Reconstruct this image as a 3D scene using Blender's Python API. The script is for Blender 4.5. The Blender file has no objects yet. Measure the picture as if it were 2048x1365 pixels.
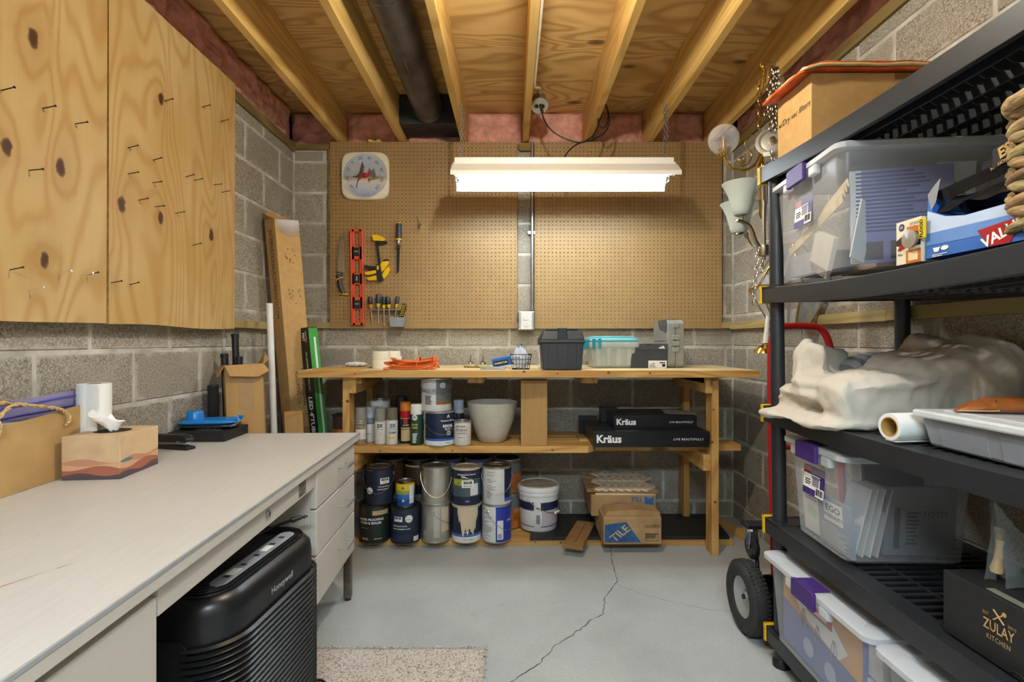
import bpy, bmesh, math, random
from mathutils import Vector, Matrix, Euler, noise
RND = random.Random(11)
SC = bpy.context.scene
COL = SC.collection
PI = math.pi
rad = math.radians

# ------------------------------------------------------------------ camera
cam_data = bpy.data.cameras.new('camera'); cam_data.sensor_width = 36.0; cam_data.lens = 18.0
cam = bpy.data.objects.new('camera', cam_data); COL.objects.link(cam)
cam.location = (0, 0, 1.16); cam.rotation_euler = (PI/2, 0, 0); cam_data.clip_start = .02
SC.camera = cam
# ------------------------------------------------------------------ world, exposure
w = bpy.data.worlds.new('world'); SC.world = w; w.use_nodes = True
w.node_tree.nodes['Background'].inputs[0].default_value = (.5, .5, .5, 1)
w.node_tree.nodes['Background'].inputs[1].default_value = .0
SC.view_settings.view_transform = 'Standard'; SC.view_settings.look = 'None'
SC.view_settings.gamma = 1.0; SC.view_settings.use_curve_mapping = False
SC.view_settings.exposure = 0.90
TUBE_E, FILL_E, BULB_E = 20.0, 125.0, 680.0
TUBE_C, FILL_C, BULB_C = (.82, .93, 1.0), (.74, .90, 1.0), (1.0, .965, .84)
SC.cycles.max_bounces = 10; SC.cycles.diffuse_bounces = 5; SC.cycles.glossy_bounces = 4
SC.cycles.transmission_bounces = 6; SC.cycles.transparent_max_bounces = 16
SC.cycles.caustics_reflective = False; SC.cycles.caustics_refractive = False
SC.cycles.sample_clamp_indirect = 4.0

def lin(c):
    if isinstance(c, str):
        c = c.lstrip('#'); c = tuple(int(c[i:i+2], 16)/255 for i in (0, 2, 4))
    return tuple((v/12.92 if v <= .04045 else ((v+.055)/1.055)**2.4) for v in c[:3])

# ------------------------------------------------------------------ mesh builder
class MB:
    def __init__(s): s.v = []; s.f = []; s.fm = []; s.mats = []; s.cur = 0; s.M = None
    def use(s, m):
        if m not in s.mats: s.mats.append(m)
        s.cur = s.mats.index(m); return s
    def at(s, loc=(0, 0, 0), rot=(0, 0, 0)):
        s.M = Matrix.Translation(loc) @ Euler(rot).to_matrix().to_4x4(); return s
    def off(s): s.M = None; return s
    def raw(s, vs, fs):
        o = len(s.v)
        if s.M is not None: vs = [tuple(s.M @ Vector(p)) for p in vs]
        s.v += [tuple(p) for p in vs]; s.f += [tuple(i+o for i in f) for f in fs]; s.fm += [s.cur]*len(fs); return s
    def box(s, x0, x1, y0, y1, z0, z1):
        vs = [(x0,y0,z0),(x1,y0,z0),(x1,y1,z0),(x0,y1,z0),(x0,y0,z1),(x1,y0,z1),(x1,y1,z1),(x0,y1,z1)]
        return s.raw(vs, [(0,3,2,1),(4,5,6,7),(0,1,5,4),(1,2,6,5),(2,3,7,6),(3,0,4,7)])
    def frus(s, a, b, z0, z1):      # a, b = (x0,x1,y0,y1) at z0 and z1
        vs = [(a[0],a[2],z0),(a[1],a[2],z0),(a[1],a[3],z0),(a[0],a[3],z0),(b[0],b[2],z1),(b[1],b[2],z1),(b[1],b[3],z1),(b[0],b[3],z1)]
        return s.raw(vs, [(0,3,2,1),(4,5,6,7),(0,1,5,4),(1,2,6,5),(2,3,7,6),(3,0,4,7)])
    def cyl(s, p0, p1, r0, r1=None, n=14, caps=True):
        r1 = r0 if r1 is None else r1
        p0 = Vector(p0); p1 = Vector(p1); d = (p1-p0).normalized()
        u = d.cross(Vector((0,0,1)) if abs(d.z) < .9 else Vector((1,0,0))).normalized(); w_ = d.cross(u)
        vs = []
        for p, r in ((p0, r0), (p1, r1)):
            for k in range(n):
                a = 2*PI*k/n; vs.append(p+u*(r*math.cos(a))+w_*(r*math.sin(a)))
        fs = [(k, k+n, (k+1) % n+n, (k+1) % n) for k in range(n)]
        if caps: fs += [tuple(range(n)), tuple(range(2*n-1, n-1, -1))]
        return s.raw(vs, fs)
    def lathe(s, prof, n=28, c=(0,0,0)):
        vs = []; fs = []; m = len(prof)
        for r, z in prof:
            for k in range(n):
                a = 2*PI*k/n; vs.append((c[0]+r*math.cos(a), c[1]+r*math.sin(a), c[2]+z))
        for i in range(m-1):
            for k in range(n):
                k2 = (k+1) % n; fs.append((i*n+k, i*n+k2, (i+1)*n+k2, (i+1)*n+k))
        a, b_ = prof[0][0] > 1e-6, prof[-1][0] > 1e-6; flat = max(p[1] for p in prof)-min(p[1] for p in prof) < 1e-6
        if a and b_:
            if m >= 4:
                for k in range(n): k2 = (k+1) % n; fs.append(((m-1)*n+k, (m-1)*n+k2, k2, k))
        elif not flat:
            if a: fs.append(tuple(range(n-1, -1, -1)))
            if b_: fs.append(tuple(range((m-1)*n, m*n)))
        return s.raw(vs, fs)
    def tube(s, pts, r, n=8, closed=False, caps=True):
        pts = [Vector(p) for p in pts]; m = len(pts); vs = []; fs = []
        u = None
        for i, p in enumerate(pts):
            if closed: d = pts[(i+1) % m]-pts[i-1]
            else: d = pts[min(i+1, m-1)]-pts[max(i-1, 0)]
            d.normalize()
            if u is None: u = d.cross(Vector((0,0,1)) if abs(d.z) < .9 else Vector((1,0,0))).normalized()
            u = (u-d*u.dot(d)).normalized(); w_ = d.cross(u)
            rr = r[i] if isinstance(r, (list, tuple)) else r
            for k in range(n):
                a = 2*PI*k/n; vs.append(p+u*(rr*math.cos(a))+w_*(rr*math.sin(a)))
        for i in range(m if closed else m-1):
            j = (i+1) % m
            for k in range(n):
                k2 = (k+1) % n; fs.append((i*n+k, i*n+k2, j*n+k2, j*n+k))
        if caps and not closed: fs += [tuple(range(n-1, -1, -1)), tuple(range((m-1)*n, m*n))]
        return s.raw(vs, fs)
    def prism(s, poly, a, b, plane='xz'):   # polygon extruded from a to b along the third axis
        def P(p, t):
            return {'xz': (p[0], t, p[1]), 'xy': (p[0], p[1], t), 'yz': (t, p[0], p[1])}[plane]
        n = len(poly); vs = [P(p, a) for p in poly]+[P(p, b) for p in poly]
        fs = [tuple(range(n)), tuple(range(2*n-1, n-1, -1))]+[(k, k+n, (k+1) % n+n, (k+1) % n) for k in range(n)]
        return s.raw(vs, fs)
    def arc(s, r, a0, a1, z0, z1, n=10, c=(0,0)):   # patch on a can; angle 0 faces -Y, positive towards +X
        vs = []
        for k in range(n+1):
            a = a0+(a1-a0)*k/n
            for z in (z0, z1): vs.append((c[0]+r*math.sin(a), c[1]-r*math.cos(a), z))
        return s.raw(vs, [(2*k, 2*k+2, 2*k+3, 2*k+1) for k in range(n)])
    def pillow(s, c, d, rot=(0,0,0), e=.5, nu=28, nv=16):
        M = Matrix.Translation(c) @ Euler(rot).to_matrix().to_4x4()
        sp = lambda t: math.copysign(abs(t)**e, t)
        vs = []; fs = []
        for i in range(nv+1):
            ph = -PI/2+PI*i/nv
            for k in range(nu):
                th = 2*PI*k/nu
                vs.append(tuple(M @ Vector((d[0]*sp(math.cos(ph))*sp(math.cos(th)), d[1]*sp(math.cos(ph))*sp(math.sin(th)), d[2]*math.sin(ph)))))
        for i in range(nv):
            for k in range(nu):
                k2 = (k+1) % nu; fs.append((i*nu+k, i*nu+k2, (i+1)*nu+k2, (i+1)*nu+k))
        return s.raw(vs, fs)
    def grid(s, fn, nu, nv):
        vs = [fn(i/nu, j/nv) for j in range(nv+1) for i in range(nu+1)]
        return s.raw(vs, [(j*(nu+1)+i, j*(nu+1)+i+1, (j+1)*(nu+1)+i+1, (j+1)*(nu+1)+i) for j in range(nv) for i in range(nu)])
    def build(s, name, parent=None, bevel=0, smooth=None, seg=2, loc=None, rot=None, fix=True):
        me = bpy.data.meshes.new(name); me.from_pydata(s.v, [], s.f)
        for m in s.mats: me.materials.append(m)
        me.polygons.foreach_set('material_index', s.fm)
        if fix:
            bm = bmesh.new(); bm.from_mesh(me); bmesh.ops.recalc_face_normals(bm, faces=bm.faces); bm.to_mesh(me); bm.free()
        if smooth:
            me.polygons.foreach_set('use_smooth', [True]*len(me.polygons)); me.set_sharp_from_angle(angle=rad(smooth))
        me.update()
        o = bpy.data.objects.new(name, me); COL.objects.link(o)
        if parent: o.parent = parent
        if loc: o.location = loc
        if rot: o.rotation_euler = rot
        if bevel:
            b = o.modifiers.new('bevel', 'BEVEL'); b.width = bevel; b.segments = seg; b.limit_method = 'ANGLE'; b.angle_limit = rad(40)
            b.harden_normals = False
        return o

def tag(o, label=None, cat=None, group=None, kind=None):
    if label: o['label'] = label
    if cat: o['category'] = cat
    if group: o['group'] = group
    if kind: o['kind'] = kind
    return o
def thing(name, label, cat, loc=(0,0,0), rz=0, group=None, rot=None):
    o = bpy.data.objects.new(name, None); COL.objects.link(o); o.empty_display_size = .05
    o.location = loc; o.rotation_euler = rot or (0, 0, rz)
    return tag(o, label, cat, group)
def struct(o): o['kind'] = 'structure'; return o
def copy_tree(o, parent=None):
    c = o.copy(); COL.objects.link(c)
    if parent: c.parent = parent
    for ch in list(o.children): copy_tree(ch, c)
    return c
FACE = {'S': (PI/2, 0, 0), 'W': (PI/2, 0, -PI/2), 'E': (PI/2, 0, PI/2), 'T': (0, 0, 0)}
def text(s, size, m, parent, loc, face='S', align='CENTER', bold=0.0, name='lettering', sx=1.0, cyl=None, spin=0.0, lean=0.0, space=1.0):
    cu = bpy.data.curves.new('t', 'FONT'); cu.body = s; cu.size = size; cu.align_x = align; cu.align_y = 'CENTER'
    cu.offset = bold*size; cu.resolution_u = 2; cu.shear = lean; cu.space_character = space
    t = bpy.data.objects.new('t', cu)
    me = bpy.data.meshes.new_from_object(t)
    bpy.data.objects.remove(t); bpy.data.curves.remove(cu)
    cs = math.cos(spin); sn = math.sin(spin)
    for v in me.vertices:
        x, y = v.co.x*sx, v.co.y
        x, y = x*cs-y*sn, x*sn+y*cs
        if cyl: a = x/cyl+loc[0]; v.co = (cyl*math.sin(a), -cyl*math.cos(a), y+loc[1])
        else: v.co = (x, y, 0)
    me.materials.clear(); me.materials.append(m); me.name = name
    o = bpy.data.objects.new(name, me); COL.objects.link(o); o.parent = parent
    if not cyl:
        o.location = loc; o.rotation_euler = FACE[face] if isinstance(face, str) else face
    return o
def spline(pts, n=8, closed=False):
    pts = [Vector(p) for p in pts]; out = []; m = len(pts)
    for i in range(m if closed else m-1):
        if closed: p0, p1, p2, p3 = pts[i-1], pts[i], pts[(i+1) % m], pts[(i+2) % m]
        else: p0, p1, p2, p3 = pts[max(i-1, 0)], pts[i], pts[i+1], pts[min(i+2, m-1)]
        for k in range(n):
            t = k/n
            out.append(.5*((2*p1)+(p2-p0)*t+(2*p0-5*p1+4*p2-p3)*t*t+(3*p1-p0-3*p2+p3)*t**3))
    if not closed: out.append(pts[-1])
    return out
def X(px, Y): return (px-1024)*Y/1024
def Z(py, Y): return 1.16+(682.5-py)*Y/1024
def W(px, py, Y): return (X(px, Y), Y, Z(py, Y))

# ------------------------------------------------------------------ materials
_mats = {}
def _new(name):
    m = bpy.data.materials.new(name); m.use_nodes = True
    return m, m.node_tree, m.node_tree.nodes['Principled BSDF']
def nd(nt, t, **k):
    n = nt.nodes.new(t)
    for a, b in k.items(): setattr(n, a, b)
    return n
def coords(nt, rand=True, scale=(1,1,1), rot=(0,0,0)):
    tc = nd(nt, 'ShaderNodeTexCoord'); mp = nd(nt, 'ShaderNodeMapping')
    mp.inputs['Scale'].default_value = scale; mp.inputs['Rotation'].default_value = rot
    if rand:
        oi = nd(nt, 'ShaderNodeObjectInfo'); ad = nd(nt, 'ShaderNodeVectorMath', operation='MULTIPLY_ADD')
        cb = nd(nt, 'ShaderNodeCombineXYZ')
        for i in range(3): nt.links.new(oi.outputs['Random'], cb.inputs[i])
        ad.inputs[1].default_value = (17.3, 9.7, 23.1)
        nt.links.new(cb.outputs[0], ad.inputs[0]); nt.links.new(tc.outputs['Object'], ad.inputs[2])
        nt.links.new(ad.outputs[0], mp.inputs['Vector'])
    else: nt.links.new(tc.outputs['Object'], mp.inputs['Vector'])
    return mp.outputs[0]
def mix(nt, fac, a, b, mode='MIX'):
    n = nd(nt, 'ShaderNodeMix', data_type='RGBA', blend_type=mode)
    for sock, v in ((n.inputs['Factor'], fac), (n.inputs[6], a), (n.inputs[7], b)):
        if hasattr(v, 'links'): nt.links.new(v, sock)
        else: sock.default_value = v if isinstance(v, (int, float)) else (*v[:3], 1)
    return n.outputs[2]
def ramp(nt, src, stops):
    n = nd(nt, 'ShaderNodeValToRGB'); e = n.color_ramp.elements
    while len(e) < len(stops): e.new(.5)
    for i, (p, c) in enumerate(stops):
        e[i].position = p; e[i].color = (*c, 1) if len(c) == 3 else c
    nt.links.new(src, n.inputs[0]); return n.outputs[0]
def math_(nt, op, a, b=0.0, c=0.0):
    n = nd(nt, 'ShaderNodeMath', operation=op)
    for i, v in enumerate((a, b, c)):
        if hasattr(v, 'links'): nt.links.new(v, n.inputs[i])
        else: n.inputs[i].default_value = v
    return n.outputs[0]
def tex(nt, vec, scale, detail=4, rough=.55, dist=0.0):
    n = nd(nt, 'ShaderNodeTexNoise'); n.inputs['Scale'].default_value = scale; n.inputs['Detail'].default_value = detail
    n.inputs['Roughness'].default_value = rough; n.inputs['Distortion'].default_value = dist
    nt.links.new(vec, n.inputs['Vector']); return n.outputs['Fac']
def bump(nt, b, h, strength, dist=.002):
    n = nd(nt, 'ShaderNodeBump'); n.inputs['Strength'].default_value = strength; n.inputs['Distance'].default_value = dist
    nt.links.new(h, n.inputs['Height']); nt.links.new(n.outputs[0], b.inputs['Normal'])
def mat(name, col, rough=.55, metal=0, var=.06, scale=14, bmp=0.0, bscale=120, spec=.5, coat=0.0, stretch=(1,1,1)):
    if name in _mats: return _mats[name]
    m, nt, b = _new(name); c = lin(col)
    vec = coords(nt, True, stretch); n = tex(nt, vec, scale)
    c1 = tuple(max(0, v*(1-var*1.6)) for v in c); c2 = tuple(min(1, v*(1+var*1.6)) for v in c)
    nt.links.new(ramp(nt, n, [(.3, c1), (.7, c2)]), b.inputs['Base Color'])
    b.inputs['Roughness'].default_value = rough; b.inputs['Metallic'].default_value = metal
    b.inputs['Specular IOR Level'].default_value = spec; b.inputs['Coat Weight'].default_value = coat
    if bmp: bump(nt, b, tex(nt, vec, bscale, 3), bmp)
    _mats[name] = m; return m
def wood(name, light, dark, axis='x', freq=9.0, rings=26, rough=.55, knots=0.0, stretch=.14, tint=.25):
    if name in _mats: return _mats[name]
    m, nt, b = _new(name); L = lin(light); D = lin(dark)
    sc = [1, 1, 1]; sc['xyz'.index(axis)] = stretch
    vec = coords(nt, True, tuple(sc))
    n1 = tex(nt, vec, freq*.5, 2, .45, .6)
    r = math_(nt, 'SINE', math_(nt, 'MULTIPLY', n1, rings*PI)); r = math_(nt, 'MULTIPLY_ADD', r, .5, .5)
    r = math_(nt, 'POWER', r, 1.6)
    sc2 = [1, 1, 1]; sc2['xyz'.index(axis)] = .03
    fine = tex(nt, coords(nt, True, tuple(sc2)), 160, 3)
    big = tex(nt, vec, freq*.22, 2)
    base = mix(nt, ramp(nt, big, [(.35, (0,0,0)), (.65, (1,1,1))]), tuple(v*(1-tint*.4) for v in L), tuple(min(1, v*(1+tint*.25)) for v in L))
    c = mix(nt, math_(nt, 'MULTIPLY', r, .62), base, D)
    c = mix(nt, math_(nt, 'MULTIPLY', fine, .25), c, tuple(v*.6 for v in D), 'MIX')
    if knots:
        vo = nd(nt, 'ShaderNodeTexVoronoi'); vo.inputs['Scale'].default_value = 4.5
        nt.links.new(coords(nt, True, tuple(.5 if s != 1 else 1 for s in sc)), vo.inputs['Vector'])
        k = ramp(nt, vo.outputs['Distance'], [(0.0, (1,1,1)), (knots, (.75,.75,.75)), (knots*1.6, (0,0,0))])
        c = mix(nt, k, c, tuple(v*.35 for v in D))
    nt.links.new(c, b.inputs['Base Color']); b.inputs['Roughness'].default_value = rough
    b.inputs['Specular IOR Level'].default_value = .35
    bump(nt, b, fine, .12, .001)
    _mats[name] = m; return m
def clear(name, col, opacity=.35, rough=.2, tint=None):
    if name in _mats: return _mats[name]
    m, nt, b = _new(name); b.inputs['Base Color'].default_value = (*lin(col), 1); b.inputs['Roughness'].default_value = rough
    tr = nd(nt, 'ShaderNodeBsdfTransparent'); tr.inputs[0].default_value = (*lin(tint or col), 1)
    vec = coords(nt, True); f = math_(nt, 'MULTIPLY_ADD', tex(nt, vec, 9, 3), opacity*.5, opacity*.75)
    lw = nd(nt, 'ShaderNodeLayerWeight'); lw.inputs[0].default_value = .25
    f = math_(nt, 'MINIMUM', math_(nt, 'MULTIPLY_ADD', lw.outputs['Facing'], .35, f), 1.0)
    mx = nd(nt, 'ShaderNodeMixShader'); nt.links.new(f, mx.inputs[0]); nt.links.new(tr.outputs[0], mx.inputs[1]); nt.links.new(b.outputs[0], mx.inputs[2])
    nt.links.new(mx.outputs[0], nt.nodes['Material Output'].inputs[0])
    _mats[name] = m; return m
def glow(name, col, strength):
    m, nt, b = _new(name); b.inputs['Base Color'].default_value = (*col, 1)
    b.inputs['Emission Color'].default_value = (*col, 1); b.inputs['Emission Strength'].default_value = strength
    return m
# ================================================================== materials used all over
def block_mat():
    m, nt, b = _new('concrete_block')
    vec = coords(nt, True); wv = coords(nt, False)
    g = tex(nt, vec, 170, 2, .8); big = tex(nt, vec, 7, 4)
    c = ramp(nt, g, [(.32, lin('#6d665b')), (.5, lin('#a0988a')), (.68, lin('#c6beb0'))])
    gc = nd(nt, 'ShaderNodeTexCoord'); gs = nd(nt, 'ShaderNodeSeparateXYZ'); nt.links.new(gc.outputs['Generated'], gs.inputs[0])
    ex = math_(nt, 'MULTIPLY', math_(nt, 'SUBTRACT', .5, math_(nt, 'ABSOLUTE', math_(nt, 'SUBTRACT', gs.outputs[0], .5))), .39)
    ez = math_(nt, 'MULTIPLY', math_(nt, 'SUBTRACT', .5, math_(nt, 'ABSOLUTE', math_(nt, 'SUBTRACT', gs.outputs[2], .5))), .19)
    smear = math_(nt, 'SUBTRACT', math_(nt, 'MULTIPLY_ADD', tex(nt, vec, 22, 5, .65), .075, -.030), math_(nt, 'MINIMUM', ex, ez))
    c = mix(nt, ramp(nt, math_(nt, 'MULTIPLY_ADD', smear, 40, .5), [(.3, (0,0,0)), (.7, (.8,.8,.8))]), c, lin('#bdb8ae'))
    oi = nd(nt, 'ShaderNodeObjectInfo')
    c = mix(nt, 1.0, c, ramp(nt, oi.outputs['Random'], [(0, (.80,.79,.78)), (1, (1.0,.98,.95))]), 'MULTIPLY')
    c = mix(nt, ramp(nt, big, [(.5, (0,0,0)), (.72, (.5,.5,.5))]), c, lin('#aaa59b'))
    nt.links.new(c, b.inputs['Base Color']); b.inputs['Roughness'].default_value = .95; b.inputs['Specular IOR Level'].default_value = .15
    bump(nt, b, g, .7, .003); return m
M_BLOCK = block_mat()
M_MORTAR = mat('mortar', '#bfb9ae', .95, var=.2, scale=9, bmp=.6, bscale=150, spec=.1)
def floor_mat():
    m, nt, b = _new('concrete_floor'); vec = coords(nt, False)
    big = tex(nt, vec, 1.6, 5, .6); fine = tex(nt, vec, 90, 4, .7); mid = tex(nt, vec, 14, 4)
    c = ramp(nt, big, [(.3, lin('#9fa3a2')), (.5, lin('#b0b4b3')), (.7, lin('#babebd'))])
    c = mix(nt, math_(nt, 'MULTIPLY', ramp(nt, fine, [(.35, (1,1,1)), (.6, (0,0,0))]), .22), c, lin('#85847f'))
    c = mix(nt, ramp(nt, mid, [(.62, (0,0,0)), (.8, (.35,.35,.35))]), c, lin('#8f8e88'))
    vo = nd(nt, 'ShaderNodeTexVoronoi'); vo.inputs['Scale'].default_value = 2.1; nt.links.new(vec, vo.inputs['Vector'])
    c = mix(nt, ramp(nt, vo.outputs['Distance'], [(.012, (.9,.9,.9)), (.02, (0,0,0))]), c, lin('#e6e4de'))
    nt.links.new(c, b.inputs['Base Color']); b.inputs['Roughness'].default_value = .62; bump(nt, b, fine, .12, .001); return m
M_FLOOR = floor_mat()
M_JOIST = wood('joist_pine', '#dfb86f', '#b5873f', 'y', 7, 22, .6)
M_SUBFLOOR = wood('subfloor_plywood', '#dfba79', '#9f7239', 'x', 5.5, 34, .65, stretch=.3, knots=.085)
M_PINE = wood('pine_lumber', '#d3a763', '#a8763a', 'x', 8, 20, .55, knots=.095)
M_PINEY = wood('pine_lumber_y', '#d3a763', '#a8763a', 'y', 8, 20, .55, knots=.095)
M_PINEZ = wood('pine_lumber_z', '#d3a763', '#a8763a', 'z', 8, 20, .55, knots=.095)
M_TOPW = wood('bench_top_pine', '#e3cfa4', '#c6a46c', 'x', 8, 20, .55)
M_TREATED = wood('treated_pine_x', '#b9a470', '#93804c', 'x', 8, 18, .7)
M_TREATEDY = wood('treated_pine_y', '#b9a470', '#93804c', 'y', 8, 18, .7)
M_SILLD = wood('old_sill_wood_y', '#8a7345', '#5d4a26', 'y', 8, 18, .8)
M_SILLX = wood('old_sill_wood_x', '#8f7443', '#64502a', 'x', 8, 18, .8)
M_PINK = mat('pink_fibreglass', '#d79d8c', .95, var=.16, scale=16, bmp=1.0, bscale=40, spec=.05)
M_CARD = mat('cardboard', '#b08a58', .8, var=.05, scale=30, bmp=.06, bscale=300, spec=.2, stretch=(1,1,.15))
M_CARD2 = mat('cardboard_tan', '#c39c66', .8, var=.05, scale=30, bmp=.06, bscale=300, spec=.2)
M_CARDD = mat('cardboard_dark', '#8c6a42', .85, var=.07, scale=20, spec=.2)
M_TAPE = mat('packing_tape', '#a8845a', .25, var=.05)
M_BLACK = mat('black_plastic', '#17181a', .38, var=.1)
M_BLACKM = mat('matt_black', '#141414', .6, var=.1)
M_SHELF = mat('shelf_plastic', '#202226', .42, var=.08, scale=30, bmp=.05, bscale=260)
M_WHITE = mat('white_enamel', '#eceae4', .35, var=.02)
M_OFFW = mat('off_white_plastic', '#e3d9c2', .4, var=.03)
M_PAPER = mat('white_paper', '#e4e2dd', .7, var=.03)
M_STEEL = mat('bright_steel', '#c9c9c9', .25, 1, var=.05)
M_CHROME = mat('chrome', '#dcdcdc', .12, 1, var=.02)
M_GALV = mat('galvanised_steel', '#9c9fa3', .38, 1, var=.12, scale=30)
M_BRASS = mat('polished_brass', '#c9a14a', .18, 1, var=.06)
M_NICKEL = mat('brushed_nickel', '#b3aa9c', .28, 1, var=.05)
M_YEL = mat('yellow_plastic', '#e3b505', .45, var=.03)
M_RED = mat('red_enamel', '#a3161a', .3, var=.04)
M_DARKMETAL = mat('dark_steel', '#232427', .35, .7, var=.1)
M_INK = mat('black_ink', '#161616', .7, var=.0)
M_WINK = mat('white_ink', '#efefec', .6, var=.0)
M_PURP = mat('purple_latch', '#42246f', .5, var=.04)
M_BIN = clear('milky_bin_plastic', '#e6e8ec', .15, .18, '#f6f7fa')
M_LID = clear('milky_lid_plastic', '#dfe2e6', .55, .25, '#f6f7fa')
M_GLASS = clear('thin_clear_glass', '#ffffff', .05, .03)
M_BAG = clear('clear_poly_bag', '#f4f6fb', .22, .12)
M_FROST = None
def frost():
    m, nt, b = _new('frosted_glass'); b.inputs['Base Color'].default_value = (*lin('#dfe6e2'), 1); b.inputs['Roughness'].default_value = .35
    tl = nd(nt, 'ShaderNodeBsdfTranslucent'); tl.inputs[0].default_value = (*lin('#e6ece8'), 1)
    mx = nd(nt, 'ShaderNodeMixShader'); mx.inputs[0].default_value = .4
    nt.links.new(b.outputs[0], mx.inputs[1]); nt.links.new(tl.outputs[0], mx.inputs[2]); nt.links.new(mx.outputs[0], nt.nodes['Material Output'].inputs[0])
    return m
M_FROST = frost()

# ================================================================== room shell
XL, XR, YB, YR = -1.44, 1.456, 3.375, -1.6
f = struct(MB().use(M_FLOOR).box(XL-.2, XR+.2, YR-.2, YB+.2, -.1, 0).build('floor'))
def crack(pts, w0, seed):
    rr = random.Random(seed); P = []
    for (a, b) in zip(pts, pts[1:]):
        n = max(2, int((Vector(b)-Vector(a)).length/.018))
        for k in range(n):
            t = k/n; P.append((a[0]+(b[0]-a[0])*t+rr.uniform(-.005, .005), a[1]+(b[1]-a[1])*t+rr.uniform(-.005, .005)))
    P.append(pts[-1]); vs = []; fs = []
    for i, p in enumerate(P):
        q = Vector(P[min(i+1, len(P)-1)])-Vector(P[max(i-1, 0)]); n_ = Vector((-q.y, q.x)).normalized()*w0*rr.uniform(.4, 1.2)
        vs += [(p[0]+n_.x, p[1]+n_.y, .0006), (p[0]-n_.x, p[1]-n_.y, .0006)]
        if i: fs.append((2*i-2, 2*i-1, 2*i+1, 2*i))
    MB().use(mat('crack_dark', '#4c4842', .95)).raw(vs, fs).build('crack', f)
def fl(px, py): Y = 1.16*1024/(py-682.5); return (X(px, Y), Y)
crack([fl(*p) for p in ((1222,1094),(1222,1118),(1230,1145),(1234,1165),(1220,1182),(1208,1196),(1210,1212),(1205,1228),(1184,1240),(1150,1268),(1110,1292),(1082,1325),(1052,1346),(1022,1365),(985,1400))], .0022, 3)
crack([fl(*p) for p in ((1233,1170),(1280,1188),(1325,1200),(1380,1214),(1410,1219),(1465,1224))], .0009, 5)

ZL = [.107+.2032*k for k in range(-1, 12)]          # course lines
def block_mesh(name, w_, h_, d_=.008):
    c = .006; b = MB().use(M_BLOCK)
    vs = [(-w_/2,0,-h_/2),(w_/2,0,-h_/2),(w_/2,0,h_/2),(-w_/2,0,h_/2),(-w_/2+c,-d_,-h_/2+c),(w_/2-c,-d_,-h_/2+c),(w_/2-c,-d_,h_/2-c),(-w_/2+c,-d_,h_/2-c)]
    b.raw(vs, [(4,5,6,7),(0,1,5,4),(1,2,6,5),(2,3,7,6),(3,0,4,7)])
    return b
_bm = {}
def wall_blocks(wall, u0, u1, place, rz, parity):
    """courses of blocks between u0 and u1 along the wall; place(u) gives x,y of a block centre"""
    for k, z0 in enumerate(ZL):
        z1 = min(z0+.2032, 2.418); z0 = max(z0, 0.0)
        if z1-z0 < .03: continue
        u = u0; first = (k % 2 == parity)
        while u < u1-.02:
            L = .2032 if (first and u == u0) else .4064
            e = min(u+L, u1); key = (round(e-u, 3), round(z1-z0, 3))
            if key not in _bm:
                o = block_mesh('block', e-u-.012, z1-z0-.012).build('block'); _bm[key] = o.data; bpy.data.objects.remove(o)
            b = bpy.data.objects.new('block', _bm[key]); COL.objects.link(b); b.parent = wall
            x, y = place((u+e)/2); dx = RND.uniform(-.0012, .0012)
            b.location = (x+(dx if rz else 0), y+(0 if rz else dx), (z0+z1)/2); b.rotation_euler = (0, 0, rz)
            u = e
wb = struct(MB().use(M_MORTAR).box(XL-.2, XR+.2, YB+.0045, YB+.2, 0, 2.42).build('wall_back'))
wall_blocks(wb, XL, XR, lambda u: (u, YB+.0075), 0, 0)
wl = struct(MB().use(M_MORTAR).box(XL-.2, XL-.0045, YR-.2, YB+.2, 0, 2.42).build('wall_left'))
wall_blocks(wl, -YB, -.2, lambda u: (XL-.0075, -u), PI/2, 1)
wr = struct(MB().use(M_MORTAR).box(XR+.0045, XR+.2, YR-.2, YB+.2, 0, 2.42).build('wall_right'))
wall_blocks(wr, -YB, -.2, lambda u: (XR+.0075, -u), -PI/2, 1)
struct(MB().use(mat('rear_wall_paint', '#a9a297', .9)).box(XL-.2, XR+.2, YR-.2, YR, 0, 2.7).build('wall_rear'))
# sill plates and nailing strips
struct(MB().use(M_SILLX).box(XL-.1, XR+.1, YB-.012, YB+.13, 2.418, 2.458).build('trim_1', bevel=.002))
struct(MB().use(M_SILLD).box(XL-.13, XL+.018, YR, YB-.012, 2.405, 2.458).build('trim_2', bevel=.002))
struct(MB().use(M_SILLD).box(XR-.018, XR+.13, YR, YB-.012, 2.405, 2.458).build('trim_3', bevel=.002))
struct(MB().use(M_TREATEDY).box(XL, XL+.04, .2, YB-.03, 1.228, 1.268).build('trim_4', bevel=.002))
struct(MB().use(M_TREATED).box(XL, XR-.02, YB-.03, YB, 1.243, 1.281).build('trim_5', bevel=.002))
struct(MB().use(M_TREATEDY).box(XR-.032, XR, 1.95, YB-.03, 1.236, 1.281).build('trim_6', bevel=.002))
struct(MB().use(M_TREATEDY).box(XR-.036, XR, .2, 1.944, 1.238, 1.286).build('trim_7', bevel=.002))
for i, xx in enumerate((-1.185, -.56, .02, .16, .75, 1.335)):
    struct(MB().use(M_SILLX).box(xx-.018, xx+.018, YB-.024, YB, 1.30, 2.417).build('trim_%d' % (8+i)))
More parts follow.
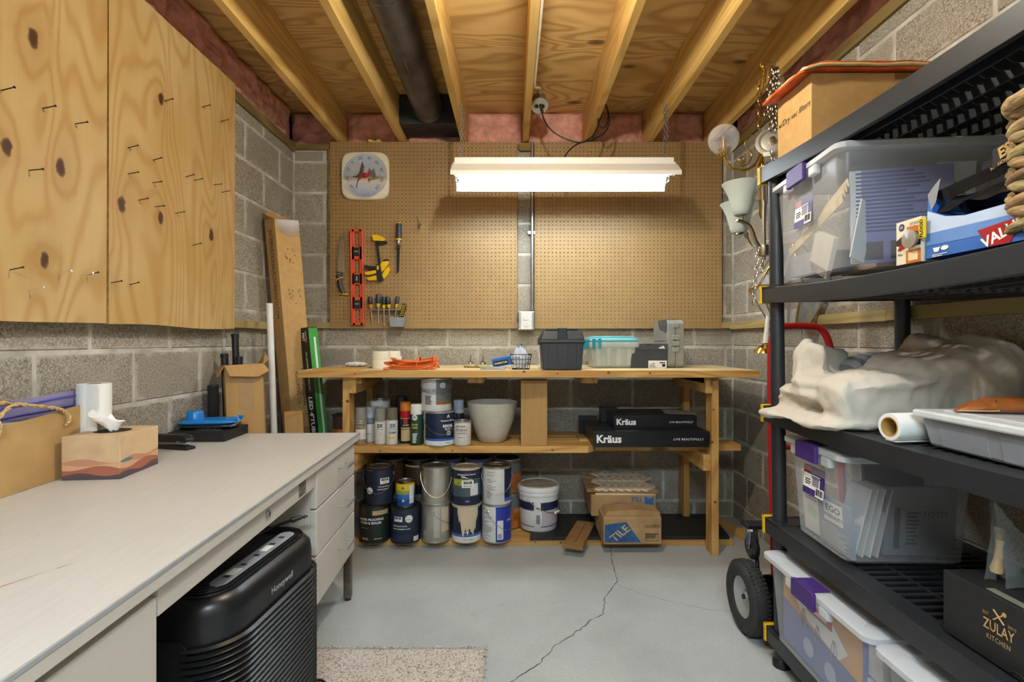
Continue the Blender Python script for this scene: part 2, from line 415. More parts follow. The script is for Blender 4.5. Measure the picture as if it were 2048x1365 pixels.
# ------------------------------------------------------------------ ceiling
JX = [-1.128, -.722, -.316, .09, .496, .902, 1.308]; JB, JT = 2.465, 2.70
cl = struct(MB().use(M_SILLX).box(XL-.2, XR+.2, YR-.2, YB+.2, JT+.02, JT+.05).build('ceiling'))
for j, (ya, yb) in enumerate(((3.052, 3.57), (1.83, 3.048), (.608, 1.826), (-1.6, .604))):
    for xa, xb in ((XL-.2, .082), (.086, XR+.2)):
        MB().use(M_SUBFLOOR).box(xa, xb, ya, yb, JT, JT+.018).build('plywood_sheet', cl)
for x in JX:
    MB().use(M_JOIST).box(x-.019, x+.019, YR, YB+.16, JB, JT).build('joist', cl, bevel=.002)
def batt(x0, x1, y, z0, z1, seed, ax='x', deep=.05):
    def fn(u, v):
        a = x0+(x1-x0)*u; z = z0+(z1-z0)*v
        n = noise.noise((a*9+seed*7, z*14, seed))*.5+noise.noise((a*30, z*40, seed))*.25
        e = min(u, 1-u)*8; e2 = min(v, 1-v)*6; puff = deep*(min(1, e)**.5)*(min(1, e2)**.5)
        q = y-puff*(.7+n)
        return (a, q, z) if ax == 'x' else (q if ax == 'l' else q, a, z)
    b = MB().use(M_PINK)
    if ax == 'x': b.grid(fn, 36, 22)
    else:
        sg = 1 if ax == 'l' else -1
        def f2(u, v):
            p = fn(u, v); return (y+sg*(y-p[0]), p[1], p[2])
        b.grid(f2, 80, 22)
    return b.build('insulation_batt', cl, smooth=80)
ed = [XL-.05]+JX+[XR+.05]
for i in range(8):
    a = ed[i]+(.019 if i else 0); b_ = ed[i+1]-(.019 if i < 7 else 0)
    batt(a, b_, YB+.085, JB-.006, JT-.002, i+1)
for i, (ya, yb) in enumerate(((-.2, 1.0), (1.0, 2.2), (2.2, 3.4))):
    batt(ya, yb, XL-.045, JB-.006, JT-.002, 20+i, 'l', .06)
    batt(ya, yb, XR+.045, JB-.006, JT-.002, 30+i, 'r', .06)
# ================================================================== plywood on the side wall
def ply_mat(name, knots, seed):
    m, nt, b = _new(name); vec = coords(nt, False)
    tc = vec
    # vec in object coords: y along the wall, z up. knots push the rings aside
    sep = nd(nt, 'ShaderNodeSeparateXYZ'); nt.links.new(tc, sep.inputs[0])
    acc = None; dark = None; wob = math_(nt, 'MULTIPLY_ADD', tex(nt, vec, 34, 4), .030, -.015)
    for (ky, kz, r) in knots:
        dy = math_(nt, 'ADD', math_(nt, 'MULTIPLY', math_(nt, 'SUBTRACT', sep.outputs[1], ky), 1.25), wob); dz = math_(nt, 'SUBTRACT', sep.outputs[2], kz)
        d2 = math_(nt, 'ADD', math_(nt, 'MULTIPLY', dy, dy), math_(nt, 'MULTIPLY', math_(nt, 'MULTIPLY', dz, dz), .55))
        g = math_(nt, 'POWER', 2.718, math_(nt, 'MULTIPLY', d2, -1/(r*r*14)))
        acc = g if acc is None else math_(nt, 'ADD', acc, g)
        k = math_(nt, 'LESS_THAN', d2, r*r*.5) if False else ramp(nt, math_(nt, 'DIVIDE', math_(nt, 'SQRT', d2), r), [(.55, (1,1,1)), (.8, (.8,.8,.8)), (1.0, (0,0,0))])
        dark = k if dark is None else math_(nt, 'MAXIMUM', dark, k)
    mp = nd(nt, 'ShaderNodeMapping'); mp.inputs['Scale'].default_value = (1, 1, .20); mp.inputs['Location'].default_value = (seed, seed*2, seed*3)
    nt.links.new(vec, mp.inputs[0]); n1 = tex(nt, mp.outputs[0], 2.6, 2, .45, .5)
    ph = math_(nt, 'ADD', n1, math_(nt, 'MULTIPLY', acc, .085))
    r = math_(nt, 'POWER', math_(nt, 'MULTIPLY_ADD', math_(nt, 'SINE', math_(nt, 'MULTIPLY', ph, 120)), .5, .5), 2.2)
    mp2 = nd(nt, 'ShaderNodeMapping'); mp2.inputs['Scale'].default_value = (1, 1, .02); nt.links.new(vec, mp2.inputs[0])
    fine = tex(nt, mp2.outputs[0], 150, 3); blot = tex(nt, vec, 2.2, 3)
    c = ramp(nt, blot, [(.35, lin('#bd9a5e')), (.6, lin('#c9aa74'))])
    c = mix(nt, math_(nt, 'MULTIPLY', r, .46), c, lin('#a67537'))
    c = mix(nt, math_(nt, 'MULTIPLY', fine, .16), c, lin('#8a5c25'))
    c = mix(nt, math_(nt, 'MULTIPLY', acc, .34), c, lin('#94652c'))
    c = mix(nt, dark, c, lin('#4e311d'))
    nt.links.new(c, b.inputs['Base Color']); b.inputs['Roughness'].default_value = .5; b.inputs['Specular IOR Level'].default_value = .3
    bump(nt, b, fine, .1, .001); return m
PX = -1.376
def pd(px): return -PX*1024/(1024-px)
def pw(px, py): Y = pd(px); return (Y, Z(py, Y))
M_EDGE = mat('plywood_edge', '#a9823f', .8, var=.2, scale=60)
M_NAIL = mat('dark_nail', '#2c2c2e', .45, .6); M_NAILW = mat('bright_nail', '#d4d2cc', .3, .6)
nail0 = None
def nail_on(board, px, py, bright=False, L=.036):
    Y, z = pw(px, py); b = MB().use(M_NAILW if bright else M_NAIL)
    tip = Vector((.012, 0, 0)); d = Vector((1, RND.uniform(-.1, .1), RND.uniform(.12, .3))).normalized()
    b.cyl((0,0,0), d*L, .0016, n=6).cyl(d*L, d*(L+.0018), .0036, n=8)
    b.build('nail', board, loc=(PX+.0005, Y, z), smooth=40)
for nm, ya, yb, kn, nails, lab in (
  ('plywood_sheet', .55, 1.742, [(67,77),(14,294),(123,335),(91,521)], [(2,181),(85,217),(150,248),(58,341),(175,550),(164,552,1),(118,547,1),(60,580,1),(20,540)], 'large knotty plywood sheet on the side wall, reaching out of frame, few nails in it'),
  ('plywood_sheet', 1.748, 2.545, [(203,539),(322,198),(243,409),(320,436),(423,470)], [(255,296),(305,321),(255,348),(304,366),(276,401),(309,414),(350,427),(371,354),(388,361),(427,370),(443,385),(385,491),(328,202),(404,214),(441,243),(222,566),(258,570)], 'narrower knotty plywood sheet nearest the back corner, studded with many nails')):
    ks = [(*pw(x, y), .021 if i % 2 else .024) for i, (x, y) in enumerate(kn)]
    b = MB().use(ply_mat('plywood_face_%d' % len(kn), ks, 1.7*len(kn)))
    zt, zb = 2.437, 1.218; n = 24
    def fx(u, v): return (PX+.004*math.sin(u*5)*(1-v), ya+(yb-ya)*u, zb+.004*math.sin(u*7)*(1-v)+(zt-zb)*v)
    b.grid(fx, n, 10).use(M_EDGE)
    vs = list(b.v); W1 = n+1
    rim = list(range(n+1))+[W1*j+n for j in range(1, 11)]+[W1*10+i for i in range(n-1, -1, -1)]+[W1*j for j in range(9, 0, -1)]
    o2 = [(vs[i][0]-.0125, vs[i][1], vs[i][2]) for i in rim]; m_ = len(rim)
    b.raw([vs[i] for i in rim]+o2, [(k, (k+1) % m_, (k+1) % m_+m_, k+m_) for k in range(m_)]+[tuple(range(m_, 2*m_))])
    sh = b.build(nm); tag(sh, lab, 'plywood', 'plywood sheets on the side wall')
    for q in nails: nail_on(sh, q[0], q[1], len(q) > 2)
for y in (.7, 1.7, 2.3):
    struct(MB().use(M_TREATED).box(XL, PX-.013, y-.04, y+.04, 1.30, 2.40).build('trim_%d' % (20+int(y*10))))

# ================================================================== pegboards
def peg_mat():
    m, nt, b = _new('pegboard_hardboard'); vec = coords(nt, False)
    n = tex(nt, vec, 3, 3); f_ = tex(nt, vec, 220, 3)
    c = ramp(nt, n, [(.3, lin('#97774a')), (.7, lin('#a28252'))]); c = mix(nt, math_(nt, 'MULTIPLY', f_, .25), c, lin('#7c5c34'))
    nt.links.new(c, b.inputs['Base Color']); b.inputs['Roughness'].default_value = .5; return m
M_PEG = peg_mat(); PY = 3.342; PITCH = .0254
def pegboard(x0, nx, lab):
    z0, nz = 1.2415, 48; r = .0036; b = MB().use(M_PEG); vs = []; fs = []
    for j in range(nz+1):
        for i in range(nx+1): vs.append((i*PITCH, 0, j*PITCH))
    dirs = [(math.cos(a*PI/4), math.sin(a*PI/4)) for a in range(8)]
    for j in range(nz):
        for i in range(nx):
            c = [j*(nx+1)+i+1+(nx+1), j*(nx+1)+i+(nx+1), j*(nx+1)+i, j*(nx+1)+i+1]   # corners at 45,135,225,315 degrees
            o = len(vs); cx, cz = (i+.5)*PITCH, (j+.5)*PITCH
            for dx, dz in dirs: vs.append((cx+r*dx, 0, cz+r*dz))
            for dx, dz in dirs: vs.append((cx+r*dx, .006, cz+r*dz))
            for k in range(4):
                a = 2*k+1
                fs.append((c[k], o+a, o+a-1)); fs.append((c[k], o+(a+1) % 8, o+a)); fs.append((c[k], c[(k+1) % 4], o+(a+1) % 8))
            for k in range(8): fs.append((o+k, o+(k+1) % 8, o+8+(k+1) % 8, o+8+k))
    b.raw(vs, fs); w_, h_ = nx*PITCH, nz*PITCH
    b.raw([(0,0,0),(w_,0,0),(w_,0,h_),(0,0,h_),(0,.006,0),(w_,.006,0),(w_,.006,h_),(0,.006,h_)], [(0,1,5,4),(1,2,6,5),(2,3,7,6),(3,0,4,7)])
    o = b.build('pegboard', loc=(x0, PY, z0), fix=False)
    return tag(o, lab, 'pegboard', 'perforated pegboards on the back wall')
pegboard(-1.187, 48, 'brown pegboard holding the dial thermometer and hand tools')
pegboard(.150, 48, 'bare brown pegboard beside the metal conduit, above the drill case')
PF = PY-.001

# ================================================================== shop light
M_TUBE = glow('tube_light', TUBE_C, TUBE_E); M_FILL = glow('fill_light_tube', FILL_C, FILL_E)
def chain_mb(b, p0, p1, ll=.026, wr=.0016, lw=.0075):
    p0 = Vector(p0); p1 = Vector(p1); d = (p1-p0); n = max(1, int(d.length/(ll*.80))); d.normalize()
    u = d.cross(Vector((0, 1, 0)) if abs(d.y) < .9 else Vector((1, 0, 0))).normalized(); w_ = d.cross(u)
    for i in range(n):
        c = p0+(p1-p0)*((i+.5)/n); s_ = u if i % 2 else w_
        pts = [c+d*(math.sin(a*PI/5)*ll*.5)+s_*(math.cos(a*PI/5)*lw) for a in range(10)]
        b.tube(pts, wr, 5, closed=True)
    return b
def shop_light(lab, loc, top, M_TUBE):
    t = thing('shop_light', lab, 'light', loc)
    L = .61
    prof = [(-.055, .115), (.055, .115), (.055, .075), (-.055, .075)]
    MB().use(M_WHITE).prism(prof, -L+.01, L-.01, 'yz').build('housing', t, bevel=.003)
    def wing(s):
        b = MB().use(M_WHITE); P = [(.054, .078), (.075, .070), (.150, .010), (.152, -.012)]; th = .0012
        ring = P+[(y+.0005, z+th) for y, z in reversed(P)]
        b.prism([(s*y, z) for y, z in ring], -L, L, 'yz'); return b.build('reflector_wing', t, smooth=20)
    wing(1); wing(-1)
    MB().use(M_WHITE).prism([(-.055,.074),(0,.052),(.055,.074)], -L+.012, L-.012, 'yz').build('center_ridge', t)
    for s in (-1, 1):
        tb = MB().use(M_TUBE).cyl((-.585, s*.062, .032), (.585, s*.062, .032), .0165, n=14, caps=False).build('light_tube', t, smooth=60)
        for e in (-1, 1):
            MB().use(M_STEEL).cyl((e*.585, s*.062, .032), (e*.60, s*.062, .032), .017).build('tube_cap', tb, smooth=40)
    for e in (-1, 1):
        for s in (-1, 1):
            MB().use(M_OFFW).box(e*.600-.005, e*.600+.005, s*.062-.013, s*.062+.013, .012, .082).build('socket', t, bevel=.002)
    for e in (-1, 1):
        xe = e*.565
        b = MB().use(M_GALV); chain_mb(b, (xe, 0, .118), (xe, 0, top), .024); chain_mb(b, (xe+.012, 0, top), (xe+.012, 0, top*.5), .024)
        b.tube([(xe, -.0, .115), (xe+.01, 0, .135), (xe, 0, .15)], .0015, 5)
        b.build('hanging_chain', t, smooth=60)
    return t
shop_light('long white fluorescent shop light hung on chains in front of the pegboards', (.285, 2.85, 2.05), .43, M_TUBE)
shop_light('added fill light in shop light form, unseen behind the camera', (.0, -.70, 2.20), .27, M_FILL)  # invented fixture, added as cool soft fill for surfaces facing the camera
# black supply cord of the light, looped over the joist
t2 = thing('power_cord', 'black power cord looping from the ceiling outlet box down to the shop light', 'cord', (0, 0, 0))
cp = [W(1084, 222, 2.93), W(1087, 236, 2.92), W(1100, 258, 2.9), W(1125, 275, 2.9), W(1158, 285, 2.9), W(1190, 277, 2.92), W(1212, 262, 2.95), W(1219, 238, 2.98), W(1212, 212, 3.0), W(1206, 205, 3.02), W(1203, 215, 3.02), W(1196, 245, 3.0), W(1205, 256, 3.0), W(1214, 248, 3.02), W(1216, 225, 3.03), W(1208, 206, 3.03), W(1204, 225, 3.0), W(1193, 258, 2.97), W(1180, 277, 2.93), W(1152, 290, 2.9), W(1135, 305, 2.88), (.285, 2.87, 2.166)]
MB().use(M_BLACK).tube(spline(cp, 6), .0042, 7).build('cord', t2, smooth=60)
MB().use(M_BLACK).cyl(W(1081, 207, 2.93), W(1085, 226, 2.925), .011, .007).build('plug', t2, smooth=40)
# ceiling outlet box and its cable
t = thing('outlet_box', 'grey octagonal metal outlet box on the joist with a black plug in it', 'outlet', (.158, 2.95, 2.535), rot=(rad(-32), 0, 0))
MB().use(M_GALV).cyl((0,0,-.03), (0,0,.03), .047, n=8).build('box', t, bevel=.003)
MB().use(mat('cover_plate', '#a9a59a', .4, .3)).cyl((0,0,-.034), (0,0,-.03), .05, n=24).build('cover', t, bevel=.001)
for s in (-1, 1): MB().use(M_BLACK).cyl((s*.017, .0, -.0365), (s*.017, 0, -.0335), .0125, n=16).build('receptacle', t)
MB().use(M_STEEL).box(-.052, -.047, -.01, .01, -.05, .06).build('bracket', t)
MB().use(M_STEEL).cyl((0, -.03, .03), (0, -.033, .045), .009, n=8).build('cable_clamp', t, bevel=.001)
cp = [(.117, .9, 2.474), (.117, 1.6, 2.474), (.117, 2.0, 2.476), (.117, 2.5, 2.48), (.119, 2.66, 2.487), (.135, 2.74, 2.515), (.152, 2.83, 2.56), (.157, 2.9, 2.585), (.158, 2.925, 2.572)]
tag(MB().use(mat('cream_cable', '#e9e0c8', .45)).tube(spline(cp, 8), .0062, 8).build('electric_cable', smooth=60), 'cream electric cable stapled along the middle joist to the outlet box', 'cable')
# conduit and wall outlet between the pegboards
t = thing('conduit', 'thin grey metal conduit running down the gap between the pegboards', 'conduit', (.132, 3.345, 0))
MB().use(M_GALV).cyl((0,0,1.345), (0,0,2.46), .0105).build('pipe', t, smooth=40)
MB().use(M_GALV).cyl((0,0,1.335), (0,0,1.365), .0145, n=6).build('coupling', t, bevel=.001)
MB().use(M_STEEL).box(-.028, .028, .0, .012, 1.86, 1.88).build('strap', t, bevel=.001)
tag(MB().use(M_SILLX).box(.048, .147, 3.343, 3.362, 2.405, 2.455).build('wood_block', bevel=.002), 'small dark wood block bridging the pegboards at the top of the gap', 'wood block')
t = thing('wall_outlet', 'metal wall outlet box with a white duplex receptacle below the conduit', 'outlet', (.092, 3.345, 1.29))
MB().use(M_GALV).box(-.053, .053, -.045, .0, -.06, .062).build('box', t, bevel=.005)
MB().use(mat('face_plate', '#dcd9d0', .35)).box(-.036, .036, -.05, -.045, -.055, .055).build('cover_plate', t, bevel=.002)
for s in (-1, 1):
    rc = MB().use(M_WHITE).cyl((0,-.054,s*.021), (0,-.05,s*.021), .0165, n=20).build('receptacle', t, bevel=.001)
    for k in (-.0055, .0055): MB().use(M_BLACKM).box(k-.0012, k+.0012, -.0548, -.0539, s*.021+.001, s*.021+.009).build('slot', rc)
    MB().use(M_BLACKM).cyl((0,-.0548,s*.021-.006), (0,-.0539,s*.021-.006), .0024, n=8).build('ground_hole', rc)
for s in (-1, 1): MB().use(M_STEEL).cyl((s*.045,-.047,s*.053), (s*.045,-.044,s*.053), .004, n=8).build('screw', t)

# ================================================================== duct between the joists
t = thing('duct_pipe', 'round dark metal duct pipe hung between two ceiling joists', 'duct', (0, 0, 0))
M_DUCT = mat('dull_duct', '#666567', .42, .75, var=.35, scale=5, bmp=.1, bscale=30)
MB().use(M_DUCT).lathe([(.0905, 0), (.0905, 4.68)], 32).build('pipe', t, loc=(-.52, -1.5, 2.607), rot=(-PI/2, 0, 0), smooth=50)
for y in (2.07, 3.17): MB().use(M_DUCT).tube([(-.52+.0915*math.cos(a*PI/16), y, 2.607+.0915*math.sin(a*PI/16)) for a in range(32)], .0028, 6, closed=True).build('seam_ring', t, smooth=60)
MB().use(mat('boot_metal', '#3c3d40', .5, .6, var=.2)).box(-.70, -.337, 3.185, 3.40, 2.513, 2.695).build('duct_boot', t, bevel=.004)
MB().use(M_DUCT).box(-.524, -.516, -1.5, 3.1, 2.5145, 2.518).build('lock_seam', t)
tag(MB().use(mat('yellow_foam', '#d9bd62', .9, var=.3, scale=60, bmp=1, bscale=80)).pillow((0, 0, .012), (.045, .02, .014), (0, .3, .2), .7).pillow((.03, 0, .02), (.02, .018, .02), e=.9).pillow((-.03, 0, .008), (.03, .02, .008), e=.8).build('foam_scrap', loc=(X(748, 3.38), 3.385, 2.458), smooth=60), 'small torn scrap of yellow foam lying on the sill above the thermometer', 'foam')
# ceiling lamps (just above the frame, and farther back)
def lamp(x, y, lab, col, e):
    t = thing('ceiling_lamp', lab, 'lamp', (x, y, JB))
    MB().use(M_WHITE).lathe([(.055, 0), (.055, -.012), (.03, -.03), (.024, -.055), (.0, -.055)], 24).build('lamp_holder', t, smooth=40)
    MB().use(glow('bulb_%d' % int(y*100), col, e)).lathe([(.0, -.056), (.013, -.06), (.016, -.075), (.028, -.10), (.030, -.118), (.024, -.138), (.0, -.148)], 20).build('bulb', t, smooth=60)
lamp(.10, 1.43, 'bare bulb ceiling lamp on the middle joist over the work area', BULB_C, BULB_E)
# ================================================================== steel desk
M_DESK = mat('desk_enamel', '#cbc4ba', .45, var=.03, scale=5)
def lam_mat():
    m, nt, b = _new('desk_laminate'); vec = coords(nt, False, (1, .06, 1)); n = tex(nt, vec, 120, 3); bl = tex(nt, coords(nt, False), 3, 4)
    c = ramp(nt, n, [(.3, lin('#c2bdb7')), (.7, lin('#cac6c1'))]); c = mix(nt, math_(nt, 'MULTIPLY', bl, .25), c, lin('#c3bdb4'))
    nt.links.new(c, b.inputs['Base Color']); b.inputs['Roughness'].default_value = .42; return m
M_LAM = lam_mat(); M_ALU = mat('aluminium_trim', '#b4b7ba', .4, .35); M_DLEG = mat('desk_leg_steel', '#6e675c', .4, .7, var=.2, scale=30)
DESK_RZ = .040
dk = thing('steel_desk', 'beige steel office desk with laminate top and three drawers along the side wall', 'desk', (-.696, 2.343, 0), DESK_RZ)
# local frame: far front corner of the top at 0,0; y runs to -1.84, x to -.73 (wall)
TL, TD, TH = -1.84, -.715, .74
MB().use(M_LAM).box(TD, -.003, TL, -.003, TH-.004, TH).build('desk_top', dk)
MB().use(M_DESK).box(TD, 0, TL, 0, TH-.030, TH-.0045).build('top_edge', dk, bevel=.002)
MB().use(M_ALU).box(-.004, .0012, TL, .0012, TH-.006, TH+.0008).box(TD, .0012, -.004, .0012, TH-.006, TH+.0008).build('trim_strip', dk)
def pedestal(y0, y1, nm):
    p = MB().use(M_DESK).box(TD+.02, -.035, y0, y1, .225, TH-.032).build(nm, dk, bevel=.002)
    return p
pedestal(-.545, -.035, 'pedestal')
pedestal(TL+.03, -1.405, 'pedestal')
def handle(d, y, z, w_=.10):
    pts = [(-.012, y-w_/2, z), (.022, y-w_/2, z), (.022, y+w_/2, z), (-.012, y+w_/2, z)]
    b = MB().use(mat('satin_steel', '#a9a9a6', .4, .6))
    b.tube([(-.012, y-w_/2, z), (.024, y-w_/2, z+.002)], .0035, 6); b.tube([(-.012, y+w_/2, z), (.024, y+w_/2, z+.002)], .0035, 6)
    b.box(.019, .027, y-w_/2-.006, y+w_/2+.006, z-.004, z+.007)
    b.build('handle', d, bevel=.001)
for z0, z1 in ((.569, .706), (.403, .563), (.228, .397)):
    d = MB().use(M_DESK).box(-.036, -.012, -.545, -.048, z0, z1).build('drawer', dk, bevel=.003)
    handle(d, -.24, (z0+z1)/2+.012)
d = MB().use(M_DESK).box(-.036, -.012, TL+.03, -1.403, .24, .690).build('drawer', dk, bevel=.003); handle(d, -1.66, .60)
d = MB().use(M_DESK).box(-.30, -.016, -1.395, -.553, .648, .704).build('center_drawer', dk, bevel=.002)
MB().use(M_STEEL).cyl((-.018, -.93, .683), (-.010, -.93, .683), .011, n=16).build('lock', d, bevel=.001)
MB().use(M_BLACKM).box(-.0105, -.0095, -.931, -.929, .678, .688).build('keyhole', d)
MB().use(mat('worn_label', '#6f665a', .8, var=.5, scale=90)).box(-.0165, -.0152, -.70, -.64, .655, .70).build('worn_patch', d)
MB().use(M_DESK).box(TD+.01, TD+.02, TL+.05, -.05, .25, TH-.032).build('back_panel', dk)
for x in (-.042, TD+.03):
    for y in (-.045, TL+.045):
        lg = MB().use(M_DLEG).box(x-.016, x+.016, y-.016, y+.016, .012, TH-.031).build('leg', dk, bevel=.002)
        MB().use(M_BLACK).cyl((x, y, 0), (x, y, .012), .015, n=12).build('foot', lg)
b = MB().use(mat('rust_scratch', '#b5794a', .7)); 
for a, c_, ww in (((-.24, -1.47), (-.205, -1.40), .0016), ((-.20, -1.392), (-.185, -1.365), .0016)):
    v = (Vector(c_)-Vector(a)).normalized(); n_ = Vector((-v.y, v.x))*ww
    b.raw([(a[0]+n_.x, a[1]+n_.y, TH+.0003), (a[0]-n_.x, a[1]-n_.y, TH+.0003), (c_[0], c_[1], TH+.0003)], [(0,1,2)])
b.build('scratch', dk)
DZ = TH+.0008
# ------------------------------------------------------------------ things on the desk
# kraft bag
KB = thing('paper_bag', 'brown kraft paper bag with twisted rope handles standing against the block wall', 'bag', (-1.36, 1.33, DZ), rot=(0, 0, rad(4)))
M_KRAFT = mat('kraft_paper', '#b2905c', .75, var=.06, scale=12, bmp=.08, bscale=200)
hb, x0, x1, y0, y1 = .215, -.075, 0.0, -.33, .31
def bagw(pa, pb, seed):
    def fn(u, v):
        x = pa[0]+(pb[0]-pa[0])*u; y = pa[1]+(pb[1]-pa[1])*u; z = hb*v
        k = .010*noise.noise((u*4+seed, v*3, seed))*(1-abs(2*u-1))
        topd = -.022*math.sin(PI*u)*v if abs(pb[1]-pa[1]) > .2 else -.012*math.sin(PI*u)*v
        return (x+k, y, z+topd)
    return fn
b = MB().use(M_KRAFT)
b.grid(bagw((x1, y0), (x1, y1), 1), 30, 14); b.grid(bagw((x0, y0), (x0, y1), 2), 30, 14)
b.grid(bagw((x0, y1), (x1, y1), 3), 8, 14); b.grid(bagw((x0, y0), (x1, y0), 4), 8, 14)
b.raw([(x0, y0, .001), (x1, y0, .001), (x1, y1, .001), (x0, y1, .001)], [(0,1,2,3)])
b.build('bag_body', KB, smooth=50, fix=False)
M_ROPE = mat('jute_rope', '#c9a870', .85, var=.25, scale=120, bmp=.6, bscale=160)
def rope(b, pts, r):
    P = spline(pts, 10); n = len(P)
    for k in range(2):
        q = []
        for i, p in enumerate(P):
            d = (P[min(i+1, n-1)]-P[max(i-1, 0)]).normalized(); u = d.cross(Vector((0,0,1)) if abs(d.z) < .9 else Vector((1,0,0))).normalized(); w_ = d.cross(u)
            a = i*.75+k*PI; q.append(p+u*(math.cos(a)*r*.5)+w_*(math.sin(a)*r*.5))
        b.tube(q, r*.62, 6)
    return b
b = MB().use(M_ROPE); rope(b, [(.004, .02, .165), (.012, .018, .19), (.008, .02, .215), (.012, .06, .245), (.012, .12, .235), (.008, .20, .218), (.006, .235, .205), (.012, .25, .18), (.004, .245, .16)], .0055); b.build('handle', KB, smooth=60)
b = MB().use(M_ROPE); rope(b, [(-.07, -.2, .18), (-.05, -.15, .22), (-.03, -.05, .24), (-.03, .06, .25), (-.05, .16, .23), (-.07, .2, .19)], .0055); b.build('handle', KB, smooth=60)
b = MB().use(M_ROPE); rope(b, [(.004, -.25, .165), (.012, -.25, .20), (.010, -.2, .235), (.012, -.1, .24), (.010, -.04, .22), (.004, -.03, .165)], .0055); b.build('handle', KB, smooth=60)
zb_ = thing('zip_bag', 'clear zip bag with a purple seal poking out of the kraft paper bag', 'bag', (-1.395, 1.35, DZ), rot=(0, 0, rad(4)))
M_ZIP = clear('violet_film', '#9a94c0', .55, .2, '#d4d0ea')
def zf(u, v): return (.012*math.sin(u*9)*v+.01*noise.noise((u*5, v*4, 3)), -.33+.63*u, .02+.225*v-.015*math.cos(u*3))
MB().use(M_ZIP).grid(zf, 40, 10).build('film', zb_, smooth=60, fix=False)
b = MB().use(mat('blue_seal', '#4a49b0', .35)); b.tube([(p[0]+.003, p[1], p[2]) for p in (zf(i/40, .93) for i in range(41))], .003, 6); b.tube([(p[0]+.003, p[1], p[2]) for p in (zf(i/40, .80) for i in range(41))], .002, 6)
b.build('seal_strip', zb_, smooth=60)
MB().use(mat('crumpled_paper', '#b9b5b8', .8, var=.2, scale=30)).pillow((-.01, 0, .10), (.022, .26, .095), e=.7).build('contents', zb_, smooth=60)
# paper towel
t = thing('paper_towel_roll', 'white paper towel roll standing behind the tissue box', 'paper towel', (-1.375, 1.685, DZ))
M_TOWEL = mat('towel_paper', '#ebeae6', .9, var=.02, bmp=.5, bscale=90)
MB().use(M_TOWEL).lathe([(.021, .279), (.046, .279), (.047, .27), (.047, .005), (.046, 0), (.021, 0)], 40).build('paper', t, smooth=40)
MB().use(M_CARDD).lathe([(.0205, .2792), (.018, .2792), (.018, .0), (.0205, 0)], 24).build('core', t, smooth=40)
MB().use(M_TOWEL).box(.012, .047, -.046, -.0445, .0, .279).build('loose_sheet', t)
# tissue box
t = thing('tissue_box', 'tissue box printed with dunes and hills, white tissue sticking out', 'tissue box', (-1.282, 1.645, DZ), rad(6))
def tissue_mat():
    m, nt, b = _new('tissue_print'); tc = nd(nt, 'ShaderNodeTexCoord'); sp = nd(nt, 'ShaderNodeSeparateXYZ'); nt.links.new(tc.outputs['Object'], sp.inputs[0])
    along = math_(nt, 'ADD', sp.outputs[0], sp.outputs[1]); z = sp.outputs[2]
    cb = nd(nt, 'ShaderNodeCombineXYZ'); nt.links.new(along, cb.inputs[0]); n = tex(nt, tc.outputs['Object'], 18, 4)
    c = mix(nt, ramp(nt, n, [(.3, (0,0,0)), (.7, (1,1,1))]), lin('#d9ba92'), lin('#c9a583'))
    for h, amp, fr, ph, col in ((.056, .006, 38, 0, '#c08a6c'), (.045, .005, 30, 2, '#d0a27e'), (.034, .007, 34, 4, '#a5614a'), (.015, .005, 44, 1, '#54454a')):
        lim = math_(nt, 'MULTIPLY_ADD', math_(nt, 'SINE', math_(nt, 'MULTIPLY_ADD', along, fr, ph)), amp, h)
        c = mix(nt, math_(nt, 'LESS_THAN', z, lim), c, lin(col))
    nt.links.new(c, b.inputs['Base Color']); b.inputs['Roughness'].default_value = .6; return m
MB().use(tissue_mat()).box(-.082, .082, -.10, .10, 0, .131).build('carton', t, bevel=.002)
MB().use(mat('teal_print', '#5d7d78', .6)).prism([(.03*math.cos(a*PI/8), .0055*math.sin(a*PI/8)) for a in range(16)], -.0008, 0, 'yz').build('printed_pond', t, loc=(.0824, -.068, .052))
MB().use(M_BLACKM).lathe([(.05, .1312), (.0, .1312)], 24).build('slot_opening', t)
b = MB().use(mat('tissue', '#f1f0ee', .9))
def tf(u, v):
    a = u*2*PI; r = .012+.05*v*(1+.3*math.sin(a*3)); return (r*math.cos(a)*.5-.02*v, r*math.sin(a), .128+.05*v*(1-.45*math.sin(a+.9))+.014*noise.noise((u*6, v*3, 1)))
b.grid(tf, 26, 7).build('tissue', t, smooth=70, fix=False)
# stapler
t = thing('stapler', 'black desk stapler on the desk beside the tissue box', 'stapler', (-1.335, 2.0, DZ), rad(-14))
MB().use(M_BLACK).prism([(-.10, 0), (.10, 0), (.10, .010), (.05, .016), (-.10, .010)], -.021, .021).build('base', t, bevel=.002)
MB().use(M_BLACK).prism([(-.102, .017), (-.085, .052), (.075, .058), (.097, .040), (.09, .028), (-.06, .024)], -.019, .019).build('arm', t, bevel=.004)
MB().use(M_STEEL).prism([(-.08, .019), (.085, .021), (.085, .029), (-.06, .026)], -.012, .012).build('staple_rail', t)
MB().use(M_STEEL).box(.05, .066, -.0205, -.019, .026, .034).build('latch', t)
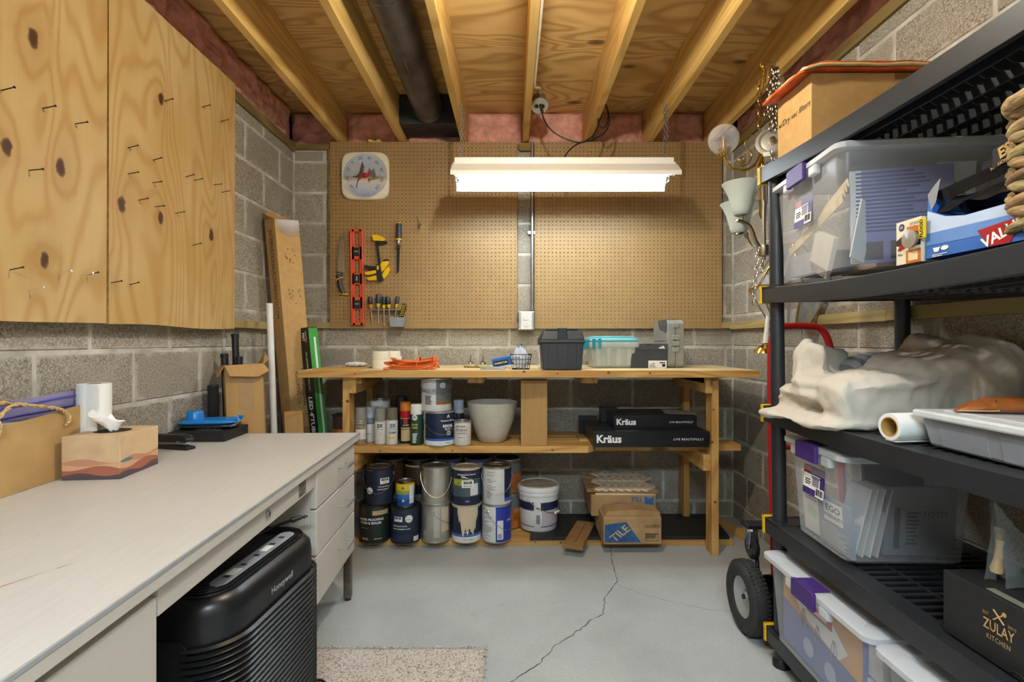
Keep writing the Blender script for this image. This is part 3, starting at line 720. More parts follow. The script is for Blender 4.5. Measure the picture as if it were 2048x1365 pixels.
# black flat box and blue case
t = thing('flat_box', 'flat black carton lying at the far end of the desk', 'box', (-1.315, 2.228, DZ), rad(2.5))
MB().use(M_BLACKM).box(-.115, .115, -.105, .105, 0, .040).build('carton', t, bevel=.002)
text('ISO', .022, M_WINK, t, (-.03, -.1056, .021), 'S', bold=.01)
text('SURGE PRO', .02, M_WINK, t, (.02, -.05, .0406), 'T', bold=.02)
t = thing('pump_case', 'blue plastic case with a raised round cap lying on the flat black box', 'case', (-1.315, 2.235, DZ+.0405), rad(10))
M_BLUE = mat('bright_blue_plastic', '#1676c2', .3); M_SMOKE = mat('smoky_plastic', '#23252b', .2)
MB().use(M_SMOKE).pillow((0, 0, .014), (.118, .068, .014), e=.55).build('base', t, smooth=60)
MB().use(M_BLUE).pillow((0, 0, .030), (.120, .070, .012), e=.5).build('lid', t, smooth=60)
MB().use(M_BLUE).lathe([(.036, .032), (.033, .072), (.030, .076), (.0, .076)], 28, (-.062, 0, 0)).build('cap', t, smooth=40)
for y in (-.03, .03): MB().use(M_BLUE).box(.09, .122, y-.012, y+.012, .036, .048).build('latch', t, bevel=.003)
MB().use(M_GLASS).tube(spline([(.10, -.06, .012), (.128, -.05, .03), (.118, -.03, .046), (.10, 0, .05)], 6), .004, 6).build('hose', t, smooth=60)
# ------------------------------------------------------------------ air purifier under the desk
ap = thing('air_purifier', 'tall black slatted air purifier tucked under the desk', 'air purifier', (-.772, 1.437, 0), rad(-5))
AL, AD, AH = .262, .138, .560      # half length (y), half depth (x), height
M_AP = mat('purifier_black', '#141518', .33, var=.08)
def stadium(s, n=14, ex=0):       # rounded rectangle outline in x,y; s shrinks it
    a, b_, r = AD-s, AL-s, max(.012, .115-s); P = []
    for cx, cy, st in ((a-r, b_-r, 0), (-a+r, b_-r, 1), (-a+r, -b_+r, 2), (a-r, -b_+r, 3)):
        for k in range(n+1):
            t_ = (st+k/n)*PI/2; P.append((cx+r*math.cos(t_), cy+r*math.sin(t_)))
    return P
def loft(b, rings):
    n = len(rings[0]); vs = [p for r in rings for p in r]; fs = []
    for i in range(len(rings)-1):
        for k in range(n): k2 = (k+1) % n; fs.append((i*n+k, i*n+k2, (i+1)*n+k2, (i+1)*n+k))
    fs += [tuple(range(n-1, -1, -1)), tuple(range((len(rings)-1)*n, len(rings)*n))]
    return b.raw(vs, fs)
loft(MB().use(M_AP), [[(x, y, z) for x, y in stadium(s)] for s, z in ((.02, 0), (.006, .012), (.006, .43), (.006, .505), (.010, .53), (.026, .548), (.05, .556))]).build('body', ap, smooth=35)
b = MB().use(M_AP)
for i in range(6): b.tube([(x, y, .555-.003*(i < 1)+.001) for x, y in stadium(.034+.0115*i)], .0034, 6, closed=True)
b.build('top_vent', ap, smooth=60)
MB().use(mat('panel_silver', '#9a9da4', .25)).prism([(.024*math.cos(a*PI/8)+.058, .024*math.sin(a*PI/8)+(.155 if a <= 8 else -.155)) for a in range(16)], .556, .5605, 'xy').build('control_panel', ap, bevel=.0015)
for y in (-.13, -.06, .0, .08, .13): MB().use(M_INK).box(.05, .066, y-.006, y+.006, .5606, .5609).build('button', ap)
for y in (-.10, .05): MB().use(M_WINK).box(.046, .070, y-.022, y+.018, .5606, .5608).build('panel_label', ap)
def slat_mesh():
    P = [p for p in stadium(-.003) if p[0] > -AD*.2 and abs(p[1]) < AL*1.01]
    P.sort(key=lambda p: p[1]); P = [p for p in P if p[0] > .015]
    b = MB().use(M_AP); vs = []; fs = []; n = len(P)
    for x, y in P:
        d = Vector((x, y*.35)).normalized()*.007
        vs += [(x-.002, y, -.005), (x+d.x, y+d.y, 0), (x-.002, y, .005)]
    for i in range(n-1):
        for k in range(3): k2 = (k+1) % 3; fs.append((3*i+k, 3*i+k2, 3*i+3+k2, 3*i+3+k))
    return b.raw(vs, fs)
sl = slat_mesh().build('slat', ap, smooth=30, loc=(0, 0, .035))
for i in range(1, 27):
    o = sl.copy(); COL.objects.link(o); o.parent = ap; o.location = (0, 0, .035+.0158*i)
text('Honeywell', .026, mat('pale_print', '#b9b9b9', .5), ap, (AD-.004, -.0, .488), 'E', bold=.008)
MB().use(M_BLACKM).prism([(-.045, .02), (-.03, .035), (.03, .035), (.045, .02), (.045, -.005), (.03, -.018), (-.03, -.018), (-.045, -.005)], -AL-.002, -AL+.01).build('hand_grip', ap, loc=(.0, .004, .43))
ac = thing('appliance_cord', 'black cord with a steel plug trailing from the air purifier over the rug', 'cord', (0, 0, 0))
MB().use(M_BLACK).tube(spline([(-.78, 1.55, .566), (-.76, 1.62, .568), (-.735, 1.655, .572), (-.715, 1.675, .575)], 6), .004, 7).build('cord', ac, smooth=60)
MB().use(M_BLACK).cyl((-.72, 1.67, .574), (-.695, 1.69, .578), .009, .007).build('plug', ac, smooth=40)
MB().use(M_STEEL).box(-.695, -.680, 1.684, 1.687, .576, .582).box(-.692, -.677, 1.696, 1.699, .576, .582).build('prong', ac)
MB().use(M_BLACK).tube(spline([(-.80, 1.60, .02), (-.68, 1.72, .013), (-.63, 1.72, .014), (-.60, 1.66, .014), (-.58, 1.55, .014), (-.60, 1.40, .014), (-.72, 1.30, .02)], 8), .0038, 7).build('cord', ac, smooth=60)
# ------------------------------------------------------------------ rug remnant
def rug_mat():
    m, nt, b = _new('berber_carpet'); vec = coords(nt, False); vo = nd(nt, 'ShaderNodeTexVoronoi'); vo.inputs['Scale'].default_value = 210; nt.links.new(vec, vo.inputs[0])
    sp = nd(nt, 'ShaderNodeSeparateColor'); nt.links.new(vo.outputs['Color'], sp.inputs[0])
    c = ramp(nt, sp.outputs[0], [(0.0, lin('#7a6a5e')), (.08, lin('#9c8878')), (.2, lin('#bcaea2')), (.5, lin('#cdc1b6')), (.8, lin('#d8cec5'))])
    nt.links.new(c, b.inputs['Base Color']); b.inputs['Roughness'].default_value = .95; bump(nt, b, vo.outputs['Distance'], .8, .004); return m
M_RUG = rug_mat()
def rf(u, v):
    x = -1.1+1.0*u; y = .35+1.572*v
    x += .006*noise.noise((y*14, 3, 1))*(u > .99); y += .006*noise.noise((x*16, 5, 2))*(v > .99)
    if min(u, 1-u, v, 1-v) < 1e-6: return (x, y, .0005)
    return (x, y, .009+.0012*noise.noise((x*90, y*90, 0)))
b = MB().use(M_RUG).grid(rf, 110, 160)
for k in range(420):      # frayed edge loops
    if k % 5 < 2: u = RND.random(); p = Vector((-1.1+u, 1.922+RND.uniform(-.004, .003), .008)); d = Vector((RND.uniform(-.3, .3), 1, 0))
    else: v = RND.random(); p = Vector((-.1+RND.uniform(-.004, .003), .35+1.572*v, .008)); d = Vector((1, RND.uniform(-.3, .3), 0))
    b.tube([p, p+d*.004+Vector((0, 0, .003)), p+d*RND.uniform(.005, .011)-Vector((0, 0, .005))], .0021, 4)
tag(b.build('rug', smooth=60, fix=False), 'cut remnant of flecked berber carpet lying on the concrete floor', 'rug')
# ================================================================== workbench
wbn = thing('workbench', 'long pine workbench with two open shelves along the back wall', 'workbench', (.088, 2.70, 0))
BX0, BX1 = -1.219, 1.219
BT = 1.004
for i in range(4):
    y0 = .040+i*.150
    MB().use(M_TOPW).box(BX0, BX1, y0, y0+.148, BT-.036, BT).build('top_plank', wbn, bevel=.002)
MB().use(M_PINE).box(BX0, BX1, 0, .038, BT-.0375, BT).build('front_edge_board', wbn, bevel=.002)
LX = (-1.004, .992)
for k, x in enumerate(LX):
    for y in (.065, .520):
        MB().use(M_PINEZ).box(x, x+.038, y, y+.089, 0, BT-.037).build('leg', wbn, bevel=.003)
    s = 1 if k == 0 else -1; xr = x+.038 if k == 0 else x-.038
    MB().use(M_PINEY).box(xr, xr+.038, .055, .62, BT-.126, BT-.037).build('top_rail', wbn, bevel=.003)
    MB().use(M_PINEY).box(xr-.0, xr+.062 if k == 0 else xr+.038, .075, .60, BT-.076, BT-.0375).build('cleat', wbn, bevel=.003)
    MB().use(M_PINEY).box(xr, xr+.038, .085, .62, .452, .541).build('shelf_rail', wbn, bevel=.003)
for x in (-.331, .292): MB().use(M_PINEY).box(x, x+.089, .10, .62, BT-.075, BT-.037).build('cross_runner', wbn, bevel=.004)
# middle shelf boards (long one sticks out past the leg)
SZ = .583
MB().use(M_PINE).prism([(-.965, .105), (.33, .105), (.372, .155), (.372, .243), (-.965, .243)], SZ-.038, SZ, 'xy').build('shelf_board', wbn, bevel=.003)
MB().use(M_PINE).box(.376, 1.19, .155, .292, SZ-.036, SZ).build('shelf_board', wbn, bevel=.003)
MB().use(M_PINE).box(-.965, .30, .248, .386, SZ-.038, SZ).build('shelf_board', wbn, bevel=.003)
MB().use(M_PINE).box(.304, 1.10, .297, .435, SZ-.036, SZ).build('shelf_board', wbn, bevel=.003)
MB().use(M_PINE).box(-.965, 1.03, .44, .578, SZ-.038, SZ).build('shelf_board', wbn, bevel=.003)
# bottom boards on the floor
for i in range(3): MB().use(M_PINE).box(-1.0 if i else -.99, 1.165, .20+i*.143, .20+i*.143+.139, 0, .038).build('bottom_board', wbn, bevel=.003)
tag(MB().use(mat('black_melamine', '#1c1b1b', .5, var=.3, scale=8)).prism([(.10, 2.88), (1.23, 2.895), (1.27, 3.27), (.14, 3.27)], .0385, .056, 'xy').build('melamine_board', bevel=.001), 'black melamine board lying on the bottom shelf under the bucket and tile cartons', 'board')
tag(MB().use(M_PINEY).box(-.03, .03, -.17, .17, 0, .038).build('wood_offcut', bevel=.003, loc=(1.33, 3.12, 0), rot=(0, 0, rad(16))), 'short pine offcut on the floor at the end of the workbench', 'offcut')
M_KNOT = mat('wood_knot', '#6d4320', .6, var=.3, scale=60)
for px, py, y, r in ((1217, 746, 2.6995, .007), (1300, 747, 2.6995, .005), (1115, 748, 2.6995, .004), (1048, 744, 2.6995, .006), (710, 748, 2.6995, .004), (695, 803, 2.7645, .008), (1424, 885, 2.7645, .007), (1430, 1005, 2.7645, .007), (1427, 820, 2.7645, .005), (1105, 901, 2.8045, .006), (905, 902, 2.8045, .005), (760, 903, 2.8045, .005), (1122, 1086, 2.8995, .006), (1070, 1085, 2.8995, .004), (1290, 1086, 2.8995, .005)):
    MB().use(M_KNOT).prism([(r*1.3*math.cos(k*PI/6), r*math.sin(k*PI/6)*(.8+.3*(k % 3 == 0))) for k in range(12)], -.0006, .0, 'xz').build('knot', wbn, loc=(X(px, y)-.088, y-2.70, Z(py, y)))
# ------------------------------------------------------------------ cartons
def carton(name, lab, cat, loc, d, rz, m, bottom=True, rot=None, group=None, flaps=True, bev=.002):
    t = thing(name, lab, cat, loc, rz, group, rot); w_, dp, h = d
    MB().use(m).box(-w_/2, w_/2, -dp/2, dp/2, 0, h-(.002 if flaps else 0)).build('carton', t, bevel=bev)
    if flaps:
        MB().use(m).box(-w_/2, w_/2, -dp/2, -.001, h-.002, h+.001).build('flap', t, bevel=.0006)
        MB().use(m).box(-w_/2, w_/2, .001, dp/2, h-.002, h+.001).build('flap', t, bevel=.0006)
    return t
def plate(m, t, name, c, w_, h, face='S', th=.0006):
    o = MB().use(m).box(-w_/2, w_/2, -h/2, h/2, 0, th).build(name, t); o.location = c; o.rotation_euler = FACE[face] if isinstance(face, str) else face; return o
def bars(m, t, c, w_, h, face='S', n=14, name='barcode'):
    b = MB().use(m); r = random.Random(int(w_*1e4)); x = -w_/2
    while x < w_/2: q = r.choice((.5, .5, 1, 1.5))*w_/n/1.6; b.box(x, min(x+q, w_/2), -h/2, h/2, 0, .0006); x += q+r.choice((.5, 1))*w_/n/1.6
    o = b.build(name, t); o.location = c; o.rotation_euler = FACE[face] if isinstance(face, str) else face; return o
def lines(m, t, c, w_, h, n, face='S', name='small_print', th=.0007, fill=.45):
    b = MB().use(m); r = random.Random(n*7+int(w_*1000))
    for i in range(n):
        y = h/2-(i+.5)*h/n; b.box(-w_/2, -w_/2+w_*r.uniform(.6, 1), y-h/n*fill/2, y+h/n*fill/2, 0, th)
    o = b.build(name, t); o.location = c; o.rotation_euler = FACE[face] if isinstance(face, str) else face; return o
# ------------------------------------------------------------------ on the bench top
BZ = BT+.0006
t = thing('hardboard_panel', 'thin tan board with a yellow edge lying at the far end of the workbench', 'board', (-.945, 2.90, BZ), rad(-3))
MB().use(mat('tan_hardboard', '#a98f64', .7)).box(-.13, .13, -.13, .16, 0, .007).build('board', t, bevel=.001)
MB().use(mat('yellow_edge', '#c99a2c', .6)).box(-.13, .13, -.132, -.1302, .0005, .0065).build('edge_strip', t)
t = thing('crumpled_packet', 'small crumpled white packet on the tan board', 'packet', (-.90, 2.96, BZ+.0072), rad(-4))
b = MB().use(mat('packet_film', '#d5d0c6', .5, var=.3, scale=50, bmp=.8, bscale=60)); b.pillow((0, 0, .014), (.062, .035, .014), e=.6); b.build('packet', t, smooth=60)
M_TAPEW = mat('white_tape', '#e9e3cf', .4, var=.03)
def tape(x, y, z, lab):
    t = thing('tape_roll', lab, 'tape', (x, y, z), 0, 'white tape rolls on the workbench')
    MB().use(M_TAPEW).lathe([(.038, .0), (.0475, .0), (.0480, .002), (.0480, .046), (.0475, .048), (.038, .048)], 36).build('tape', t, smooth=30)
    MB().use(M_CARDD).lathe([(.0379, .001), (.0379, .047), (.0365, .047), (.0365, .001)], 28).build('core', t, smooth=30)
for i in range(2):
    tape(-.752, 2.93, BZ+i*.0485, ('lower' if not i else 'upper')+' white tape roll of the front stack beside the orange cord')
    tape(-.71, 3.035, BZ+i*.0485, ('lower' if not i else 'upper')+' white tape roll of the stack behind the front tape stack')
# orange extension cord, gathered in a long hank
t = thing('extension_cord', 'orange extension cord coiled in a hank on the workbench', 'cord', (-.545, 2.80, BZ), rad(2))
M_ORG = mat('orange_cord', '#d2621c', .5, var=.06)
rr = random.Random(5); pts = []
for k in range(9):
    w_ = .125+rr.uniform(-.012, .012); dy = .034+rr.uniform(-.006, .012); zc = .010+.005*k+rr.uniform(-.003, .003); ph = rr.uniform(-.02, .02)
    for a in range(10):
        an = a*2*PI/10; pts.append((w_*math.cos(an)+ph, dy*math.sin(an)*(1+.25*math.sin(k)), max(.006, min(.062, zc+.008*math.sin(an*2+k)+.010*math.cos(an)*math.sin(k*2)))))
MB().use(M_ORG).tube(spline(pts, 3), .0052, 7).build('cord', t, smooth=60)
b = MB().use(M_ORG); b.tube(spline([(.02, -.045, .004), (.03, -.05, .03), (.035, -.02, .066), (.04, .02, .062), (.04, .05, .03), (.03, .05, .006)], 5), .0055, 7); b.tube(spline([(.11, -.03, .01), (.122, -.03, .05), (.118, 0, .072), (.128, .02, .05), (.12, .03, .02)], 5), .0055, 7)
b.build('wrap', t, smooth=60)
MB().use(M_PAPER).box(-.086, -.060, -.053, -.0515, .036, .056).build('tag', t, rot=(rad(-12), rad(8), 0))
MB().use(M_ORG).cyl((-.12, -.04, .006), (-.145, -.05, .006), .008, .007).build('plug', t, smooth=40)
# two abrasive cups with arbors on a clear bag
def arbor(x, y, lab, cc):
    t = thing('drill_cup', lab, 'drill bit', (x, y, BZ+.002), 0, 'drill cups with arbors on the workbench')
    MB().use(cc).lathe([(.0, 0), (.038, 0), (.042, .006), (.036, .013), (.015, .017), (0, .017)], 26).build('pad', t, smooth=40)
    MB().use(M_CHROME).lathe([(.018, .016), (.017, .030), (.010, .036), (0, .036)], 20).build('hub', t, smooth=40)
    MB().use(M_STEEL).cyl((0, 0, .034), (0, 0, .068), .0042, n=6).build('shaft', t)
arbor(-.245, 3.03, 'drill cup with steel arbor nearest the orange cord, dusty tan pad', mat('dusty_pad', '#9d8c60', .9, var=.3, scale=60))
arbor(-.170, 3.0, 'drill cup with steel arbor and mossy yellow pad beside the blue packet', mat('mossy_pad', '#a39346', .9, var=.4, scale=60))
t = thing('folding_rule', 'grey metal folding tool lying flat near the edge of the workbench', 'tool', (-.105, 2.80, BZ), rad(-2))
MB().use(M_GALV).box(-.068, .068, -.010, .010, 0, .009).box(-.066, .066, -.008, .012, .0095, .015).build('blade', t, bevel=.001)
MB().use(M_STEEL).cyl((.06, 0, 0), (.06, 0, .017), .006, n=12).build('pivot', t)
t = thing('blue_packet', 'blue carton with a black label leaning behind the wire basket', 'packet', (-.02, 2.97, BZ), rot=(rad(8), rad(-11), rad(-6)))
M_BLUEC = mat('blue_carton', '#2468b4', .4)
MB().use(M_BLUEC).box(-.085, .085, -.022, .022, .012, .068).build('carton', t, bevel=.002)
plate(M_INK, t, 'label', (-.035, -.0222, .040), .085, .028); text('INVENTOR', .015, M_WINK, t, (-.035, -.0232, .040), bold=.02)
plate(M_WINK, t, 'stripe', (.012, -.0222, .017), .13, .006)
b = MB().use(M_BLUEC); b.raw([(.04, 0, .06), (.10, .01, .07), (.105, .0, .125), (.085, .02, .115), (.06, .012, .10)], [(0,1,2,3,4)]); b.build('torn_flap', t)
t = thing('wire_basket', 'small black wire basket holding a crumpled clear bag', 'basket', (.048, 2.81, BZ))
b = MB().use(M_DARKMETAL)
def ring(s, z): return [(s*x, s*.8*y, z) for x, y in ((-.058,-.05),(-.04,-.062),(.04,-.062),(.058,-.05),(.058,.05),(.04,.062),(-.04,.062),(-.058,.05))]
for s, z, r in ((1.0, .082, .0022), (.93, .055, .0013), (.87, .03, .0013), (.80, .003, .0016)): b.tube(ring(s, z), r, 5, closed=True)
for x in (-.045, -.027, -.009, .009, .027, .045):
    b.tube([(x, -.050, .082), (x*.82, -.040, .003), (x*.82, .040, .003), (x, .050, .082)], .0012, 5)
for y in (-.025, 0, .025): b.tube([(-.058, y, .082), (-.046, y*.8, .003), (.046, y*.8, .003), (.058, y, .082)], .0012, 5)
b.build('wire_frame', t, smooth=60)
pb = thing('plastic_bag', 'crumpled clear plastic bag stuffed in the wire basket', 'bag', (.048, 2.81, BZ+.006))
b = MB().use(clear('cloudy_bag', '#e7ecf5', .55, .2, '#eef2fa'))
def pf(u, v):
    a = u*2*PI; r = (.020+.026*math.sin(PI*min(1, v*1.1)))*(1+.35*noise.noise((math.cos(a)*2, math.sin(a)*2, v*5))); return (r*math.cos(a)-.01*v, r*.8*math.sin(a), .003+.115*v+.018*noise.noise((u*8, v*4, 9)))
b.grid(pf, 30, 14).build('bag', pb, smooth=25, fix=False)
# dark battery box
t = thing('battery_box', 'black plastic battery box with a raised lid on the workbench', 'box', (.268, 2.83, BZ))
M_BB = mat('dark_grey_plastic', '#33363a', .5, bmp=.06, bscale=300)
MB().use(M_BB).frus((-.104, .104, -.10, .10), (-.112, .114, -.11, .11), 0, .148).build('body', t, bevel=.006)
for x in (-.07, -.02, .03, .08): MB().use(M_BB).box(x-.003, x+.003, -.113, -.104, .01, .14).build('rib', t, rot=(rad(2), 0, 0))
MB().use(M_BB).box(-.122, .122, -.119, .119, .146, .160).build('flange', t, bevel=.003)
ld = MB().use(M_BLACK); ld.frus((-.119, .119, -.113, .113), (-.102, .102, -.10, .10), .160, .212); ld.box(-.085, .085, -.095, .095, .212, .223); ld.build('lid', t, bevel=.005)
MB().use(M_BLACK).box(-.025, .025, -.117, -.095, .155, .225).build('lid_clasp', t, bevel=.003)
for s in (-1, 1): MB().use(M_BLACK).box(s*.112-.012, s*.112+.012, -.05, .05, .135, .172).build('handle_lug', t, bevel=.003)
# clear bin with teal lid
t = thing('storage_box', 'clear plastic box with teal lid beside the black battery box', 'storage box', (.585, 3.045, BZ))
M_TEAL = clear('teal_plastic', '#74c3cb', .62, .25, '#b9e6e9'); M_CL = clear('clear_box_plastic', '#dfe7e4', .45, .2, '#eef5f2')
b = MB().use(M_CL); b.frus((-.115, .115, -.10, .10), (-.135, .135, -.118, .118), 0, .150)
b.build('body', t, bevel=.012)
for x in (-.09, -.03, .03, .09): MB().use(M_CL).frus((x*.95-.012, x*.95+.012, -.104, -.09), (x-.014, x+.014, -.118, -.10), .012, .115).build('rib', t, bevel=.003)
MB().use(M_CL).box(-.143, .143, -.126, .126, .118, .152).build('rim', t, bevel=.01)
MB().use(M_TEAL).frus((-.145, .145, -.128, .128), (-.135, .135, -.118, .118), .152, .172).build('lid', t, bevel=.008)
MB().use(M_TEAL).frus((-.125, .125, -.108, .108), (-.112, .112, -.10, .10), .172, .184).build('lid_panel', t, bevel=.004)
for y in (-.06, .06): MB().use(mat('deep_teal', '#13879a', .35)).box(-.156, -.142, y-.02, y+.02, .105, .168).build('latch', t, bevel=.004)
for x in (-.118, -.085): MB().use(mat('deep_teal', '#13879a', .35)).box(x-.009, x+.009, -.136, -.124, .112, .170).build('latch', t, bevel=.004)
MB().use(mat('bin_stuff', '#b3a88f', .8, var=.35, scale=25)).pillow((0, 0, .055), (.10, .085, .048), e=.45).build('contents', t, smooth=60)
# shoe box
t = thing('shoe_box', 'dark grey shoe box with three slanted stripes and a white size label', 'box', (.786, 3.085, BZ), 0)
MB().use(mat('shoebox_grey', '#34363a', .6)).box(-.104, .104, -.15, .15, 0, .118).build('carton', t, bevel=.001)
MB().use(mat('shoebox_lid', '#3d4044', .6)).box(-.107, .107, -.153, .153, .106, .139).build('lid', t, bevel=.001)
b = MB().use(M_WINK)
for k, h in enumerate((.007, .0115, .016)): b.prism([(.058+.0115*k, .112), (.067+.0115*k, .112), (.067+.0115*k-h*.5, .112+h), (.058+.0115*k-h*.5, .112+h)], -.1540, -.1532)
b.build('stripe_mark', t)
MB().use(M_BLACKM).prism([(-.018, .139), (.014, .139), (.008, .131), (-.012, .131)], -.1536, -.1529).build('finger_hole', t)
plate(M_PAPER, t, 'size_label', (.048, -.1506, .022), .105, .042)
MB().use(M_INK).box(.06, .092, -.1519, -.1513, .028, .034).build('label_print', t); MB().use(M_INK).box(.074, .092, -.1519, -.1513, .008, .024).build('label_print', t); MB().use(M_INK).prism([(.0, .018), (.03, .024), (.034, .030), (.01, .022)], -.1519, -.1513).build('printed_shoe', t)
lines(M_INK, t, (.022, -.1513, .011), .04, .012, 3)
# drill case
t = thing('drill_case', 'grey moulded plastic drill case standing on end beside the shoe box', 'tool case', (.945, 3.10, BZ), 0)
M_CASE = mat('case_grey', '#8d8c84', .5, bmp=.08, bscale=250); M_CASED = mat('case_dark', '#4b4d50', .5)
def rr_poly(x0, x1, z0, z1, r, n=5):
    P = []
    for cx, cz, a0 in ((x1-r, z0+r, -PI/2), (x1-r, z1-r, 0), (x0+r, z1-r, PI/2), (x0+r, z0+r, PI)):
        for k in range(n+1): a = a0+PI/2*k/n; P.append((cx+r*math.cos(a), cz+r*math.sin(a)))
    return P
for s, nm in ((-1, 'shell_half'), (1, 'shell_half')):
    MB().use(M_CASE).prism(rr_poly(-.145, .145, 0, .278, .03), s*.0006, s*.049, 'yz').build(nm, t, bevel=.006)
MB().use(M_CASED).prism([(-.13, .278), (-.142, .262), (-.142, .215), (-.105, .200), (-.07, .215), (.0, .222), (.04, .255), (.04, .279)], -.0505, -.048, 'yz').build('handle_recess', t, bevel=.001)
MB().use(M_CASED).box(-.032, .032, -.06, .06, .265, .284).build('handle', t, bevel=.005)
for z in (.245, .175, .14, .105): MB().use(M_CASE).box(-.022, .022, -.153, -.143, z-.014, z+.014).build('latch', t, bevel=.004)
b = MB().use(M_CASE)
for k in range(8): b.box(-.0515, -.049, -.10, .12, .03+.018*k, .037+.018*k)
b.build('side_ribs', t, bevel=.001)

# ================================================================== tools on the pegboard
# dial thermometer
t = thing('dial_thermometer', 'off-white square dial thermometer with a painted bird picture on the pegboard', 'thermometer', (X(732, PF), PF, Z(353.5, PF)))
def sq(rx, e, n=56):
    P = []
    for k in range(n):
        a = 2*PI*k/n; c, s = math.cos(a), math.sin(a); P.append((rx*math.copysign(abs(c)**e, c), rx*math.copysign(abs(s)**e, s)))
    return P
loft_b = MB().use(M_OFFW); P0 = sq(.156, .40)
loft(loft_b, [[(x*s, y, z*s) for x, z in P0] for s, y in ((1, 0), (1, -.012), (.985, -.022), (.95, -.027), (.92, -.028))]).build('bezel', t, smooth=40)
RD = .141
MB().use(M_OFFW).lathe([(RD, 0), (RD+.005, .006), (RD+.009, 0)], 48).build('dial_ring', t, rot=(PI/2, 0, 0), loc=(0, -.027, 0), smooth=50)
def dial_mat():
    m, nt, b = _new('winter_scene_dial'); vec = coords(nt, False); sp = nd(nt, 'ShaderNodeSeparateXYZ'); nt.links.new(vec, sp.inputs[0]); n = tex(nt, vec, 22, 5); n2 = tex(nt, vec, 60, 3)
    z = math_(nt, 'ADD', sp.outputs[2], math_(nt, 'MULTIPLY_ADD', n, .05, -.025))
    c = ramp(nt, math_(nt, 'MULTIPLY_ADD', z, 3.4, .5), [(.0, lin('#8b93b8')), (.2, lin('#b9bccf')), (.36, lin('#cfccc4')), (.44, lin('#a39a86')), (.52, lin('#a9adb0')), (.75, lin('#aeb4bf')), (1, lin('#b8bcc4'))])
    c = mix(nt, ramp(nt, n2, [(.6, (0,0,0)), (.75, (.5,.5,.5))]), c, lin('#efefee'))
    nt.links.new(c, b.inputs['Base Color']); b.inputs['Roughness'].default_value = .25; return m
MB().use(dial_mat()).prism([(RD*math.cos(k*PI/24), RD*math.sin(k*PI/24)) for k in range(48)], -.0295, -.026).build('dial_face', t)
for k, s_ in enumerate(('-60', '-40', '-20', '0', '20', '40', '60', '80', '100', '120')):
    a = rad(222-k*(264/9)*1.0); r = .113
    text(s_, .027, mat('dial_ink', '#3c3d40', .6), t, (r*math.cos(a), -.0300, r*math.sin(a)), (PI/2, 0, 0), spin=a-PI/2, name='numeral', bold=.0)
def blob(m, pts, y, name): MB().use(m).prism(pts, y-.0004, y).build(name, t)
M_BRN = mat('bird_brown', '#5a4438', .7, var=.3, scale=80); M_BRED = mat('bird_red', '#a5242a', .6, var=.2, scale=80); M_GRN = mat('pine_green', '#5f6a62', .8, var=.3, scale=90)
blob(mat('grass_tan', '#93724a', .8, var=.3, scale=90), [(.02,-.04),(.09,-.022),(.10,-.01),(.05,-.012),(.02,-.02)], -.0298, 'painted_grass')
blob(M_GRN, [(.01,-.01),(.03,.05),(.045,.02),(.06,.045),(.075,-.012)], -.0298, 'painted_pine')
blob(M_BRN, [(-.085,-.012),(-.05,0),(-.035,.02),(-.025,.062),(-.012,.09),(-.008,.062),(.0,.055),(-.008,.03),(-.012,0),(-.03,-.02)], -.0302, 'painted_bird')
blob(M_BRN, [(-.045,-.02),(-.038,-.02),(-.052,-.085),(-.057,-.085)], -.0302, 'painted_leg')
blob(M_BRN, [(.022,-.02),(.028,-.02),(.033,-.052),(.029,-.052)], -.0302, 'painted_leg')
blob(M_BRED, [(-.045,-.045),(-.03,-.01),(-.012,.008),(.02,.01),(.05,.035),(.062,.055),(.045,.022),(.025,-.012),(.0,-.02),(-.022,-.02)], -.0306, 'pointer')
MB().use(M_BRED).lathe([(.016, 0), (.014, .006), (.0, .009)], 22).build('hub', t, rot=(PI/2, 0, 0), loc=(.002, -.0306, .0), smooth=60)
# folding pruning saw
t = thing('hand_saw', 'hand saw with a tapered blade and curved grey and yellow handle hung on the pegboard', 'saw', (X(683, PF), PF-.012, Z(535, PF)))
def q(px, py): return (X(px-683+1024, PF), -(py-535)*PF/1024)
b = MB().use(mat('saw_steel', '#b9b9b4', .3, 1)); pl = [q(*p) for p in ((684,470),(688,474),(690,500),(691.5,541),(688,547),(676,547),(676,520),(679,490))]
b.prism(pl, -.0008, .0008).build('blade', t)
b = MB().use(M_DARKMETAL)
for k in range(20): u = k/20; x0, z0 = q(688+3.4*u, 478+62*u); b.raw([(x0, 0, z0), (x0+.004, 0, z0-.005), (x0, 0, z0-.008)], [(0,1,2)])
b.build('teeth', t)
MB().use(mat('grip_grey', '#2e3036', .5)).tube([(q(681,545)[0], -.001, q(681,545)[1]), (q(680,556)[0], -.002, q(680,556)[1]), (q(681,568)[0], -.002, q(681,568)[1]), (q(684,580)[0], -.002, q(684,580)[1]), (q(688,588)[0], -.002, q(688,588)[1])], [.017, .018, .016, .016, .014], 12).build('handle', t, smooth=60)
b = MB().use(M_YEL); b.tube([(q(675,562)[0], -.014, q(675,562)[1]), (q(681,558)[0], -.021, q(681,558)[1]), (q(688,556)[0], -.012, q(688,556)[1])], .0035, 6); b.tube([(q(681,588)[0], -.006, q(681,588)[1]), (q(698,590)[0], -.006, q(698,590)[1])], .0055, 8); b.build('yellow_band', t, smooth=60)
MB().use(M_STEEL).cyl((q(680,549)[0], -.022, q(680,549)[1]), (q(680,549)[0], 0, q(680,549)[1]), .006, n=10).build('pivot', t)
MB().use(M_STEEL).tube([(q(685,478)[0], .012, q(685,478)[1]+.02), (q(685,478)[0], -.012, q(685,478)[1]+.006), (q(685,478)[0], -.014, q(685,478)[1]-.01)], .0018, 6).build('peg_hook', t)
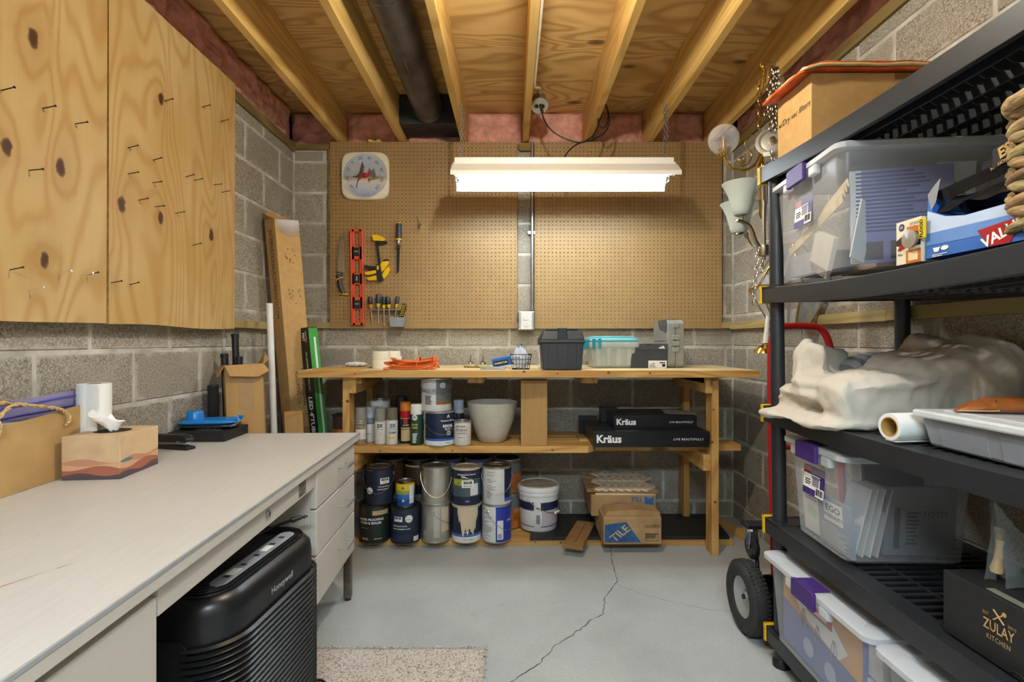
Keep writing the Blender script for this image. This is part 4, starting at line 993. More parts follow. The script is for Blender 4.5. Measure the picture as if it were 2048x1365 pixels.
# level
t = thing('spirit_level', 'orange-red spirit level hanging upright on the pegboard', 'level', (X(716, PF), PF-.014, Z(555.5, PF)), rot=(0, rad(-.8), 0))
M_LEV = mat('orange_red_plastic', '#d2492a', .35)
Lh, Lw = .311, .041
MB().use(M_LEV).box(-Lw, -Lw+.009, -.013, .013, -Lh, Lh).box(Lw-.009, Lw, -.013, .013, -Lh, Lh).build('rail', t, bevel=.002)
hol = [(.296, .20), (.115, .026), (-.047, -.128), (-.205, -.296)]
b = MB().use(M_LEV); zs = [Lh]+[z for h in hol for z in h]+[-Lh]
for i in range(0, len(zs), 2): b.box(-Lw+.009, Lw-.009, -.006, .006, zs[i+1], zs[i])
for x in (-.024, .024): b.box(x-.008, x+.008, -.006, .006, -Lh, Lh)
b.build('web', t, bevel=.0015)
for z in (.165, -.010, -.175):
    w_ = MB().use(M_BLACK).box(-.024, .022, -.0135, .012, z-.026, z+.026).build('vial_window', t, bevel=.003)
    MB().use(clear('vial_glass', '#c9d3c4', .5, .1)).cyl((-.012, -.0155, z), (.012, -.0155, z), .005, n=10).build('vial', w_, smooth=50) if z != -.010 else MB().use(clear('vial_glass', '#c9d3c4', .5, .1)).cyl((0, -.0155, z-.014), (0, -.0155, z+.014), .005, n=10).build('vial', w_, smooth=50)
MB().use(M_STEEL).tube([(.012, .014, Lh+.012), (.012, -.012, Lh+.004), (.012, -.014, Lh+.014)], .002, 6).build('peg_hook', t)
# bar clamp
t = thing('bar_clamp', 'yellow and black trigger bar clamp hung on the pegboard', 'clamp', (X(757, PF), PF-.016, Z(518, PF)))
def q(px, py): return (X(px-757+1024, PF), -(py-518)*PF/1024)
def pl(m, pts, y0, y1, nm, bv=.002): return MB().use(m).prism([q(*p) for p in pts], y0, y1).build(nm, t, bevel=bv)
pl(M_BLACKM, [(752,483),(757,483),(767,562),(762,562)], -.004, .004, 'bar', .001)
pl(M_YEL, [(746,472),(756,471),(768,476),(773,481),(770,484),(748,483)], -.011, .011, 'fixed_jaw')
pl(M_BLACK, [(756,485),(774,483),(776,487),(770,490),(758,489)], -.012, .012, 'jaw_pad')
pl(M_BLACK, [(754,531),(763,530),(768,560),(766,564),(756,562)], -.014, .012, 'slider')
pl(M_YEL, [(762,530),(768,523),(778,522),(778,529),(771,540),(764,547)], -.011, .011, 'movable_jaw')
pl(M_YEL, [(766,550),(772,540),(779,534),(782,538),(777,551),(769,560)], -.012, .010, 'movable_jaw')
pl(M_BLACK, [(767,522),(778,519),(779,523),(769,525)], -.012, .012, 'jaw_pad')
pl(M_BLACK, [(730,531),(740,533),(754,534),(754,540),(744,541),(733,538)], -.009, .009, 'trigger', .003)
pl(M_YEL, [(731,546),(736,545),(754,541),(755,548),(741,551),(733,551)], -.010, .010, 'grip', .003)
pl(M_YEL, [(735,557),(754,552),(759,557),(755,562),(738,562)], -.010, .010, 'grip', .003)
plate(M_YEL, t, 'badge', (q(758,537)[0], -.0142, q(758,537)[1]), .012, .028)
# keyhole saw
t = thing('jab_saw', 'small jab saw with a thick grey handle pointing down on the pegboard', 'saw', (X(798, PF), PF-.016, Z(495, PF)), rot=(0, rad(1.5), 0))
MB().use(mat('grip_grey', '#2e3036', .5)).lathe([(.0, .155), (.015, .153), (.018, .14), (.017, .11), (.0185, .08), (.017, .05), (.0, .05)], 18).build('handle', t, smooth=50)
MB().use(M_YEL).lathe([(.0, .158), (.016, .157), (.018, .151), (.0, .150)], 18).lathe([(.0, .054), (.0195, .053), (.0195, .043), (.0, .042)], 18).build('yellow_band', t, smooth=40)
MB().use(M_STEEL).lathe([(.0, .043), (.009, .042), (.010, .02), (.007, .012), (.0, .01)], 12).build('ferrule', t, smooth=40)
MB().use(M_BLACK).box(-.010, .010, -.008, .008, -.012, .014).build('clamp_nut', t, bevel=.002)
MB().use(M_STEEL).cyl((-.016, 0, .004), (.017, 0, .004), .004, n=8).build('thumb_screw', t)
MB().use(mat('dark_blade', '#33363c', .35, .8)).prism([(-.010, -.01), (.009, -.01), (.008, -.16), (-.004, -.175), (-.008, -.165)], -.001, .001).build('blade', t)
# bright screw hook
t = thing('peg_hook', 'bright metal double peg hook alone on the pegboard', 'hook', (X(838, PF), PF, Z(455, PF)))
MB().use(M_CHROME).cyl((.003, -.002, .02), (-.008, -.02, .064), .0018, n=6).cyl((-.008, -.02, .064), (-.008, -.021, .068), .005, n=8).tube([(-.014, -.004, .018), (.014, -.004, .018)], .0055, 6).tube([(.004, 0, .02), (.004, -.018, .012), (.005, -.022, -.012), (.005, -.03, -.02)], .0058, 8).build('hook', t, smooth=50)
# screwdriver rack and five screwdrivers
t = thing('tool_rack', 'small bent wire rack holding five screwdrivers on the pegboard', 'rack', (X(779, PF), PF, Z(621, PF)))
MB().use(M_STEEL).box(-.118, .106, -.05, -.001, -.002, .0).tube([(.10, -.004, .0), (.112, -.004, .0), (.112, -.004, .03)], .002, 6).build('rack_plate', t)
for i, (px, top, rh, lh, hc, cc, labx, tip) in enumerate((
   (744.5, 594, .0145, .052, '#23242a', '#c48a12', 'short screwdriver with black grip and amber collar, first in the rack', (749, 645)),
   (759, 589, .017, .062, '#3b3e44', '#c9b018', 'tallest fat grey gripped screwdriver, second in the rack', (759, 648)),
   (770, 594, .0145, .054, '#26282c', '#c9b018', 'dark gripped screwdriver in the middle of the rack', (770.5, 652)),
   (780.5, 594.5, .0165, .05, '#1b1c20', '#c9b018', 'glossy black gripped screwdriver, fourth in the rack', (786, 640)),
   (794, 593.5, .014, .05, '#3a3d44', '#d0b81c', 'grey gripped screwdriver beside the utility knife, last in the rack', (789, 641)))):
    s = thing('screwdriver', labx, 'screwdriver', (X(px, PF), PF-.028, Z(621, PF)), 0, 'screwdrivers in the wire rack', rot=(0, math.atan2((px-tip[0])*.5, tip[1]-621), 0))
    zt = (621-top)*PF/1024; zb = zt-lh
    MB().use(mat('grip_'+hc[1:], hc, .4)).lathe([(.0, zt), (rh*.8, zt-.002), (rh, zt-.010), (rh*.94, zt-.03), (rh, zb+.01), (rh*.8, zb), (.0, zb)], 14).build('handle', s, smooth=40)
    MB().use(mat('collar_'+cc[1:], cc, .3)).lathe([(.0, zb), (rh*.85, zb-.001), (rh*.7, zb-.016), (.007, zb-.026), (.0, zb-.028)], 14).build('collar', s, smooth=40)
    MB().use(M_CHROME).cyl((0, 0, zb-.02), (0, 0, -(tip[1]-621)*PF/1024), .0034, n=8).build('shaft', s, smooth=40)
t = thing('peg_bin', 'small grey plastic bin hooked on the pegboard under the screwdrivers', 'bin', (X(798, PF), PF-.001, Z(654, PF)))
M_GBIN = mat('bin_grey', '#8e939c', .45)
b = MB().use(M_GBIN); w0, w1, d_, h_ = .040, .050, .075, .058
for a, c_ in (((-w0, -d_+.012), (w0, -d_+.012)), ((w0, -d_+.012), (w0, 0)), ((w0, 0), (-w0, 0)), ((-w0, 0), (-w0, -d_+.012))):
    k = w1/w0; top = lambda p: (p[0]*k, p[1]*1.12, h_)
    b.raw([(*a, 0), (*c_, 0), top(c_), top(a)], [(0,1,2,3)])
b.raw([(-w0, -d_+.012, .001), (w0, -d_+.012, .001), (w0, 0, .001), (-w0, 0, .001)], [(0,1,2,3)])
o = b.build('tray', t); m_ = o.modifiers.new('wall', 'SOLIDIFY'); m_.thickness = .0025
s = thing('utility_knife', 'black and yellow utility knife standing in the grey peg bin', 'knife', (X(801, PF), PF-.035, Z(650, PF)), rot=(rad(6), rad(16), 0))
M_KNIFE = mat('knife_pattern', '#2a2718', .5, var=.9, scale=180)
MB().use(M_KNIFE).prism(rr_poly(-.013, .013, .0, .14, .008), -.008, .008).build('handle', s, bevel=.003)
MB().use(M_YEL).prism(rr_poly(-.022, .02, .02, .045, .008), -.009, .009).build('slider', s, bevel=.003)
b = MB().use(M_YEL)
for k in range(5): b.box(-.009, -.002, -.0087, -.008, .055+.016*k, .062+.016*k); b.box(.002, .009, -.0087, -.008, .063+.016*k, .070+.016*k)
b.build('grip_dots', s)
s = thing('hex_keys', 'bundle of small bright hex keys sticking out of the grey peg bin', 'hex key', (X(785, PF), PF-.04, Z(648, PF)))
b = MB().use(M_CHROME)
for k in range(4): b.tube([(.012+.006*k, .004*k, 0), (-.012+.006*k, .004*k, .05), (-.022+.006*k, .004*k, .052)], .0022, 6)
b.build('keys', s, smooth=40)
# ================================================================== paint cans
M_TIN = mat('tin_plate', '#c9c6bd', .28, .78, var=.08, scale=9); M_TINW = mat('worn_tin_lid', '#8f8a80', .4, .8, var=.3, scale=30)
def can(lab, x, y, z, r, h, body, rz=0, lid=None, bail=None, patches=(), texts=(), group='paint cans stored under the workbench', name='paint_can', rim=None, lean=None, ears=True, cat='paint can'):
    t = thing(name, lab, cat, (x, y, z), rz, group)
    MB().use(body).lathe([(.0, 0), (r-.003, 0), (r-.0005, .0045), (r-.0005, h-.006), (r-.003, h-.004), (.0, h-.006)], 40).build('body', t, smooth=35)
    rm = rim or M_TIN
    MB().use(rm).lathe([(r-.002, .0006), (r+.0014, .001), (r+.0016, .005), (r-.0006, .0055)], 40).build('bottom_rim', t, smooth=40)
    MB().use(rm).lathe([(r-.0006, h-.009), (r+.0018, h-.007), (r+.0018, h-.001), (r-.002, h), (r-.011, h), (r-.013, h-.005)], 40).build('top_rim', t, smooth=40)
    MB().use(lid or M_TINW).lathe([(r-.0115, h-.004), (r-.013, h+.0012), (r-.017, h+.0012), (r-.019, h-.004), (.0, h-.003)], 36).build('lid', t, smooth=40)
    for i_, (m, a0, a1, z0, z1) in enumerate(patches): MB().use(m).arc(r+.0004+.00025*i_, a0, a1, z0, z1, max(4, int(abs(a1-a0)*9))).build('label_band', t, smooth=60, fix=False)
    for q in texts:
        s, size, m, a, zz = q[:5]; text(s, size, m, t, (a, zz, 0), cyl=r+.0020, bold=q[5] if len(q) > 5 else .01)
    if bail is not None:
        a, drop = bail; u = Vector((math.sin(a), -math.cos(a), 0)); sd = Vector((math.cos(a), math.sin(a), 0)); zt = h*.80
        if ears:
            for s in (-1, 1): MB().use(M_TIN).cyl(sd*s*(r-.001)+Vector((0, 0, zt)), sd*s*(r+.004)+Vector((0, 0, zt)), .0125, .009, n=14).build('ear', t, smooth=40)
        P = [sd*(-(r+.005))+Vector((0, 0, zt))]
        for k in range(1, 12): an = PI*k/12; P.append(sd*(-math.cos(an)*(r+.006))+u*(math.sin(an)*(r+.007))+Vector((0, 0, zt-drop*math.sin(an))))
        P.append(sd*(r+.005)+Vector((0, 0, zt)))
        MB().use(M_STEEL).tube(P, .0013, 6).build('bail_handle', t, smooth=60)
    return t
N = lambda n, c, **k: mat(n, c, k.pop('rough', .35), **k)
C_NAVY = N('navy_label', '#1c2540'); C_NAVY2 = N('dark_navy_label', '#20283a'); C_DGRN = N('dark_green_label', '#1f2b27'); C_GREYB = N('steel_blue_label', '#4a5560')
C_CREAM = N('cream_paint', '#c8b89c'); C_WLAB = N('white_label', '#d9d9d8'); C_BLUE2 = N('royal_blue_label', '#26389a'); C_LAV = N('lavender_plastic', '#7f86b8'); C_BROWN = N('brown_can', '#4b3327')
C_GREYL = N('grey_can', '#6c6a68'); C_ORANGE = N('orange_print', '#b0682a', var=.3); C_BLACKL = N('black_label', '#1d1d20'); C_YELL = N('yellow_label', '#d6b72c'); C_SKY = N('sky_blue_label', '#2f66a8'); C_BEIGE = N('beige_label', '#b8a177')
C_DROSE = N('russet_print', '#5e3524')
GH = .208; GR = .0825; CZ = .0386; CY = 2.915
def cx(px, y=CY): return X(px, y)
# front row: bottom, then the can on top
can('dark green stain can on the bottom shelf next to the desk, lower of its pair', cx(750), CY, CZ, .086, GH, C_DGRN, 0, rim=M_BLACKM, lid=M_BLACKM, ears=False,
    patches=[(C_BROWN, -1.3, -.35, .15, .195), (C_BEIGE, .1, 1.2, .155, .18)], texts=[('WATER PROOFING', .0175, M_WINK, -.05, .132, .02), ('STAIN & SEALER', .0175, M_WINK, -.05, .113, .02), ('100% ACRYLIC', .008, C_BEIGE, -.45, .085), ('BEHR', .016, C_BEIGE, -.4, .025, .03), ('SEMI TRANS', .008, M_WINK, .45, .025)])
can('navy interior paint can with crusted tan lid, stacked on the dark green stain can', cx(758), CY, CZ+GH+.001, .082, GH*.97, C_NAVY2, 0, bail=(.1, .095), rim=M_BLACKM, lid=mat('crusted_lid', '#6b5a45', .7, var=.5, scale=40),
    patches=[(M_WINK, .33, .98, .118, .150), (C_BEIGE, -.9, -.2, .192, .200)], texts=[('BEHR', .018, M_INK, .66, .140, .04), ('ULTRA', .009, M_INK, .66, .124), ('STAIN BLOCKING', .0085, M_WINK, .6, .103), ('PAINT & PRIMER', .0095, M_WINK, .55, .088)])
def sticker(t, r, a, z, rr, m, txt):
    vs = [(r*math.sin(a), -r*math.cos(a), z)]
    for k in range(20): an = 2*PI*k/20; aa = a+rr*math.cos(an)/r; vs.append((r*math.sin(aa), -r*math.cos(aa), z+rr*math.sin(an)))
    vs = [(x_*1.012, y_*1.012, z_) for x_, y_, z_ in vs]; MB().use(m).raw(vs, [(0, 1+k, 1+(k+1) % 20) for k in range(20)]).build('round_sticker', t, fix=False)
    text(txt, .009, C_DROSE, t, (a, z-.004, 0), cyl=r+.0018)
for o in list(COL.objects):
    if o.get('label', '').startswith('navy interior paint can with crusted'): sticker(o, .0835, -.38, .082, .019, C_WLAB, 'Rose')
tb = can('black and navy paint can with a round pale sticker, under the small yellow can', cx(812), CY-.01, CZ, GR, GH*.95, C_NAVY2, 0, rim=M_BLACKM, lid=M_BLACKM,
    patches=[(C_NAVY, -1.4, 1.4, .02, .055), (M_WINK, -.62, -.02, .122, .150), (C_WLAB, .75, 1.2, .008, .035)], texts=[('BEHR', .018, M_INK, -.33, .141, .04), ('ULTRA', .009, M_INK, -.33, .127), ('STAIN BLOCKING', .0105, M_WINK, -.2, .098), ('PAINT & PRIMER IN ONE', .0095, M_WINK, -.1, .082)])
sticker(tb, .0838, .42, .138, .021, C_WLAB, 'Blush')
can('small quart can with a yellow to blue sea label, on the black and navy can', cx(813), CY-.03, CZ+GH*.95+.001, .053, .140, N('deep_blue_label', '#1d4a8c'), 0, rim=M_BRASS,
    patches=[(C_YELL, -1.5, 1.5, .092, .130), (N('olive_blend', '#8b9a58'), -1.5, 1.5, .070, .092), (C_SKY, -1.5, 1.5, .045, .070), (C_WLAB, .62, 1.2, .02, .12)], texts=[('A', .018, C_NAVY, -.05, .108, .05), ('n', .022, M_WINK, -.02, .040, .05)])
can('bare silver can, lower of the bare metal pair', cx(872), CY, CZ, GR, GH, M_TIN, .4, bail=(.15+.9, .07), patches=[(C_CREAM, .12, .75, .06, .195), (M_TIN, -.4, .0, .03, .19)])
can('bare silver can with rust stained lid, stacked on the other bare can', cx(872), CY, CZ+GH+.001, GR, GH, M_TIN, 0, bail=(.2, .12), lid=mat('stained_lid', '#8a7f70', .45, .6, var=.5, scale=25))
M_DRIP = C_CREAM
td = can('white based navy paint can with cream drips down its front, lower of its pair', cx(933), CY, CZ, GR, GH*.97, C_NAVY, 0, rim=M_DRIP, lid=M_DRIP,
    patches=[(C_WLAB, -1.5, 1.5, .006, .035), (N('mid_blue_label', '#4560b4'), -1.5, 1.5, .035, .05)], texts=[('INTERIOR', .009, M_WINK, .05, .06), ('ENAMEL', .008, C_NAVY, .1, .043), ('EGG SHELL  BASE 14', .007, M_INK, .2, .020)])
def drips(t, r, a0, a1, zt, seed, n=26, lo=.06, hi=.13):
    rr_ = random.Random(seed); vs = []; fs = []; z = .1
    for k in range(n+1):
        a = a0+(a1-a0)*k/n; e = min(k, n-k)/n*2; z = zt-.03-.105*min(1, e*2.0)+rr_.choice((-.022, -.008, 0, .012, .02))
        vs += [(r*math.sin(a), -r*math.cos(a), zt), (r*math.sin(a), -r*math.cos(a), z)]
        if k: fs.append((2*k-2, 2*k, 2*k+1, 2*k-1))
    MB().use(M_DRIP).raw(vs, fs).build('paint_drip', t, smooth=60, fix=False)
drips(td, .0836, -.55, .95, .195, 4)
can('navy paint can with botanical label and cream lid, stacked on the dripped can', cx(933), CY, CZ+GH*.97+.001, GR, GH, C_NAVY, 0, rim=M_DRIP, lid=M_DRIP, bail=(1.4, .02),
    patches=[(C_GREYB, -1.5, 1.5, .055, .152), (N('lime_label', '#a9b04a', var=.4), -.9, .5, .115, .152), (C_WLAB, .35, .95, .06, .125), (M_WINK, -.22, .58, .105, .145)], texts=[('BEHR', .021, M_INK, .18, .132, .04), ('MARQUEE', .011, M_INK, .18, .114), ('Interior Gloss Enamel', .012, M_WINK, .1, .178), ('SATIN', .008, M_WINK, .15, .03)])
t1 = can('white labelled can with a royal blue panel and barcode, lower of the end pair', cx(993), CY, CZ, GR, GH, C_WLAB, 0, bail=(.95, .10), ears=True,
    patches=[(C_BLUE2, -.02, 1.5, .006, .20), (C_WLAB, .08, .5, .02, .125)], texts=[('25', .012, M_INK, -.95, .185), ('STAIN', .016, M_WINK, 1.05, .12)])
t2_ = can('white labelled can turned to its small print, stacked on the royal blue panel can', cx(994), CY, CZ+GH+.001, GR, GH, C_WLAB, 0, bail=(.05, .105), lid=mat('tan_lid', '#7f7566', .4, .6),
    patches=[(C_NAVY, .55, 1.5, .03, .20), (N('mid_blue_label', '#4560b4'), .55, 1.5, .02, .04)])
for t_, rows, a0 in ((t1, 22, -.55), (t2_, 20, -.35)):
    b = MB().use(M_INK); rr_ = random.Random(rows)
    for i in range(rows):
        z = .19-.008*i
        if rr_.random() < .8: b.arc(GR+.0008, a0-.38, a0+rr_.uniform(-.1, .33), z, z+.0018, 4)
    b.build('small_print', t_, fix=False)
b = MB().use(M_INK)
for i in range(12): b.arc(GR+.0016, .14+.021*i, .14+.021*i+.008+.007*(i % 3 == 0), .026, .052, 1)
b.build('barcode', t1, fix=False)
MB().use(M_CARD2).box(-.04, .03, -.012, .012, GH+.0015, GH+.0025).build('lid_label', t2_, rot=(0, 0, rad(-12)))
# back row
BYY = 3.11
def cb(px): return X(px, BYY)
for px, lo, up in ((783, None, ('dull brown can standing behind the crusted lid can', C_BROWN, {})),
                   (838, None, ('dark can with brown bands and a black label, behind the small yellow can', C_BLACKL, dict(patches=[(C_BROWN, -1.5, .3, .06, .17), (C_BEIGE, -1.5, .2, .165, .175)], texts=[('BEHR', .018, M_WINK, .75, .17, .04)]))),
                   (897, None, ('lavender tub with a dark lid between the silver and navy stacks, at the back', C_LAV, {})),
                   (957, None, ('lavender tub with a dark lid behind the white labelled stack', C_LAV, {}))):
    l, m, kw = up
    can('plain grey can at the back of the bottom shelf, straight behind '+{783:'the stain can',838:'the sticker can',897:'the silver stack',957:'the dripped can'}[px], cb(px), BYY, CZ, GR, GH, C_GREYL)
    can(l, cb(px), BYY, CZ+GH+.001, .084, GH, m, lid=M_BLACKM, rim=C_GREYL if m is not C_LAV else C_LAV, **kw)
GR_ = dict(patches=[(C_ORANGE, -.2, 1.5, .01, .125), (N('dark_band', '#3b2b22'), -1.5, 1.5, .0, .01)])
can('grey can with orange wood grain label, lower one behind the white bucket', cb(1015), BYY, CZ, GR, GH, C_GREYL, texts=[('OIL', .03, C_BEIGE, .75, .11, .02)], **GR_)
can('grey can with orange wood grain label, upper one behind the white bucket', cb(1015), BYY, CZ+GH+.001, GR, GH, C_GREYL, lid=M_BLACKM, **GR_)
# ------------------------------------------------------------------ plastic bucket
t = thing('bucket', 'white plastic joint compound bucket with navy label standing on the black board', 'bucket', (X(1077, 3.06), 3.06, .0565), 0)
M_BKT = mat('bucket_white', '#dcdcdc', .4, var=.03)
MB().use(M_BKT).lathe([(.0, 0), (.106, 0), (.110, .006), (.119, .205), (.1235, .206), (.1245, .228), (.120, .236), (.0, .236)], 44).build('body', t, smooth=35)
MB().use(M_BKT).lathe([(.124, .226), (.128, .230), (.1285, .246), (.124, .254), (.112, .256), (.108, .251), (.0, .250)], 44).build('lid', t, smooth=40)
MB().use(mat('dusty_lid_top', '#b9a98f', .7, var=.2, scale=12)).lathe([(.107, .2515), (.0, .2515)], 36).build('lid_dust', t)
for a0, a1 in ((-1.5, -.28), (.06, 1.4)): MB().use(C_NAVY).arc(.1175, a0, a1, .125, .172, 12).build('label_band', t, smooth=60, fix=False)
MB().use(N('label_grey', '#b5aeb4')).arc(.1168, .12, 1.0, .045, .118, 10).build('label_panel', t, smooth=60, fix=False)
for a0, a1 in ((-1.5, -.28), (.06, 1.4)): MB().use(C_NAVY).arc(.1135, a0, a1, .030, .034, 12).build('label_line', t, smooth=60, fix=False)
b = MB().use(M_INK)
for i in range(9): b.arc(.1160, -.16+.021*i, -.16+.021*i+.011, .05, .10, 1)
b.arc(.1178, -.15, .03, .135, .141, 3)
b.build('barcode', t, fix=False)
a = .95; sd = Vector((math.cos(a), math.sin(a), 0)); u = Vector((math.sin(a), -math.cos(a), 0)); P = []
for k in range(13): an = PI*k/12; P.append(sd*(-math.cos(an)*.127)+u*(math.sin(an)*.127)+Vector((0, 0, .19-.085*math.sin(an))))
MB().use(M_STEEL).tube(P, .0018, 6).build('bail_handle', t, smooth=60)
MB().use(M_WINK).cyl(u*.127+sd*(-.02)+Vector((0, 0, .106)), u*.127+sd*.02+Vector((0, 0, .106)), .007).build('hand_grip', t, smooth=60)

# ================================================================== spray cans and more on the middle shelf
SS = SZ+.0008
def spray(lab, px, y, body, cap, caph, h=.2, r=.0325, patches=(), texts=(), dome=M_TIN, two=None):
    t = thing('spray_can', lab, 'spray can', (X(px, y), y, SS), 0, 'spray cans on the middle shelf')
    hb = h-caph
    MB().use(body).lathe([(.0, 0), (r-.002, 0), (r, .003), (r, hb-.012), (r-.001, hb-.008)], 26).build('body', t, smooth=40)
    MB().use(dome).lathe([(r+.0008, 0.0005), (r+.001, .004), (r, .005)], 26).build('bottom_rim', t, smooth=40)
    MB().use(dome).lathe([(r-.0008, hb-.012), (r+.0008, hb-.010), (r-.004, hb-.004), (r-.010, hb+.003), (.0, hb+.004)], 26).build('shoulder', t, smooth=40)
    MB().use(cap).lathe([(r-.002, hb-.008), (r-.001, hb-.004), (r-.002, h-.004), (r-.006, h), (.0, h-.0005)], 26).build('cap', t, smooth=40)
    if two: MB().use(two).lathe([(r-.0012, hb-.006), (r-.0002, hb-.004), (r-.0004, hb+caph*.42), (r-.002, hb+caph*.42)], 26).build('cap_ring', t, smooth=40)
    for i_, (m, a0, a1, z0, z1) in enumerate(patches): MB().use(m).arc(r+.0004+.00025*i_, a0, a1, z0, z1, 8).build('label_band', t, smooth=60, fix=False)
    for q in texts: text(q[0], q[1], q[2], t, (q[3], q[4], 0), cyl=r+.0016, bold=q[5] if len(q) > 5 else .01)
    return t
C_TANSP = N('champagne_can', '#b1a48f', metal=.4); C_SPW = N('spray_white', '#d8d5ce'); C_GRC = N('warm_grey_cap', '#8d877c'); C_GRC2 = N('taupe_cap', '#6f685c'); C_LBC = N('pale_blue_cap', '#b4bccb')
spray('champagne metallic spray can next to the bench leg', 722, 2.87, C_TANSP, N('clear_grey_cap', '#8b8a86'), .058, .205, texts=[('RUST-OLEUM', .007, M_INK, .2, .125), ('UNIVERSAL', .011, M_INK, .1, .110, .02), ('METALLIC', .009, M_INK, .1, .092)], patches=[(C_SPW, -.9, 1.2, .03, .085)])
spray('pale spray can with a pale blue cap beside the champagne metallic can', 741, 2.93, C_SPW, C_LBC, .055, .20, patches=[(N('slate_label', '#7d8797'), -1, 1, .105, .14)], texts=[('RUST-OLEUM', .006, M_INK, 0, .135), ('PROTECT', .010, M_INK, 0, .108, .02), ('WHITE', .007, M_INK, 0, .05)])
spray('white spray can with big dark numerals and a light grey cap', 761, 2.865, C_SPW, C_GRC, .058, .20, texts=[('2X', .026, C_NAVY, .12, .105, .05), ('ULTRA COVER', .006, M_INK, .12, .086), ('RUST-OLEUM', .006, M_INK, .1, .128)], patches=[(N('pale_patch', '#bcb7ad'), .0, .5, .05, .075)])
spray('white CLEAR spray can with a taupe cap and a yellow stripe', 784, 2.855, C_SPW, C_GRC2, .058, .205, texts=[('2X', .026, C_SKY, .35, .108, .05), ('CLEAR', .014, M_INK, .3, .070, .03), ('ULTRA COVER', .006, M_INK, .3, .09)], patches=[(C_YELL, -.6, .7, .038, .046)])
spray('black and tan lubricant spray can with an orange cap over a red ring', 811, 2.875, C_BLACKL, N('orange_cap', '#bb7420'), .082, .235, .0325, patches=[(C_BEIGE, -.6, 1.1, .02, .095), (M_RED, -.15, .6, .115, .140)], texts=[('3-IN-ONE', .008, M_WINK, .25, .108, .02), ('GARAGE DOOR', .010, C_DGRN, .3, .085, .02)], two=M_RED)
spray('dark green spray lube can with a tall white cap', 833, 2.86, N('bottle_green', '#21402f'), M_WHITE, .050, .225, .035, patches=[], texts=[('Spray', .016, C_YELL, -.1, .115, .02), ('Lube', .016, C_YELL, -.1, .098, .02), ('CRC', .013, C_DGRN, -.12, .1535, .03)], dome=M_BLACKM)
o = [q for q in COL.objects if q.get('label', '').startswith('dark green spray lube')][0]; sticker(o, .0356, -.12, .153, .016, C_WLAB, ''); 
lines(M_WINK, o, (0.0, -.0362, .04), .03, .055, 9)
spray('blue and white spray can standing behind the small white chalk paint can', 917, 2.975, C_NAVY, C_LBC, .05, .235, .0325, patches=[(C_SPW, -1.4, 1.4, .16, .18)])
spray('black capped spray can at the back behind the orange capped can', 803, 3.04, C_BLACKL, M_BLACKM, .05, .25, .036, dome=M_BLACKM)
can('orange based brown can half hidden behind the bench leg', X(686, 2.99), 2.99, SS, .06, .15, C_BROWN, patches=[(C_ORANGE, -1.5, 1.5, .0, .07)], lid=M_BLACKM, rim=M_BLACKM, group='cans on the middle shelf')
can('silver topped stain sealer can behind the row of spray cans', X(760, 3.0), 3.0, SS, .058, .235, C_WLAB, bail=(.6, .0), patches=[(M_INK, -.5, .5, .165, .20)], texts=[('COVER', .020, M_WINK, .0, .190, .03), ('STAIN', .016, M_WINK, .0, .172, .03)], group='cans on the middle shelf')
tn = can('navy paint can with a blue stripe and steel bail, under the grey and white can', X(879, 2.875), 2.875, SS, .0865, .188, C_NAVY, bail=(.35, .085), group='cans on the middle shelf',
    patches=[(C_WLAB, -1.5, 1.5, .006, .030), (N('mid_blue_stripe', '#3b63bd'), -1.5, 1.5, .030, .042), (C_WLAB, -1.5, -.95, .03, .18)], texts=[('Benjamin Moore', .013, M_WINK, .72, .140, .01), ('REGAL', .022, M_WINK, .72, .110, .03), ('SELECT', .014, M_WINK, .72, .093), ('EGGSHELL', .007, M_INK, .7, .017)])
lines(M_WINK, tn, (.062, -.0655, .072), .03, .025, 5, (PI/2, 0, .74))
text('A', .026, M_WINK, tn, (.72, .163, 0), cyl=.0877, bold=.02)
can('grey and white paint can with an orange stripe, stacked on the navy can', X(873, 2.875), 2.875, SS+.1885, .0845, .184, C_WLAB, bail=(.15, .05), group='cans on the middle shelf', lid=M_BLACKM,
    patches=[(C_GREYL, .12, 1.5, .050, .18), (C_ORANGE, .12, 1.5, .040, .054), (N('pale_grey_label', '#a8a9ab'), -1.3, .12, .105, .125)], texts=[('@', .034, M_WINK, .55, .147, .02), ('2', .02, M_WINK, -.2, .12)])
lines(M_INK, [q for q in COL.objects if q.get('label', '').startswith('grey and white paint can')][0], (-.028, -.0815, .065), .05, .05, 7, (PI/2, 0, -.34))
can('small white chalk finish paint can beside the speckled planter', X(925, 2.85), 2.85, SS, .0485, .135, N('chalk_white', '#d5cfc6'), group='cans on the middle shelf', texts=[('RUST-OLEUM', .009, M_INK, -.1, .108, .02), ('Chalked', .020, C_GREYL, -.05, .088), ('ULTRA MATTE', .008, M_INK, -.05, .070, .02), ('LINEN WHITE', .006, M_INK, -.05, .047)])
